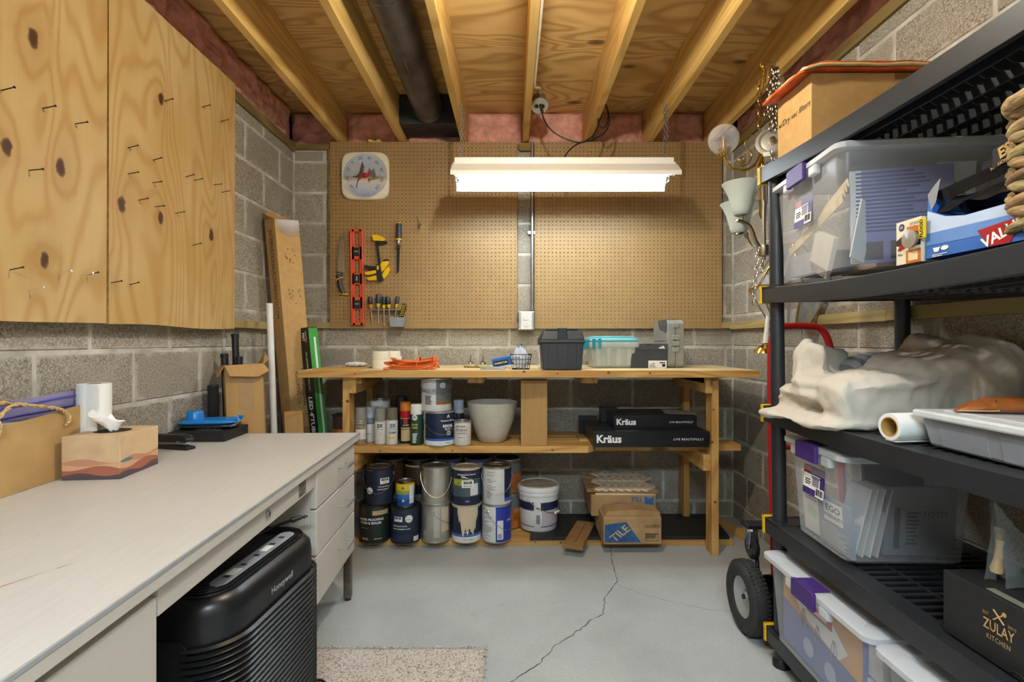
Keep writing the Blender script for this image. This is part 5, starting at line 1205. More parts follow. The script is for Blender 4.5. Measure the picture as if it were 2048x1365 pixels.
# planter
t = thing('planter', 'speckled cream stone-look planter pot on the middle shelf', 'planter', (X(984.5, 2.955), 2.955, SS))
def planter_mat():
    m, nt, b = _new('speckled_stone'); vec = coords(nt, False); n = tex(nt, vec, 110, 2, .7); k = tex(nt, vec, 8, 4)
    c = mix(nt, ramp(nt, k, [(.35, (0,0,0)), (.7, (1,1,1))]), lin('#b7b1a3'), lin('#c8c3b7')); c = mix(nt, ramp(nt, n, [(.62, (0,0,0)), (.7, (.7,.7,.7))]), c, lin('#77705f'))
    nt.links.new(c, b.inputs['Base Color']); b.inputs['Roughness'].default_value = .7; return m
M_PLT = planter_mat()
MB().use(M_PLT).lathe([(.0, 0), (.070, 0), (.078, .006), (.100, .055), (.122, .115), (.138, .180), (.1445, .222), (.1455, .226), (.140, .227), (.136, .215), (.118, .115), (.075, .02), (.0, .016)], 48).build('pot', t, smooth=40)
# tall carton
carton('tall_carton', 'tall plain brown carton standing on the middle shelf between planter and faucet boxes', 'box', (X(1068.5, 2.86), 2.875, SS), (.145, .125, .358), rad(-3), M_CARD)
# black faucet boxes
M_KB = mat('black_carton', '#15171b', .35, var=.1)
def kbox(lab, x0, x1, y0, d, z, h, ts, off):
    t = thing('faucet_box', lab, 'box', ((x0+x1)/2, y0+d/2, z), 0, 'black faucet boxes on the middle shelf'); w_ = x1-x0
    MB().use(M_KB).box(-w_/2, w_/2, -d/2, d/2, 0, h-.018).build('tray', t, bevel=.0015)
    MB().use(M_KB).box(-w_/2-.002, w_/2+.002, -d/2-.002, d/2+.002, .012, h).build('lid', t, bevel=.0015)
    text('Kräus', ts, M_WINK, t, (-w_/2+.012, -d/2-.0026, h*.50), align='LEFT', bold=.035)
    text('LIVE BEAUTIFULLY', ts*.28, M_WINK, t, (w_/2-off, -d/2-.0026, h*.50), align='RIGHT', bold=.01, space=1.25)
    return t
kbox('larger black faucet box, bottom one of the two', X(1188, 2.775), 1.068, 2.775, .40, SS, .086, .058, .03)
k2 = kbox('smaller black faucet box lying on top of the larger one', X(1228, 2.86), X(1393, 2.86), 2.86, .30, SS+.0866, .072, .047, .02)
text('KITCHEN FAUCET', .026, mat('faint_print', '#3c4048', .4), k2, (-.06, -.03, .0726), 'T', bold=.01)
t = thing('leaflet', 'grey printed leaflet lying on the smaller black faucet box', 'leaflet', (.97, 2.985, SS+.159), rad(-9))
MB().use(mat('leaflet_paper', '#9c968b', .7, var=.2, scale=40)).grid(lambda u, v: (-.085+.17*u, -.09+.18*v, .0025+.004*math.sin(u*5)*v), 8, 8).build('sheet', t, fix=False)
carton('small_carton', 'small black carton peeking out behind the smaller faucet box', 'box', (.585, 3.12, SS+.0866), (.10, .07, .088), 0, M_KB)
carton('small_carton', 'small black carton behind the larger faucet box, toward the tall brown carton', 'box', (.475, 3.21, SS), (.11, .06, .105), 0, M_KB)

# ================================================================== tile cartons on the bottom shelf
M_TC = mat('worn_cardboard', '#a3835a', .85, var=.12, scale=10, bmp=.1, bscale=120)
t = thing('tile_carton', 'worn tile carton with a blue TILE panel standing in front on the bottom shelf', 'box', (X(1264, 2.775)+.002, 2.855, .0567), rad(1))
MB().use(M_TC).box(-.158, .158, -.082, .07, 0, .150).build('carton', t, bevel=.006)
MB().use(M_TC).prism([(-.150, .149), (-.135, .178), (.06, .186), (.152, .172), (.156, .149)], -.075, .05).build('flap', t, bevel=.004)
MB().use(mat('print_blue', '#27507f', .7, var=.25, scale=50)).prism([(-.152, .012), (-.152, .108), (-.035, .122), (.045, .012)], -.0832, -.0825).build('blue_panel', t)
text('TILE', .060, mat('panel_lettering', '#b99f74', .8), t, (-.065, -.0840, .062), 'S', bold=.02, spin=rad(38), lean=-.2)
text('LAUFEN', .024, M_INK, t, (.105, -.0832, .098), 'S')
lines(M_INK, t, (.105, -.0828, .045), .065, .026, 4)
b = MB().use(M_INK)
for a_ in ((-.036, .036, .058, .060), (-.036, .036, .018, .020)): b.box(.105+a_[0], .105+a_[1], -.0831, -.0826, a_[2], a_[3])
for x in (.069, .139): b.box(x, x+.002, -.0831, -.0826, .018, .06)
b.build('print_frame', t)
t = thing('tile_carton', 'flattened lower carton with tile edges showing, under the upside-down printed carton', 'box', (.655, 3.09, .0567))
MB().use(M_CARDD).box(-.155, .165, -.16, .17, 0, .100).build('carton', t, bevel=.004)
b = MB().use(mat('tile_edge', '#b8aa92', .5, var=.2))
for k in range(7): b.box(-.160, -.152, -.165+.004*k, -.05, .008+.013*k, .017+.013*k)
b.build('tile_edges', t)
t = thing('tile_carton', 'open tile carton printed upside down, resting on the lower carton behind', 'box', (.640, 3.095, .1572), rad(-1))
MB().use(M_TC).box(-.185, .185, -.17, .16, 0, .122).build('carton', t, bevel=.005)
MB().use(mat('box_inside', '#d8c6a0', .7)).box(-.16, .182, -.1715, -.160, .122, .131).build('tile_edge', t, bevel=.001)
MB().use(M_TC).raw([(-.205, -.155, .133), (.19, -.18, .134), (.215, -.155, .128), (.195, .16, .15), (-.205, .16, .158)], [(0,1,2,3,4)]).build('flap', t)
text('TILE', .034, C_SKY, t, (.075, -.1708, .100), 'S', bold=.03, spin=PI)
text('MONARCH', .038, C_SKY, t, (.030, -.1708, .068), 'S', bold=.01, spin=PI)
MB().use(C_SKY).prism([(.135, .065), (.172, .065), (.172, .115), (.150, .103), (.118, .115), (.120, .08)], -.1712, -.1706).build('printed_logo', t)
t = thing('mosaic_sheet', 'cream herringbone mosaic tile sheets lying on the open tile carton', 'tile sheet', (.640, 3.06, .293), rot=(rad(2.5), 0, rad(-2)))
M_CT = mat('cream_tile', '#ecdcc4', .25, var=.06); tl0 = MB().use(M_CT).box(-.0168, .0168, -.053, .053, 0, .012).build('tile', t, bevel=.0012, seg=1)
tl0.location = (-.11, -.055, .001); tl0.rotation_euler = (0, 0, rad(-40))
first = True
for i in range(7):
    for s in range(4):
        if first: first = False; continue
        o = tl0.copy(); COL.objects.link(o); o.parent = t
        o.location = (-.115+.046*i+.01*(s > 1), (-.060, .016, -.005+.10, .16)[s], .001+(.0 if s < 2 else .004)); o.rotation_euler = (0, 0, rad(-40 if s % 2 == 0 else 40))
MB().use(mat('tile_net', '#a78d6a', .9)).box(-.15, .20, -.10, .20, -.001, .001).build('backing_net', t)
t = thing('carton_scrap', 'flat folded carton strip lying over the edge of the black board beside the tile cartons', 'carton strip', (X(1162, 2.97), 2.955, .0566), rad(-19))
MB().use(M_CARDD).box(-.055, .055, -.21, .14, 0, .016).build('carton', t, bevel=.003)
MB().use(M_CARDD).box(-.055, .055, -.235, -.211, -.010, .014).build('flap', t, bevel=.002)
MB().use(M_BLACKM).box(.004, .006, -.20, .13, .016, .0168).build('seam', t)
# ================================================================== cartons and pipes in the back corner
# long flooring carton leaning in the corner
t = thing('flooring_carton', 'long narrow flooring carton standing in the corner with torn top flaps', 'box', (-1.272, 3.187, .012), rot=(rad(2.8), rad(-7.0), rad(55)))
FW, FD, FH = .150, .105, 1.86
MB().use(M_CARD2).box(-FW/2, FW/2, -FD/2, FD/2, 0, FH).build('carton', t, bevel=.002)
MB().use(M_CARD).raw([(-FW/2, FD/2, FH-.01), (FW/2, FD/2, FH-.01), (FW/2-.01, FD/2+.012, FH+.035), (.03, FD/2+.016, FH+.028), (-.01, FD/2+.012, FH+.052), (-FW/2+.02, FD/2+.01, FH+.045)], [(0,1,2,3,4,5)]).build('torn_flap', t)
MB().use(M_CARD).raw([(-FW/2, -FD/2, FH), (-FW/2, FD/2, FH), (-FW/2-.02, FD/2-.01, FH+.04), (-FW/2-.012, -FD/2+.03, FH+.012)], [(0,1,2,3)]).build('torn_flap', t)
MB().use(clear('packing_tape_clear', '#c9b698', .5, .15)).raw([(-.07, -FD/2-.0008, FH-.002), (.072, -FD/2-.0008, FH-.002), (.072, -FD/2-.0008, FH-.085), (.02, -FD/2-.0008, FH-.10), (-.045, -FD/2-.0008, FH-.075)], [(0,1,2,3,4)]).build('tape', t)
text('INTERNATIONALFLOORINGCO.COM', .050, M_INK, t, (-FW/2-.0006, 0, FH-.31), (PI/2, rad(90), -PI/2), align='CENTER', sx=.60)
for k, s in enumerate(('INTERNATIONAL', 'FLOORING CO.')):
    text(s, .035, M_INK, t, (.018-.036*k, -FD/2-.0006, FH-.98), (PI/2, rad(90), 0), sx=.85)
b = MB().use(M_CARDD); r_ = random.Random(8)
for k in range(34):
    z = FH-.16-r_.choice((.0, .22, .24))-r_.random()*.09; x = r_.uniform(-.03, .05); s = r_.uniform(.002, .006)
    b.raw([(x-s, -FD/2-.0005, z), (x+s*.6, -FD/2-.0005, z-s), (x+s, -FD/2-.0005, z+s*.8), (x-s*.3, -FD/2-.0005, z+s*1.6)], [(0,1,2,3)])
b.build('scuffs', t)
MB().use(M_CARDD).box(-FW/2-.0008, FW/2+.0008, -FD/2-.001, FD/2, .715, .718).build('seam', t)
# LED tube carton
t = thing('lamp_carton', 'long black and green LED tube carton leaning against the flooring carton', 'box', (-1.088, 3.05, .008), rot=(rad(-4.4), rad(-3.5), rad(58)))
LW, LD, LH = .062, .080, 1.238
M_GRNP = mat('carton_green', '#3f9b3f', .4)
MB().use(M_KB).box(-LW/2, LW/2, -LD/2, LD/2, 0, LH).build('carton', t, bevel=.001)
plate(M_GRNP, t, 'green_panel', (0, -LD/2-.0001, LH-.36), LW-.001, .71)
plate(mat('tube_print', '#dfe9e6', .4), t, 'printed_tube', (.006, -LD/2-.0006, LH-.37), .014, .62)
plate(mat('dark_green_print', '#2b5f38', .4), t, 'green_fade', (0, -LD/2-.0004, LH-.80), LW-.002, .16)
lines(M_WINK, t, (-.020, -LD/2-.0007, LH-.33), .006, .18, 12)
text('FEIT', .028, M_WINK, t, (-LW/2-.0006, .012, LH-.055), (PI/2, rad(90), -PI/2), bold=.03)
text('ELECTRIC', .015, M_WINK, t, (-LW/2-.0006, -.012, LH-.055), (PI/2, rad(90), -PI/2), bold=.01)
text('NO REWIRING, NO BALLAST', .018, M_WINK, t, (-LW/2-.0006, .0, LH-.26), (PI/2, rad(90), -PI/2), bold=.01)
text("LED 4'TUBE", .046, M_WINK, t, (-LW/2-.0006, .006, LH-.525), (PI/2, rad(90), -PI/2), bold=.03)
text('15 WATT', .03, mat('faint_print', '#3c4048', .4), t, (-LW/2-.0006, -.030, LH-.66), (PI/2, rad(90), -PI/2))
# cardboard sheet in front of them
t = thing('carton_sheet', 'small brown cardboard carton tucked between the flooring carton and the LED carton', 'box', (X(604, 2.72), 2.72, .0), rot=(0, rad(-3), rad(20)))
MB().use(M_CARD).box(-.045, .045, -.03, .03, 0, .79).build('carton', t, bevel=.002)
MB().use(M_CARDD).raw([(-.045, -.031, .76), (.045, -.031, .78), (.045, -.0305, .782), (-.045, -.0305, .762)], [(0,1,2,3)]).build('edge', t)
# white pipe
t = thing('plastic_pipe', 'white plastic pipe leaning upright beside the flooring carton', 'pipe', (X(558, 2.68), 2.68, 0), rot=(rad(-1), rad(-2.6), 0))
MB().use(mat('white_pvc', '#e6e5e2', .35, var=.02)).lathe([(.0135, 0), (.0165, 0), (.0165, 1.36), (.0135, 1.36)], 24).build('pipe', t, smooth=40)
MB().use(M_BLACKM).lathe([(.0134, 1.345), (0, 1.345)], 20).build('bore', t)
# open carton with black tubes
t = thing('open_carton', 'tall worn brown carton with open flaps holding black tubes behind the desk', 'box', (-1.262, 2.475, .004), rot=(rad(-.5), rad(-2.0), rad(34)))
CW, CD, CH = .165, .145, 1.045
b = MB().use(M_CARD)
for a, c_ in (((-CW/2, -CD/2), (CW/2, -CD/2)), ((CW/2, -CD/2), (CW/2, CD/2)), ((CW/2, CD/2), (-CW/2, CD/2)), ((-CW/2, CD/2), (-CW/2, -CD/2))):
    b.raw([(*a, 0), (*c_, 0), (*c_, CH), (*a, CH)], [(0,1,2,3)])
b.raw([(-CW/2, -CD/2, .002), (CW/2, -CD/2, .002), (CW/2, CD/2, .002), (-CW/2, CD/2, .002)], [(0,1,2,3)])
o = b.build('carton', t); m_ = o.modifiers.new('wall', 'SOLIDIFY'); m_.thickness = .004
def flap(pts): 
    o = MB().use(M_CARD).raw(pts, [tuple(range(len(pts)))]).build('flap', t); m_ = o.modifiers.new('wall', 'SOLIDIFY'); m_.thickness = .003
flap([(-CW/2, -CD/2, CH), (CW/2, -CD/2, CH), (CW/2+.02, -CD/2-.03, CH-.035), (CW/2-.03, -CD/2-.036, CH-.06), (-CW/2+.02, -CD/2-.03, CH-.05)])
flap([(CW/2, -CD/2, CH), (CW/2, CD/2, CH), (CW/2+.028, CD/2-.02, CH+.05), (CW/2+.03, -CD/2+.03, CH+.02)])
flap([(-CW/2, -CD/2, CH), (-CW/2, CD/2, CH), (-CW/2-.03, CD/2-.01, CH-.03), (-CW/2-.03, -CD/2+.01, CH-.05)])
MB().use(M_TAPE).box(-.025, .035, -CD/2-.001, -CD/2, CH-.21, CH-.03).build('tape', t)
MB().use(M_TAPE).box(-CW/2-.001, -CW/2, -.035, .03, CH-.17, CH-.05).build('tape', t)
text('2760', .035, M_INK, t, (-CW/2-.0012, .0, CH-.24), 'W', lean=.2)
for i, (dx, dy, top, r, lb) in enumerate(((-.035, .02, 1.195, .016, 'tallest black tube rising from the tall open carton behind the desk'), (-.062, -.03, 1.098, .0165, 'black tube nearest the side wall in the open carton'), (.005, -.025, 1.085, .0145, 'short black tube at the front of the open carton'))):
    q = thing('black_tube', lb, 'tube', (-1.270+dx, 2.475+dy, .02), 0, 'black tubes in the open carton', rot=(0, rad(-2.2), 0))
    MB().use(M_BLACK).cyl((0, 0, 0), (0, 0, top-.02), r, n=16).build('tube', q, smooth=40)
    MB().use(M_BLACKM).lathe([(r+.0015, top-.035), (r+.0015, top-.019), (r-.003, top-.018), (0, top-.018)], 16).build('end_cap', q, smooth=40)
t = thing('rolled_mat', 'black rolled rubber mat standing against the side wall beside the open carton', 'mat', (-1.385, 2.372, 0), rot=(0, 0, 0))
MB().use(M_BLACKM).lathe([(.008, 0), (.022, 0), (.023, .95), (.021, .955), (.008, .953)], 20).build('roll', t, smooth=40)
MB().use(M_BLACKM).box(.0, .024, -.0245, -.021, .01, .95).build('loose_edge', t)
# ================================================================== plastic shelving unit
su = thing('shelving_unit', 'black plastic five-tier shelving unit against the wall', 'shelving unit', (.928, 1.865, 0), rot=(0, rad(-.75), 0))
SW, SL = .515, 1.24
TIERS = [(.125, 0, 0), (.520, .006, 0), (.925, .016, 0), (1.356, .026, 0), (1.790, .016, -.016)]
def shelf(zt, sag, tilt):
    n = 30; y_ = lambda u: -SL*u
    def dz(u): return -sag*4*u*(1-u)+tilt*u
    b = MB().use(M_SHELF)
    def beam(x0, x1, z0, z1):
        vs = []; fs = []
        for i in range(n+1):
            u = i/n; d = dz(u)+zt; vs += [(x0, y_(u), z0+d), (x1, y_(u), z0+d), (x1, y_(u), z1+d), (x0, y_(u), z1+d)]
            if i:
                for k in range(4): k2 = (k+1) % 4; fs.append((4*i-4+k, 4*i-4+k2, 4*i+k2, 4*i+k))
        fs += [(0, 1, 2, 3), tuple(4*n+k for k in (3, 2, 1, 0))]; b.raw(vs, fs)
    beam(0, .009, -.056, 0); beam(.009, .060, -.010, -.0015); beam(SW-.009, SW, -.056, 0); beam(SW-.06, SW-.009, -.010, -.0015)
    beam(.006, .016, -.056, -.046); beam(SW-.016, SW-.006, -.056, -.046)
    for x in (.060, .155, .250, .345, .440): beam(x, x+.006, -.050, -.0015)
    o = b.build('shelf_frame', su, bevel=.0015)
    for u in (0, 1): 
        d = dz(u)+zt; y = y_(u); s = 1 if u else -1
        MB().use(M_SHELF).box(0, SW, min(y, y+s*.009), max(y, y+s*.009), d-.056, d).box(.0, SW, min(y, y+s*.09), max(y, y+s*.09), d-.010, d-.0015).build('shelf_end', o)
    b = MB().use(M_SHELF); N = 34
    for i in range(N+1):
        u = (.09+(SL-.18)*i/N)/SL; d = dz(u)+zt; y = y_(u)
        b.box(.055, SW-.055, y-.0065, y+.0065, d-.008, d-.002)
        for x0 in (.066, .161, .256, .351): b.prism([(x0, d-.008), (x0+.087, d-.008), (x0+.087, d-.030), (x0+.07, d-.030), (x0+.060, d-.040), (x0+.035, d-.048), (x0+.022, d-.040), (x0+.012, d-.030), (x0, d-.030)], y-.0012, y+.0012)
    b.build('deck_ribs', o)
    return o
for zt, sag, tilt in TIERS: shelf(zt, sag, tilt)
for y in (-.038, -SL+.038):
    for x in (.034, SW-.034):
        lv = [0]+[q[0]+(q[2] if y < -.5 else 0) for q in TIERS]
        for a, c_ in zip(lv, lv[1:]):
            MB().use(M_SHELF).cyl((x, y, a-(.0 if a == 0 else .002)), (x, y, c_-.054), .0235, n=20).build('post', su, smooth=40)
        MB().use(M_BLACK).lathe([(.03, 0), (.03, .02), (.0235, .03)], 20, (x, y, 0)).build('post_foot', su, smooth=40)
for zt, sag, tilt in TIERS:
    for y, s in ((0, 1), (-SL, -1)):
        for x0, x1 in ((-.004, .036), (SW-.036, SW+.004)):
            d = zt+(tilt if s < 0 else 0)
            c = MB().use(M_YEL); yo = .016*s
            c.box(x0, x1, min(y, y+yo), max(y, y+yo), d-.060, d+.004); c.box(x0, x1, min(y-.004*s, y+yo), max(y-.004*s, y+yo), d, d+.004)
            o = c.build('corner_clip', su, bevel=.002)
            MB().use(mat('clip_slot', '#b98a08', .5)).box(x0+.012, x1-.012, min(y+yo, y+yo*1.06), max(y+yo, y+yo*1.06), d-.05, d-.012).build('slot', o)
            MB().use(mat('clip_slot', '#b98a08', .5)).box(min(x0, x0-.0008), x0, y+yo*.3 if s > 0 else y+yo*.7, y+yo*.7 if s > 0 else y+yo*.3, d-.05, d-.008).build('slot', o)
# ------------------------------------------------------------------ clear bins with purple latches
M_PURPL = M_PURP
def latch_bin(lab, loc, rz, wx, ly, h, lid=.032, label=True):
    """front face at x=0 looking -X; the box runs +X by wx and -Y by ly"""
    t = thing('storage_bin', lab, 'storage bin', loc, rz, 'clear latch bins on the shelving unit')
    e = .026
    b = MB().use(M_BIN)
    def rect(i, z, r=.028):
        P = []; x0, x1, y0, y1 = i, wx-i, -ly+i, -i
        for cx_, cy_, st in ((x1-r, y1-r, 0), (x0+r, y1-r, 1), (x0+r, y0+r, 2), (x1-r, y0+r, 3)):
            for k in range(6): a = (st+k/5)*PI/2; P.append((cx_+r*math.cos(a), cy_+r*math.sin(a), z))
        return P
    rings = [rect(e+.004, 0), rect(e-.004, .008), rect(.006, h-.045), rect(.006, h-.006)]
    n = len(rings[0]); vs = [p for r in rings for p in r]; fs = [tuple(range(n-1, -1, -1))]
    for i in range(len(rings)-1):
        for k in range(n): k2 = (k+1) % n; fs.append((i*n+k, i*n+k2, (i+1)*n+k2, (i+1)*n+k))
    b.raw(vs, fs).build('tub', t, smooth=40)
    b = MB().use(M_LID)
    loft(b, [rect(-.008, h-.022), rect(-.014, h-.018), rect(-.014, h-.004), rect(-.008, h), rect(.035, h+.001), rect(.045, h-.008), rect(.06, h-.008)])
    b.build('lid', t, smooth=35)
    for x, s in ((-.014, -1), (wx+.014, 1)):
        ym = -ly/2; q = MB().use(M_PURPL)
        q.prism([(ym-.058, h-.050), (ym+.058, h-.050), (ym+.058, h+.001), (ym+.045, h+.006), (ym-.045, h+.006), (ym-.058, h+.001)], min(x, x+s*.012), max(x, x+s*.012), 'yz')
        q.box(min(x, x-s*.05), max(x, x-s*.05), ym-.045, ym+.045, h+.001, h+.006)
        q.build('latch', t, bevel=.003)
        for ya, yb in ((ym-.112, ym-.066), (ym+.066, ym+.112)): MB().use(M_LID).box(min(x+s*.001, x-s*.018), max(x+s*.001, x-s*.018), ya, yb, h-.050, h-.020).build('rim_lug', t, bevel=.006)
    if label:
        ly0, lz = -ly*.47, h*.62; lx = .026-.020*(lz/(h-.045))-.0045
        ls = 1.38; pr = plate(M_PURPL, t, 'label', (lx+.001, ly0, lz), .085, .070, (PI/2+rad(-4.2), 0, -PI/2))
        plate(M_WINK, pr, 'label_panel', (-.008, -.002, .0006), .066, .034, 'T'); plate(M_WINK, pr, 'barcode_panel', (.026, -.022, .0006), .032, .022, 'T')
        plate(M_RED, pr, 'label_logo', (-.026, .024, .0006), .030, .014, 'T'); bars(M_INK, pr, (.026, -.021, .0012), .026, .015, 'T', 8)
        lines(M_INK, pr, (-.018, -.004, .0012), .03, .016, 3, 'T'); 
        b = MB().use(M_GREYPIC); b.box(-.004, .022, -.010, .010, .0012, .0018); b.box(-.008, .026, .008, .013, .0012, .0018); b.build('label_picture', pr)
        pr.scale = (ls, ls*.95, 1)
    return t
M_GREYPIC = mat('label_picture_grey', '#8b8792', .6)
M_STICK = wood('paint_stirrer_wood', '#e2cfa6', '#c2a874', 'x', 8, 12, .7)
# top bin with its contents
A = latch_bin('large clear bin with wood sticks and papers inside, on the second tier from the top', (.938, 1.832, 1.358), rad(-6), .47, .44, .345)
def inside(par, nm, m, c, d, rot=(0, 0, 0), bv=.001):
    return MB().use(m).box(-d[0]/2, d[0]/2, -d[1]/2, d[1]/2, -d[2]/2, d[2]/2).build(nm, par, bevel=bv, loc=c, rot=rot)
def content(nm, lab, cat, par, m, c, d, rot=(0, 0, 0), grp=None):
    """a loose thing inside a bin: placed in world space from the bin's own frame"""
    M = Matrix.Translation(par.location) @ par.rotation_euler.to_matrix().to_4x4() @ Matrix.Translation(c) @ Euler(rot).to_matrix().to_4x4()
    t = thing(nm, lab, cat, M.to_translation(), 0, grp, rot=M.to_euler())
    MB().use(m).box(-d[0]/2, d[0]/2, -d[1]/2, d[1]/2, -d[2]/2, d[2]/2).build('body', t, bevel=.001)
    return t
for k in range(4): content('paint_stirrer', 'wooden paint stirrer, number %s of four fanned inside the upper clear bin' % ('one', 'two', 'three', 'four')[k], 'stirrer', A, M_STICK, (.030+.006*k, -.225, .155+.010*k), (.30 if False else .003, .355, .028), (rad(-16-1.6*k), 0, 0), 'paint stirrers in the upper bin')
t = content('paint_brush', 'wide flat paint brush with pale bristles inside the upper clear bin', 'brush', A, mat('brush_handle', '#cfc9b8', .5), (.040, -.27, .08), (.014, .12, .10), (rad(24), 0, 0))
MB().use(mat('bristles', '#8c8275', .9, var=.4, scale=60)).box(-.006, .006, -.058, .058, -.075, -.045).build('bristles', t)
t = content('instruction_folder', 'white printed folder with violet film standing inside the upper clear bin', 'papers', A, mat('violet_page', '#9c97c4', .5), (.19, -.385, .155), (.27, .004, .26), (rad(4), rad(-3), 0))
lines(mat('violet_print', '#585488', .6), t, (-.01, -.0026, .04), .22, .17, 16); 
for x in (-.08, .0): plate(mat('photo_print', '#6b5550', .5), t, 'printed_photo', (x, -.0026, -.095), .06, .05)
plate(M_PAPER, t, 'page_margin', (-.12, -.0022, 0), .03, .258)
t = content('envelope', 'white card with a dark slotted mark behind the folder in the upper clear bin', 'card', A, M_PAPER, (.335, -.375, .19), (.10, .004, .22), (rad(3), 0, 0)); lines(M_INK, t, (0, -.0024, .03), .05, .05, 4, th=.0005, fill=.7)
content('paper_sleeve', 'white paper sleeve at the corner inside the upper clear bin', 'papers', A, M_PAPER, (.085, -.39, .11), (.06, .004, .17), (rad(2), rad(14), rad(30)))
content('foam_block', 'grey foam block lying at the bottom of the upper clear bin', 'block', A, mat('grey_foam', '#9a9aa6', .8), (.10, -.13, .055), (.12, .16, .07), (0, 0, rad(6)))
content('tan_packet', 'tan paper packet at the bottom of the upper clear bin', 'packet', A, mat('tan_paper', '#b99877', .7), (.25, -.25, .04), (.20, .22, .05), (0, 0, rad(-4)))
# middle bin
B_ = latch_bin('clear bin holding manuals and papers on the second tier from the bottom', (.944, 1.755, .523), rad(-2), .375, .315, .315)
t = content('manual', 'warranty manual with a grey cover facing out inside the manuals bin', 'manual', B_, mat('manual_cover', '#8e939e', .6), (.037, -.215, .085), (.012, .16, .15), (0, rad(-4), 0))
pr = plate(M_PAPER, t, 'badge', (-.0064, .0, .035), .095, .06, 'W'); text('EGO', .026, C_NAVY, pr, (0, .010, .001), 'T', bold=.02, sx=1.4); text('WARRANTY', .017, M_INK, pr, (0, -.014, .001), 'T', bold=.01)
lines(mat('pale_print', '#b9b9b9', .5), t, (-.0064, 0, -.035), .14, .06, 9, 'W')
t = content('leaflet', 'white leaflet with a green mark inside the manuals bin', 'leaflet', B_, M_PAPER, (.043, -.085, .11), (.006, .12, .20), (0, rad(-4), 0))
plate(mat('pale_green_mark', '#b8d3ae', .6), t, 'green_mark', (-.0034, .01, -.03), .05, .03, (PI/2, rad(20), -PI/2)); lines(M_GREYPIC, t, (-.0034, .01, .03), .08, .05, 6, 'W', fill=.3)
for k in range(4): content('paper_stack', 'white papers leaning in the manuals bin, sheet %s from the front' % ('first', 'second', 'third', 'fourth')[k], 'papers', B_, mat('paper_%d' % k, ('#d8d4cd', '#cfc6bb', '#d5d0ca', '#c3b6ae')[k], .7), (.070+.018*k, -.24, .115), (.004, .10, .20), (0, rad(14), rad(3*k)), 'papers in the manuals bin')
t = content('parts_pouch', 'dark labelled pouch at the near side of the manuals bin', 'pouch', B_, mat('grey_pouch', '#77757a', .5), (.235, -.275, .12), (.20, .012, .20), (rad(3), 0, 0))
plate(M_INK, t, 'dark_strip', (-.065, -.0064, -.02), .016, .12); text('TOTO', .025, M_INK, t, (.04, -.0066, .02)); lines(M_INK, t, (-.02, -.0064, -.02), .04, .10, 9)
content('blue_book', 'dark blue booklet standing inside the manuals bin', 'booklet', B_, C_NAVY, (.25, -.15, .16), (.18, .014, .22), (rad(-4), 0, 0))
content('red_book', 'red booklet standing inside the manuals bin', 'booklet', B_, mat('dull_red', '#6f2d2d', .6), (.165, -.262, .09), (.03, .012, .16), (0, 0, 0))
# bottom bins
C_ = latch_bin('clear bin with a whisk picture box on the bottom tier', (.896, 1.800, .128), 0, .43, .515, .293, label=False)
t = content('mixer_box', 'picture box of a hand mixer, orange above and blue below, inside the bottom tier bin', 'box', C_, mat('mixer_blue', '#5a66a4', .5), (.09, -.235, .125), (.10, .40, .23))
def skew(m, pts, x, nm): MB().use(m).prism(pts, x, x+.0006, 'yz').build(nm, t)
skew(mat('mixer_orange', '#d39a4a', .5), [(.199, .114), (-.199, .114), (-.199, -.02), (.199, .03)], -.0508, 'orange_panel')
skew(M_WINK, [(.13, .112), (-.02, .112), (-.14, .03), (-.10, -.008), (.08, .03), (.15, .08)], -.0513, 'white_panel')
skew(mat('dull_red2', '#c0412f', .5), [(.06, .085), (-.07, .085), (-.07, .055), (.06, .055)], -.0518, 'red_badge')
plate(M_WINK, t, 'badge_print', (-.0520, -.0, .07), .09, .010, 'W')
for y, z in ((.075, .015), (.0, .0), (-.08, -.0)):
    b = MB().use(M_GREYPIC)
    for k in (-1, 0, 1): b.tube([(-.0522, y+k*.004, z+.035), (-.0522, y+k*.014, z+.005), (-.0522, y+k*.008, z-.025)], .0012, 5)
    b.build('whisk_picture', t, smooth=60)
for y, z in ((-.06, -.07), (-.15, -.08), (.05, -.06)):
    MB().use(mat('bowl_picture', '#a7adc6', .5)).prism([(y+.028*math.cos(a*PI/9), z+.028*math.sin(a*PI/9)) for a in range(18)], -.0514, -.0508, 'yz').build('bowl_picture', t)
content('white_box', 'small white box above another at the near corner of the bottom tier bin', 'box', C_, M_PAPER, (.115, -.452, .185), (.12, .07, .085)); content('white_box', 'small white box under another at the near corner of the bottom tier bin', 'box', C_, M_PAPER, (.118, -.455, .085), (.13, .075, .10), (0, 0, rad(3)))
content('brown_box', 'brown box at the wall side of the bottom tier bin', 'box', C_, M_CARD, (.28, -.26, .10), (.20, .36, .17))
D_ = latch_bin('clear bin nearest the camera on the bottom tier, mostly cut off by the frame', (.890, 1.238, .128), 0, .43, .515, .293, label=False)
content('folded_cloth', 'pale folded cloth inside the cut off bottom tier bin', 'cloth', D_, mat('pale_cloth', '#cfcac2', .9), (.2, -.25, .12), (.30, .40, .19))

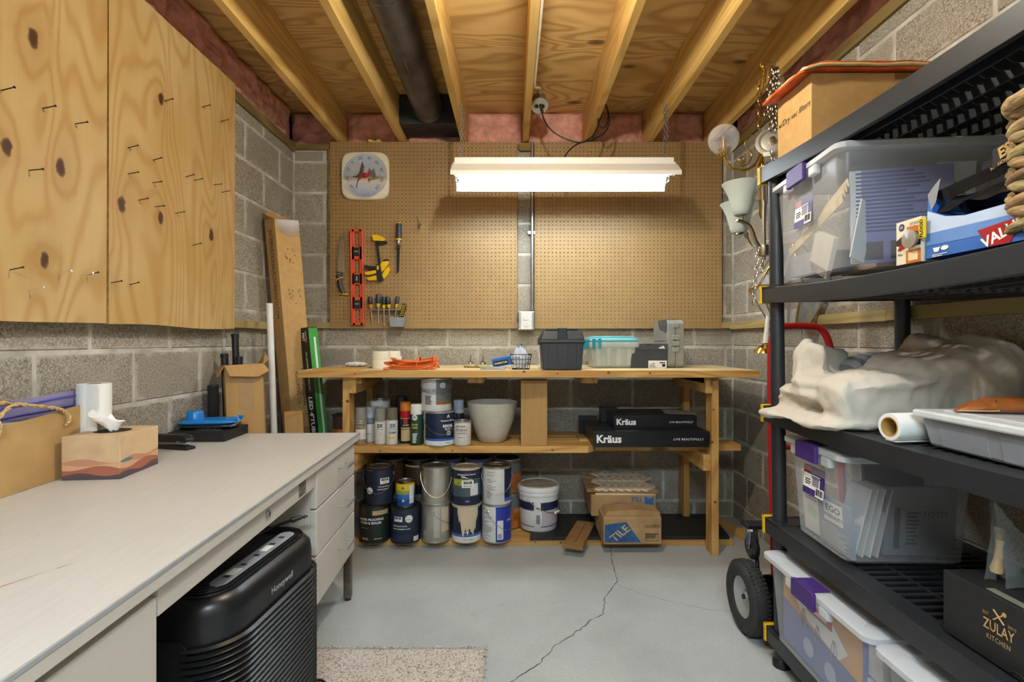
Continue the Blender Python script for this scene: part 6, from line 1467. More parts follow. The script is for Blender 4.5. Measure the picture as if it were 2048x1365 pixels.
# ------------------------------------------------------------------ things on the top tier
carton('cardboard_box', 'tan cardboard box with handwriting and a barcode sticker on the top tier of the shelving', 'box', (1.165, 1.728, 1.786), (.43, .205, .225), 0, M_CARD2, flaps=True)
t = [q for q in COL.objects if q.get('label', '').startswith('tan cardboard box with handwriting')][0]
text('w/Dry vac filters', .029, M_INK, t, (-.2158, .0, .135), 'W', lean=.3)
plate(M_WINK, t, 'barcode_sticker', (.115, -.1031, .155), .072, .062); bars(M_INK, t, (.115, -.1038, .170), .058, .022); lines(M_INK, t, (.11, -.1038, .140), .05, .018, 3)
MB().use(M_CARDD).box(.05, .115, -.1032, -.1026, .205, .224).build('hand_slot', t)
plate(M_YEL, t, 'yellow_sticker', (-.11, -.1031, .005), .05, .03)
t = thing('filter_package', 'flat orange and white plastic package draped over the cardboard box on the top tier', 'package', (1.155, 1.725, 2.013))
def pk(m, dz, k, nm, x0, x1, y0, y1):
    def fn(u, v):
        x = x0+(x1-x0)*u; y = y0+(y1-y0)*v
        return (x, y, dz+.006*noise.noise((u*5, v*4, k))-.03*max(0, (.12-u))*4*(1 if k < 6 else 0)+.008*v)
    o = MB().use(m).grid(fn, 26, 14).build(nm, t, smooth=60, fix=False); s = o.modifiers.new('thick', 'SOLIDIFY'); s.thickness = .009; s.offset = 1
    return o
M_ORP = mat('orange_film', '#d4561d', .35, var=.3, scale=9); M_YWP = mat('pale_yellow_film', '#e3c994', .4, var=.15, scale=12)
pk(M_ORP, .002, 1, 'lower_bag', -.250, .225, -.115, .125); pk(M_YWP, .013, 2, 'paper_filter', -.240, .235, -.119, .12); pk(M_ORP, .024, 3, 'upper_bag', -.215, .225, -.108, .115)
# ------------------------------------------------------------------ glove box, bulb box, basket
t = thing('glove_box', 'torn blue carton with black gloves bulging out on the second tier from the top', 'box', (.952, 1.178, 1.348), rot=(0, rad(2), 0))
M_GB = mat('carton_blue', '#2f64b2', .4); M_GB2 = mat('carton_pale_blue', '#b9c8e4', .4); M_BF = mat('black_film', '#1b1b1e', .22, var=.3, scale=8)
MB().use(M_GB).prism([(0, 0), (-.40, 0), (-.40, .080), (-.10, .078), (-.05, .088), (-.015, .105), (0, .148)], 0, .12, 'yz').build('carton', t, bevel=.001)
MB().use(M_GB2).prism([(-.001, .058), (-.40, .050), (-.40, .079), (-.10, .077), (-.05, .087), (-.016, .103), (-.001, .11)], -.0008, 0, 'yz').build('pale_band', t)
MB().use(mat('mid_blue_band', '#5f88c8', .4)).prism([(-.001, .030), (-.40, .022), (-.40, .050), (-.001, .058)], -.0008, 0, 'yz').build('mid_band', t)
MB().use(M_RED).prism([(-.16, .0), (-.13, .038), (-.23, .048), (-.20, .0)], -.0014, -.0008, 'yz').build('red_flash', t)
text('VALUE', .030, M_WINK, t, (-.0018, -.185, .022), 'W', bold=.03, spin=rad(20))
MB().use(M_WINK).prism([(-.025, .012), (-.035, .012), (-.040, .022), (-.020, .022)], -.0014, -.0008, 'yz').prism([(-.052+.010*math.cos(a*PI/8), .018+.005*math.sin(a*PI/8)) for a in range(16)], -.0014, -.0008, 'yz').build('white_marks', t)
lines(M_WINK, t, (-.0010, -.04, .004), .04, .007, 2, 'W')
b = MB().use(M_BF)
b.grid(lambda u, v: (.004+.10*v, -.02-.36*u, .085+.055*math.sin(PI*min(1, v*1.2+.12))*(.8+.3*u)+.012*noise.noise((u*7, v*5, 4))), 30, 16).build('gloves', t, smooth=60, fix=False)
o = MB().use(M_BF).raw([(.0, -.005, .148), (.0, -.03, .150), (.06, -.40, .215), (.04, -.40, .185), (.01, -.03, .125)], [(0,1,2,3,4)]).build('torn_flap', t); o.modifiers.new('w', 'SOLIDIFY').thickness = .0015
MB().use(mat('torn_edge', '#8e8e92', .6)).raw([(-.001, .0, .148), (-.001, -.012, .110), (-.004, -.028, .125), (-.004, -.038, .175), (-.002, -.02, .165)], [(0,1,2,3,4)]).build('torn_corner', t)
fl_ = MB().use(M_BLACKM).raw([(.008, -.150, .158), (.022, -.27, .185), (.020, -.27, .225), (.006, -.150, .196)], [(0,1,2,3)]).build('lettered_flap', t)
text('ESS', .030, M_CARD2, t, (.0045, -.183, .187), (PI/2+rad(4), rad(-13), -PI/2-rad(6)), bold=.04)
text('ND HOUSEHOLD', .010, M_CARD2, t, (.0065, -.18, .168), (PI/2+rad(4), rad(-13), -PI/2-rad(6)), bold=.02)
t = thing('bulb_box', 'small white and orange light bulb carton in front of the upper clear bin', 'box', (.947, 1.262, 1.345))
MB().use(mat('bulb_carton', '#e6dcc2', .5)).box(0, .06, -.076, 0, 0, .105).build('carton', t, bevel=.001)
M_BO = mat('bulb_orange', '#c2661c', .5)
MB().use(M_BO).prism([(-.032, .0), (-.076, 0), (-.076, .032), (-.032, .032)], -.0007, 0, 'yz').build('orange_panel', t)
MB().use(M_BO).prism([(-.035, .06), (-.035, .088), (-.076, .086), (-.076, .058)], -.0007, 0, 'yz').build('orange_panel', t)
MB().use(mat('bulb_window', '#3b2b20', .3)).prism([(-.002, .060), (-.042, .078), (-.076, .070), (-.076, .040), (-.025, .042), (-.002, .048)], -.001, 0, 'yz').build('window', t)
MB().use(mat('bulb_grey', '#958c80', .3)).lathe([(.0, .0), (.018, .002), (.022, .012), (.0, .016)], 16).build('bulb', t, loc=(-.001, -.056, .056), rot=(0, rad(-90), 0), smooth=60)
MB().use(M_RED).prism([(-.006, .036), (-.022, .056), (-.044, .044), (-.012, .034)], -.0014, 0, 'yz').build('red_ribbon', t)
MB().use(C_NAVY).prism([(-.018+.009*math.cos(a*PI/7), .090+.009*math.sin(a*PI/7)) for a in range(14)], -.0007, 0, 'yz').build('round_logo', t)
text('GE', .009, M_WINK, t, (-.0012, -.018, .090), 'W'); text('cryst', .015, M_INK, t, (-.0008, -.058, .094), 'W', bold=-.01); text('40w', .009, M_INK, t, (-.0008, -.014, .024), 'W')
plate(mat('pale_panel', '#e8cf9c', .5), t, 'note', (-.0008, -.054, .016), .028, .02, 'W')
MB().use(mat('flood_yellow', '#e0c010', .4)).box(-.004, .0, -.092, -.0745, .052, .098).build('flood_tag', t); text('FLOOD', .0125, M_INK, t, (-.0046, -.083, .075), (PI/2, rad(-90), -PI/2), bold=.03)
# wicker basket: woven from individual strands
t = thing('wicker_basket', 'woven water hyacinth basket at the near end of the second tier', 'basket', (.950, .992, 1.362), rot=(rad(1), 0, rad(-4)))
M_W = [mat('wicker_%d' % i, c, .8, var=.45, scale=150, bmp=.8, bscale=220, stretch=(1, .12, 1)) for i, c in enumerate(('#94764f', '#806341', '#a98f63', '#6d5237', '#958458'))]
bw, bl, bh = .36, .30, .24
M_WD = mat('wicker_dark', '#4a3520', .9)
MB().use(M_WD).box(.012, bw-.012, -bl+.012, -.012, .002, .02).box(.012, .016, -bl+.012, -.012, .002, bh-.02).box(.012, bw-.012, -.016, -.012, .002, bh-.02).box(bw-.016, bw-.012, -bl+.012, -.012, .002, bh-.02).box(.012, bw-.012, -bl+.012, -bl+.016, .002, bh-.02).build('lining', t)
def strand(face, u, z, m, s):
    L = .056; P = []
    for k in range(7):
        q = -1+2*k/6; off = .002+.007*(1-q*q); dz = .008*q*s
        if face == 'W': P.append((-off+.010, u+q*L*.62, z+dz))
        elif face == 'N': P.append((u+q*L*.62, off-.010, z+dz))
        else: P.append((u+q*L*.62, -bl-off+.010, z+dz))
    return MB().use(m).tube(P, [.007, .0095, .0112, .0118, .0112, .0095, .007], 8)
rows = 10
wr_ = random.Random(3)
for r_i in range(rows):
    z = .016+.0232*r_i
    for face, ln in (('W', bl), ('N', bw), ('S', bw)):
        n = int(ln/.06)+1
        for k in range(n):
            u = min(max((k+.5*(r_i % 2))*.062, .026), ln-.038)
            strand(face, -u-.012 if face == 'W' else u+.012, z+wr_.uniform(-.001, .001), wr_.choice(M_W), 1 if r_i % 2 else -1).build('strand', t, smooth=60)
b = MB().use(M_W[2]); pts = spline([(.006, -.006, bh), (.006, -bl+.006, bh), (bw-.006, -bl+.006, bh), (bw-.006, -.006, bh)], 12, True); pts = [Vector(p)+Vector((0, 0, .003*math.sin(i*1.3))) for i, p in enumerate(pts)]
b.tube(pts, .013, 8, closed=True).build('rim', t, smooth=60)
# ------------------------------------------------------------------ drop cloth
t = thing('drop_cloth', 'bundled cream canvas drop cloth spilling over the middle tier of the shelving', 'cloth', (0, 0, 0))
def cloth_mat():
    m, nt, b = _new('canvas'); vec = coords(nt, False); f_ = tex(nt, vec, 330, 2); w1 = tex(nt, coords(nt, False, (1, 1, .5)), 16, 4, .6, 1.2); bl = tex(nt, vec, 5, 3)
    c = ramp(nt, bl, [(.3, lin('#c6bdb0')), (.7, lin('#d2c9bc'))]); c = mix(nt, math_(nt, 'MULTIPLY', f_, .2), c, lin('#a99f92'))
    nt.links.new(c, b.inputs['Base Color']); b.inputs['Roughness'].default_value = .9; b.inputs['Specular IOR Level'].default_value = .15
    bump(nt, b, math_(nt, 'MULTIPLY_ADD', f_, .05, w1), .28, .008); return m
b = MB().use(cloth_mat())
b.pillow((1.00, 1.61, .930), (.150, .205, .026), (0, rad(-5), rad(2)), .35)           # lowest fold
b.pillow((1.06, 1.64, .984), (.165, .165, .027), (0, rad(3), rad(-7)), .4)            # second fold
b.pillow((.975, 1.70, .975), (.060, .10, .018), (0, rad(-14), rad(8)), .4)
b.pillow((1.07, 1.56, 1.040), (.165, .17, .030), (0, rad(-5), rad(4)), .4)             # top fold
b.pillow((1.13, 1.475, .992), (.235, .066, .083), (rad(4), 0, rad(3)), .32)            # smooth front face
b.pillow((1.24, 1.53, 1.07), (.15, .13, .075), (rad(6), rad(-14), 0), .55)             # hill toward the wall
b.pillow((1.34, 1.49, 1.05), (.085, .12, .125), (rad(8), rad(24), 0), .6)
b.pillow((1.28, 1.58, 1.115), (.07, .07, .07), (rad(8), rad(-20), 0), .7)
b.pillow((1.045, 1.72, 1.070), (.105, .020, .082), (rad(-8), rad(16), rad(14)), .25)      # standing flap
b.pillow((.985, 1.69, 1.075), (.024, .06, .075), (rad(4), rad(6), rad(24)), .35)
co = b.build('cloth', t)
m_ = co.modifiers.new('remesh', 'REMESH'); m_.mode = 'VOXEL'; m_.voxel_size = .0070; m_.use_smooth_shade = True
m_ = co.modifiers.new('smooth', 'SMOOTH'); m_.iterations = 5; m_.factor = .5
tx = bpy.data.textures.new('folds', 'CLOUDS'); tx.noise_scale = .11; tx.noise_depth = 2
m_ = co.modifiers.new('folds', 'DISPLACE'); m_.texture = tx; m_.strength = .026; m_.mid_level = .5; m_.texture_coords = 'GLOBAL'
tx2 = bpy.data.textures.new('wrinkles', 'CLOUDS'); tx2.noise_scale = .03; tx2.noise_depth = 2
m_ = co.modifiers.new('wrinkles', 'DISPLACE'); m_.texture = tx2; m_.strength = .006; m_.mid_level = .5; m_.texture_coords = 'GLOBAL'
tx3 = bpy.data.textures.new('creases', 'MUSGRAVE'); tx3.musgrave_type = 'RIDGED_MULTIFRACTAL'; tx3.noise_scale = .16; tx3.octaves = 1.6; tx3.noise_intensity = .6
m_ = co.modifiers.new('creases', 'DISPLACE'); m_.texture = tx3; m_.strength = .020; m_.mid_level = .5; m_.texture_coords = 'GLOBAL'
t = thing('striped_cloth', 'folded grey striped cloth tucked behind the cream drop cloth', 'cloth', (1.22, 1.735, .99), rot=(rad(5), rad(-8), rad(10)))
def stripe_mat():
    m, nt, b = _new('grey_stripe_cloth'); vec = coords(nt, False); sp = nd(nt, 'ShaderNodeSeparateXYZ'); nt.links.new(vec, sp.inputs[0])
    s = math_(nt, 'GREATER_THAN', math_(nt, 'SINE', math_(nt, 'MULTIPLY', sp.outputs[0], 160)), .2)
    nt.links.new(mix(nt, s, lin('#b3b4b8'), lin('#83868d')), b.inputs['Base Color']); b.inputs['Roughness'].default_value = .9; return m
MB().use(stripe_mat()).pillow((0, 0, .06), (.12, .06, .07), e=.6).build('cloth', t, smooth=60)
# paper roll
t = thing('paper_roll', 'white paper roll with an open cardboard core lying beside the drop cloth', 'roll', (.930, 1.262, .9485), rot=(0, rad(90), rad(8)))
MB().use(M_PAPER).lathe([(.024, 0), (.0325, 0), (.0335, .003), (.0335, .38), (.024, .38)], 36).build('paper', t, smooth=40)
MB().use(mat('core_brown', '#a9843f', .8)).lathe([(.0241, -.0005), (.0215, -.0005), (.0215, .38), (.0241, .38)], 28).build('core', t, smooth=40)
MB().use(M_PAPER).box(.0334, .0342, -.022, .012, .0, .38).build('loose_edge', t)
# grey tray with lid
t = thing('lidded_tray', 'grey plastic tray with a white lid on the middle tier', 'tray', (.975, 1.222, .913), rz=rad(-1))
M_TRAY = mat('tray_grey', '#8b8f98', .45); tw, tl_ = .42, .52
MB().use(M_TRAY).frus((.012, tw-.012, -tl_+.012, -.012), (0, tw, -tl_, 0), 0, .068).build('body', t, bevel=.008)
b = MB().use(M_TRAY)
for y in (-.11, -.26, -.41): b.frus((.0098, .02, y-.062, y+.062), (.0005, .012, y-.062, y+.062), .004, .058)
b.build('side_panel', t, bevel=.003)
MB().use(mat('tray_lid_white', '#cfd1d3', .25)).box(-.012, tw+.012, -tl_-.012, .012, .066, .084).build('lid', t, bevel=.005)
MB().use(mat('tray_lid_white', '#cfd1d3', .25)).box(.03, tw-.03, -tl_+.03, -.03, .084, .0865).build('lid_panel', t, bevel=.002)
# leather sheath on the tray
t = thing('leather_sheath', 'tan leather tool sheath lying on the white tray lid', 'sheath', (1.00, 1.155, 1.000), rot=(0, 0, rad(-10)))
M_LEA = mat('tan_leather', '#8f4f1f', .35, var=.15, scale=20, bmp=.15, bscale=250)
def sheath(m, x0, x1, w0, w1, h0, h1, nm):
    vs = []; fs = []; n = 12; S_ = 8
    for i in range(S_+1):
        u = i/S_; x = x0+(x1-x0)*u; w_ = w0+(w1-w0)*min(1, u*1.6)**.7; h_ = h0+(h1-h0)*min(1, u*1.6)**.7
        for k in range(n): a = 2*PI*k/n; vs.append((x, w_*math.copysign(abs(math.cos(a))**.8, math.cos(a)), h_*.5+h_*.5*math.sin(a)))
        if i:
            for k in range(n): k2 = (k+1) % n; fs.append((n*(i-1)+k, n*(i-1)+k2, n*i+k2, n*i+k))
    fs += [tuple(range(n-1, -1, -1)), tuple(range(n*S_, n*S_+n))]
    return MB().use(m).raw(vs, fs).build(nm, t, smooth=50)
sheath(M_LEA, 0, .068, .006, .030, .004, .026, 'tip'); sheath(M_LEA, .062, .30, .032, .036, .034, .040, 'sleeve')
MB().use(mat('thread', '#c9a774', .7)).tube(spline([(.002, -.008, .004), (.02, -.024, .006), (.05, -.030, .007), (.066, -.032, .008)], 6), .0011, 5).build('stitching', t)
MB().use(M_BLACKM).box(.0625, .064, -.027, .027, .004, .030).build('mouth', t)
# ------------------------------------------------------------------ black kitchen box and the bagged brush
t = thing('kitchen_box', 'large black kitchen gadget box with white lettering on the second tier from the bottom', 'box', (.958, 1.138, .518))
M_ZB = mat('soft_black_carton', '#1a1a1b', .5, var=.06)
MB().use(M_ZB).box(0, .30, -.50, 0, 0, .135).build('carton', t, bevel=.002)
text('ZULAY', .029, M_CARD2, t, (-.0008, -.130, .072), 'W', bold=.01, sx=.72); text('KITCHEN', .014, M_CARD2, t, (-.0008, -.130, .049), 'W', space=1.1, sx=.8)
text('EST', .009, M_CARD2, t, (-.0008, -.103, .093), 'W'); text('2015', .009, M_CARD2, t, (-.0008, -.158, .090), 'W')
MB().use(M_CARD2).tube([(-.001, -.120, .108), (-.001, -.142, .088)], .0016, 5).tube([(-.001, -.142, .108), (-.001, -.120, .088)], .0016, 5).cyl((-.0012, -.142, .108), (-.0004, -.142, .108), .0045, n=10).build('whisk_logo', t)
MB().use(M_BLACKM).tube([(-.0008, -.17+.018*math.cos(a*PI/8), .012*math.sin(a*PI/8)) for a in range(9)], .0008, 4).build('thumb_tab', t)
plate(mat('blue_sticker', '#3f76c0', .4), t, 'blue_sticker', (.065, -.20, .1352), .075, .085, 'T'); lines(M_WINK, t, (.065, -.20, .1359), .05, .03, 4, 'T')
plate(mat('olive_strip', '#6d7263', .5), t, 'paper_strip', (.02, -.17, .1352), .018, .16, 'T')
text('EXTRA STRONG', .014, M_WINK, t, (.14, -.18, .1356), (0, 0, -PI/2), bold=.01)
t = thing('bagged_brush', 'small wooden handled brush sealed in a clear bag on the black kitchen box', 'brush', (1.025, 1.085, .6545), rot=(0, 0, rad(10)))
MB().use(wood('brush_beech', '#d7b98a', '#b08d5a', 'z', 9, 14)).lathe([(.0, .012), (.010, .014), (.012, .022), (.008, .04), (.006, .07), (.008, .085), (.0, .088)], 14).build('handle', t, rot=(0, rad(8), 0), smooth=60)
MB().use(mat('bristles', '#8c8275', .9)).lathe([(.009, .084), (.013, .11), (.0, .11)], 12).build('bristles', t, rot=(0, rad(8), 0), smooth=60)
M_BAG2 = clear('crinkled_bag', '#ffffff', .06, .08)
MB().use(M_BAG2).grid(lambda u, v: (-.03+.095*u, -.02+.04*abs(v-.5)*(1 if v > .5 else -1)+.008*noise.noise((u*6, v*6, 2)), .002+.17*(1-abs(2*v-1))*(1-.55*u)+.006*noise.noise((u*8, v*8, 1))), 16, 22).build('bag', t, smooth=25, fix=False)
t = thing('black_pouch', 'black fabric pouch lying on the kitchen box toward the wall', 'pouch', (1.19, 1.05, .6545))
MB().use(M_BLACKM).pillow((0, -.06, .028), (.075, .14, .026), (0, 0, rad(4)), .55).build('pouch', t, smooth=60)
MB().use(mat('pale_tab', '#b09a7c', .6)).box(-.05, -.02, .03, .045, .050, .056).build('pull_tab', t, bevel=.002)

# ================================================================== hand truck behind the shelving
t = thing('hand_truck', 'red handled convertible hand truck with pneumatic wheels behind the shelving', 'hand truck', (1.16, 2.06, 0))
zh = 1.222; RTU = .0145
MB().use(M_RED).tube(spline([(-.088, .03, .20), (-.083, .06, .6), (-.078, .08, 1.0), (-.071, .085, 1.16), (-.043, .087, 1.215), (.005, .088, zh), (.08, .088, zh), (.135, .087, 1.21), (.168, .085, 1.15), (.195, .08, 1.0), (.205, .06, .6), (.21, .03, .20)], 8), RTU, 14).build('frame_tube', t, smooth=60)
for z in (.38, .72): MB().use(M_RED).tube([(-.083, .045+.03*(z-.3), z), (.205, .045+.03*(z-.3), z)], .010, 10).build('cross_bar', t, smooth=60)
MB().use(M_BLACK).box(-.20, .22, -.10, .05, .030, .038).box(-.20, .22, .04, .048, .03, .20).build('toe_plate', t, bevel=.002)
MB().use(M_BLACK).cyl((-.24, -.02, .142), (.25, -.02, .142), .010).build('axle', t, smooth=40)
M_TYRE = mat('tyre_rubber', '#242323', .75, var=.15, scale=40)
def wheel(x, s):
    wv = MB().use(M_TYRE); R_, hw = .140, .036
    prof = [(.078, -hw*.75), (.095, -hw*1.02), (.118, -hw), (.132, -hw*.75), (.139, -hw*.35), (.140, 0), (.139, hw*.35), (.132, hw*.75), (.118, hw), (.095, hw*1.02), (.078, hw*.75)]
    wv.lathe(prof, 48)
    o = wv.build('tyre', t, loc=(x, -.02, .141), rot=(0, PI/2, 0), smooth=50)
    tr = MB().use(M_TYRE)
    for k in range(56):
        a = 2*PI*k/56
        for r_, z0, z1, da in ((.1392, -.026, -.010, .0), (.1415, -.008, .008, .05), (.1392, .010, .026, .0)):
            c_, s_ = math.cos(a+da), math.sin(a+da); tx_, ty_ = -s_, c_
            tr.raw([(c_*(r_-.004)+tx_*.0045, s_*(r_-.004)+ty_*.0045, z0), (c_*(r_-.004)-tx_*.0045, s_*(r_-.004)-ty_*.0045, z0+.004), (c_*(r_-.004)-tx_*.0045, s_*(r_-.004)-ty_*.0045, z1+.004), (c_*(r_-.004)+tx_*.0045, s_*(r_-.004)+ty_*.0045, z1),
                    (c_*r_+tx_*.0035, s_*r_+ty_*.0035, z0+.001), (c_*r_-tx_*.0035, s_*r_-ty_*.0035, z0+.004), (c_*r_-tx_*.0035, s_*r_-ty_*.0035, z1+.003), (c_*r_+tx_*.0035, s_*r_+ty_*.0035, z1)], [(4,5,6,7),(0,1,5,4),(1,2,6,5),(2,3,7,6),(3,0,4,7)])
    tr.build('tread', o)
    MB().use(mat('wheel_rim', '#b4b6b8', .4, .45)).lathe([(.0, -.012), (.020, -.014), (.022, -.006), (.030, -.002), (.055, -.008), (.070, -.018), (.079, -.022), (.079, .022), (.07, .018), (.0, .012)], 36).build('rim', o, smooth=40)
    MB().use(M_DARKMETAL).cyl((0, 0, -.02), (0, 0, -.012), .009, n=10).build('hub_nut', o)
wheel(-.222, -1); wheel(.26, 1)
MB().use(M_BLACK).box(-.19, -.13, -.005, .05, .02, .16).build('side_plate', t, bevel=.012)
b = MB().use(M_DARKMETAL); b.cyl((-.17, -.02, .145), (-.155, .05, .30), .008).cyl((.19, -.02, .145), (.20, .05, .30), .008); b.build('strut', t, smooth=40)
def caster(x):
    MB().use(M_BLACK).box(x-.03, x+.10, -.005, .06, .402, .418).build('caster_arm', t, bevel=.003)
    c = MB().use(M_CHROME).cyl((x, .02, .385), (x, .02, .402), .022).prism([(x-.016, .392), (x+.016, .392), (x+.010, .318), (x-.012, .318)], -.002, .002).build('caster_fork', t, smooth=40)
    c2 = MB().use(M_CHROME).prism([(-.006, .392), (.042, .392), (.030, .318), (.006, .318)], x-.019, x-.016, 'yz').prism([(-.006, .392), (.042, .392), (.030, .318), (.006, .318)], x+.016, x+.019, 'yz').build('fork_plate', c, bevel=.001)
    MB().use(M_BLACK).lathe([(.0, -.012), (.042, -.012), (.048, -.008), (.05, 0), (.048, .008), (.042, .012), (.0, .012)], 30).build('caster_wheel', c, loc=(x, .018, .325), rot=(0, PI/2, 0), smooth=40)
caster(-.185); caster(.20)

# ================================================================== hanging light fittings
GY = 2.30
t = thing('brass_chandelier', 'polished brass chandelier arm with a clear glass globe hanging by the joist', 'chandelier', (1.135, GY, 1.93))
def L(px, py, y=GY): p = W(px, py, y); return (p[0]-1.135, p[1]-GY, p[2]-1.93)
b = MB().use(M_BRASS)
b.tube(spline([L(1448, 313), L(1453, 326), L(1464, 337), L(1480, 341), L(1497, 338), L(1511, 328), L(1518, 315), L(1522, 300)], 8), .0055, 8)
b.tube(spline([L(1446, 316), L(1454, 331), L(1470, 341), L(1492, 341), L(1512, 331)], 8), .0035, 7)
b.tube(spline([L(1474, 325), L(1480, 331), L(1492, 330), L(1501, 320), L(1503, 308), L(1496, 298), L(1490, 290), L(1491, 280), L(1498, 273), L(1508, 270)], 8), .0036, 7)
sc_ = [L(1484+.9*(9-k*.55)*math.cos(k*.7), 319+.9*(9-k*.55)*math.sin(k*.7)) for k in range(14)]; b.tube(spline(sc_, 4), .0032, 7)
b.build('scroll_arm', t, smooth=60)
MB().use(M_BRASS).lathe([(.0, .0), (.012, .002), (.018, .012), (.028, .018), (.032, .030), (.024, .034), (.012, .036), (.010, .075), (.0, .076)], 24, L(1448, 313)).build('cup', t, smooth=40)
gx = L(1447, 279)
prof = [(.062*math.cos(a)*1.08, .062*math.sin(a)*1.08) for a in [(-PI/2+.35)+(PI-.35-.62)*k/20 for k in range(21)]]
MB().use(M_GLASS).lathe(prof+[(r_-.0025, z-.001) for r_, z in reversed(prof)], 36, gx).build('glass_globe', t, smooth=60)
MB().use(M_GLASS).lathe([(.010, -.05), (.012, -.02), (.004, .012), (.0, .018)], 14, gx).build('candle_bulb', t, smooth=60)
b = MB().use(M_BRASS); chain_mb(b, L(1518, 258), L(1518, 160), .034, .0022, .009); chain_mb(b, L(1530, 165), L(1527, 128), .034, .0022, .009)
b.tube(spline([L(1527, 140), L(1520, 128), L(1532, 124), L(1545, 128), L(1553, 140), L(1556, 152)], 6), .0022, 6); b.tube(spline([L(1526, 145), L(1528, 160), L(1524, 185), L(1519, 205)], 6), .0022, 6)
b.build('hanging_chain', t, smooth=60)
MB().use(M_BRASS).lathe([(.006, -.22), (.012, -.20), (.012, .0), (.020, .015), (.010, .04), (.007, .12), (.0, .125)], 18, (-.012, .0, .0)).build('center_column', t, smooth=40)
# nickel chandelier with frosted shades
NY = 2.20
t = thing('nickel_chandelier', 'brushed nickel chandelier with frosted bell shades hanging beside the shelving', 'chandelier', (X(1527, NY), NY, 1.56))
ox, oz = X(1527, NY), 1.56
def L(px, py, y=NY): p = W(px, py, y); return (p[0]-ox, p[1]-NY, p[2]-oz)
def shade(c, s=1.0):
    prof = [(.030, 0), (.034, .002), (.040, .02), (.047, .05), (.056, .085), (.070, .118), (.084, .140)]
    ring_ = prof+[(r_-.003, z) for r_, z in reversed(prof)]
    MB().use(M_FROST).lathe([(r_*s, z*s) for r_, z in ring_], 40, c).build('glass_shade', t, smooth=50)
    MB().use(M_NICKEL).lathe([(.0, -.006), (.018, -.006), (.026, -.002), (.027, .003), (.0, .004)], 24, c).lathe([(.0, -.022), (.006, -.022), (.007, -.006), (.0, -.006)], 12, c).build('shade_cup', t, smooth=40)
c1 = L(1484, 431); shade(c1, .98)
c2 = L(1478, 467, 2.36); shade(c2, .98)
def arm(pts, nm='arm'):
    P = spline(pts, 8); b = MB().use(M_NICKEL); vs = []; fs = []
    for i, p in enumerate(P):
        d = (P[min(i+1, len(P)-1)]-P[max(i-1, 0)]).normalized(); n_ = d.cross(Vector((0, 1, 0))).normalized()*.004; w_ = Vector((0, .011, 0))
        vs += [p+n_+w_, p+n_-w_, p-n_-w_, p-n_+w_]
        if i:
            for k in range(4): k2 = (k+1) % 4; fs.append((4*i-4+k, 4*i-4+k2, 4*i+k2, 4*i+k))
    fs += [(3, 2, 1, 0), tuple(4*(len(P)-1)+k for k in range(4))]
    return b.raw(vs, fs).build(nm, t)
arm([L(1474, 441), L(1484, 444), L(1497, 451), L(1504, 463), L(1510, 480), L(1518, 493), L(1530, 497)])
arm([L(1471, 477, 2.36), L(1482, 471, 2.35), L(1492, 466, 2.34), L(1494, 478, 2.32), L(1502, 492, 2.28), L(1518, 500), L(1530, 500)])
MB().use(M_NICKEL).tube([L(1493, 466, 2.34), L(1494, 450, 2.34), L(1498, 430, 2.34)], .004, 8).build('arm_stem', t, smooth=60)
MB().use(M_NICKEL).lathe([(.0, -.045), (.007, -.043), (.008, -.03), (.022, -.026), (.026, .0), (.024, .018), (.008, .024), (.008, .36), (.0, .36)], 22, L(1528, 500)).build('center_column', t, smooth=40)
b = MB().use(M_NICKEL); chain_mb(b, L(1516, 497), L(1506, 612), .032, .0018, .0075); chain_mb(b, L(1524, 519), L(1522, 545), .032, .0018, .0075); b.build('loose_chain', t, smooth=60)
b = MB().use(M_NICKEL); b.tube([L(1528, 330), L(1519, 350)], .003, 6).tube([L(1524, 328), L(1524, 350)], .003, 6).tube([L(1517, 330), L(1513, 352)], .003, 6); chain_mb(b, L(1541, 300), L(1548, 325), .03, .0018, .0075); b.build('hanger_rod', t, smooth=60)
MB().use(M_BLACKM).lathe([(.035, 0), (.036, .02), (.0, .021)], 20, L(1548, 335)).build('cap', t, smooth=40)
# round canopy plate with chain bundle
t = thing('canopy_plate', 'round brushed nickel canopy plate with a bundle of chain above it', 'canopy', (X(1544, 2.24), 2.24, Z(284, 2.24)), rot=(rad(78), 0, rad(-18)))
MB().use(mat('satin_nickel', '#b9b5aa', .5, .5)).lathe([(.067, -.004), (.067, .0), (.058, .006), (.055, .010), (.053, .008), (.045, .001), (.043, .002), (.020, .005), (.012, .012), (.0, .013)], 40).build('plate', t, smooth=25)
MB().use(M_NICKEL).lathe([(.0, .010), (.013, .012), (.012, .024), (.0, .026)], 16).build('center_nut', t, smooth=40)
MB().use(M_PAPER).box(-.04, -.005, -.075, -.055, .014, .016).build('tag', t)
t = thing('chain_bundle', 'bundle of bright light fitting chain hooked on the joist above the canopy plate', 'chain', (X(1544, 2.26), 2.26, Z(215, 2.26)))
b = MB().use(mat('tarnished_chain', '#a89a84', .25, 1)); r_ = random.Random(4); ox2, oz2 = X(1544, 2.26), Z(215, 2.26)
for k in range(9):
    dx = r_.uniform(-.035, .035); dy = r_.uniform(-.03, .03); chain_mb(b, (dx*.4+.01, dy*.3, .175+r_.uniform(-.02, .01)), (dx, dy, r_.uniform(-.13, -.02)), .032, .0022, .009)
b.build('links', t, smooth=60)
MB().use(M_NICKEL).tube([(.012, 0, .20), (.012, 0, .17), (.004, -.01, .155)], .003, 6).build('hook', t)
t = thing('cord_hank', 'bundled white cord hanging behind the chain bundle', 'cord', (X(1568, 2.34), 2.34, Z(215, 2.34)), rot=(0, rad(-12), 0))
b = MB().use(mat('white_cord', '#cfc6b4', .8, var=.15, scale=50))
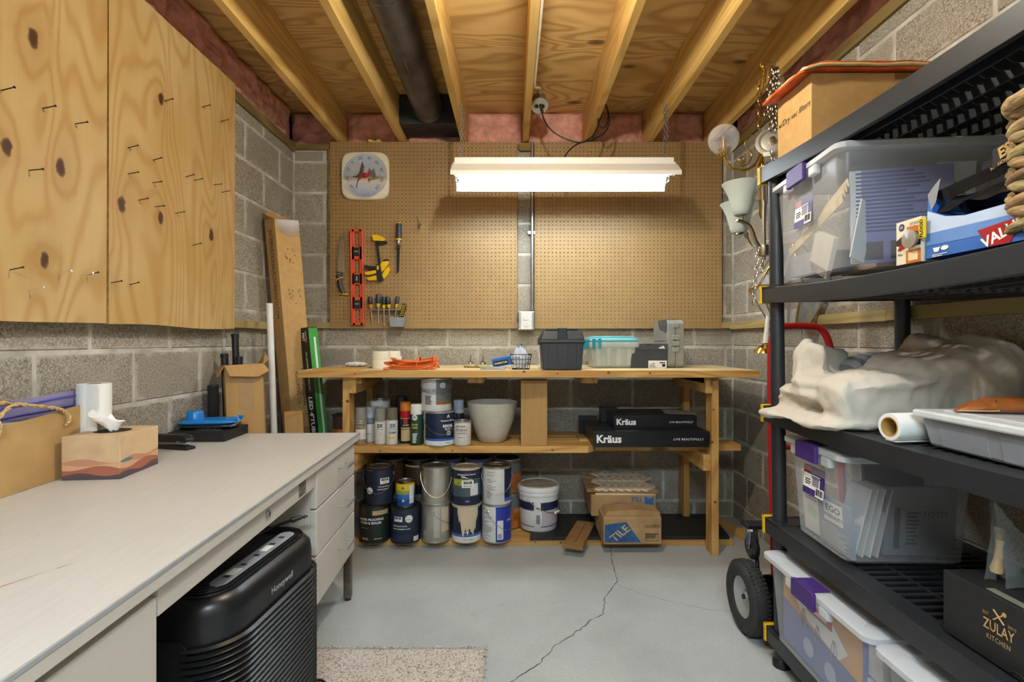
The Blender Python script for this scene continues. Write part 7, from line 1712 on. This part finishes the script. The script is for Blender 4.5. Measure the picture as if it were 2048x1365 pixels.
for k in range(9): b.tube(spline([(-.028+.007*k, .01*math.sin(k*2), -.13), (-.030+.007*k, .01*math.cos(k), 0), (-.022+.006*k, .01*math.sin(k), .14)], 6), .0058, 6)
b.build('strands', t, smooth=60)
for z in (-.06, .07): MB().use(mat('white_cord', '#cfc6b4', .8)).tube([(.036*math.cos(a*PI/6), .022*math.sin(a*PI/6), z) for a in range(12)], .005, 6, closed=True).build('wrap', t, smooth=60)
# glass lantern with brass frame, seen under the second tier
LY = 2.45
t = thing('glass_lantern', 'faceted glass lantern with thin metal edges hanging behind the shelving post', 'lantern', (X(1580, LY), LY, Z(600, LY)))
def ringp(r_, z, n=6): return [Vector((r_*math.cos(2*PI*k/n+.3), r_*math.sin(2*PI*k/n+.3), z)) for k in range(n)]
top, mid, bot = ringp(.05, .26), ringp(.185, .06), ringp(.085, -.12)
M_LG = clear('lantern_glass', '#eef4fa', .32, .06)
for k in range(6):
    k2 = (k+1) % 6
    MB().use(M_LG).raw([top[k], top[k2], mid[k2], mid[k]], [(0,1,2,3)]).build('pane', t); MB().use(M_LG).raw([mid[k], mid[k2], bot[k2], bot[k]], [(0,1,2,3)]).build('pane', t)
b = MB().use(M_BRASS)
for k in range(6): b.tube([top[k], mid[k], bot[k]], .005, 6).tube([top[k], top[(k+1) % 6]], .004, 6).tube([mid[k], mid[(k+1) % 6]], .005, 6).tube([bot[k], bot[(k+1) % 6]], .005, 6)
b.build('frame', t, smooth=60)
b = MB().use(M_BRASS); b.lathe([(.0, -.05), (.012, -.048), (.024, -.04), (.024, -.012), (.016, -.004), (.008, .01), (.008, .24), (.0, .24)], 20)
for s in (-1, 1): b.tube(spline([(0, 0, -.03), (s*.03, 0, -.034), (s*.05, 0, -.015), (s*.05, 0, .0)], 6), .0055, 8).lathe([(.0, 0), (.016, .0), (.016, .012), (.010, .014), (.0, .015)], 14, (s*.05, 0, .0))
b.build('candle_cluster', t, smooth=50)
MB().use(mat('oak_stem', '#8d4a1f', .4)).cyl((-.018, -.02, -.14), (-.018, -.02, .25), .006).build('stem', t, smooth=60)
MB().use(M_BRASS).tube([(.17, -.03, .12), (.08, -.05, -.16)], .004, 6).build('edge_bar', t)
t = thing('pendant_lamp', 'small brass pendant cup on a white sleeve hanging behind the shelving post', 'pendant', (X(1531, 2.5), 2.5, Z(700, 2.5)), rot=(0, rad(4), 0))
MB().use(M_BRASS).lathe([(.052, -.018), (.046, .0), (.034, .012), (.024, .018), (.014, .03), (.0, .032)], 28).build('brass_cup', t, smooth=50)
MB().use(mat('white_sleeve', '#e7e3da', .4)).lathe([(.0, .03), (.014, .032), (.010, .12), (.006, .22), (.0, .221)], 16).build('sleeve', t, smooth=50)
MB().use(M_DARKMETAL).tube([(.0, 0, .22), (-.01, 0, .30), (-.04, 0, .36), (-.045, 0, .8), (-.02, 0, 1.31)], .0022, 6).build('cord', t, smooth=60)
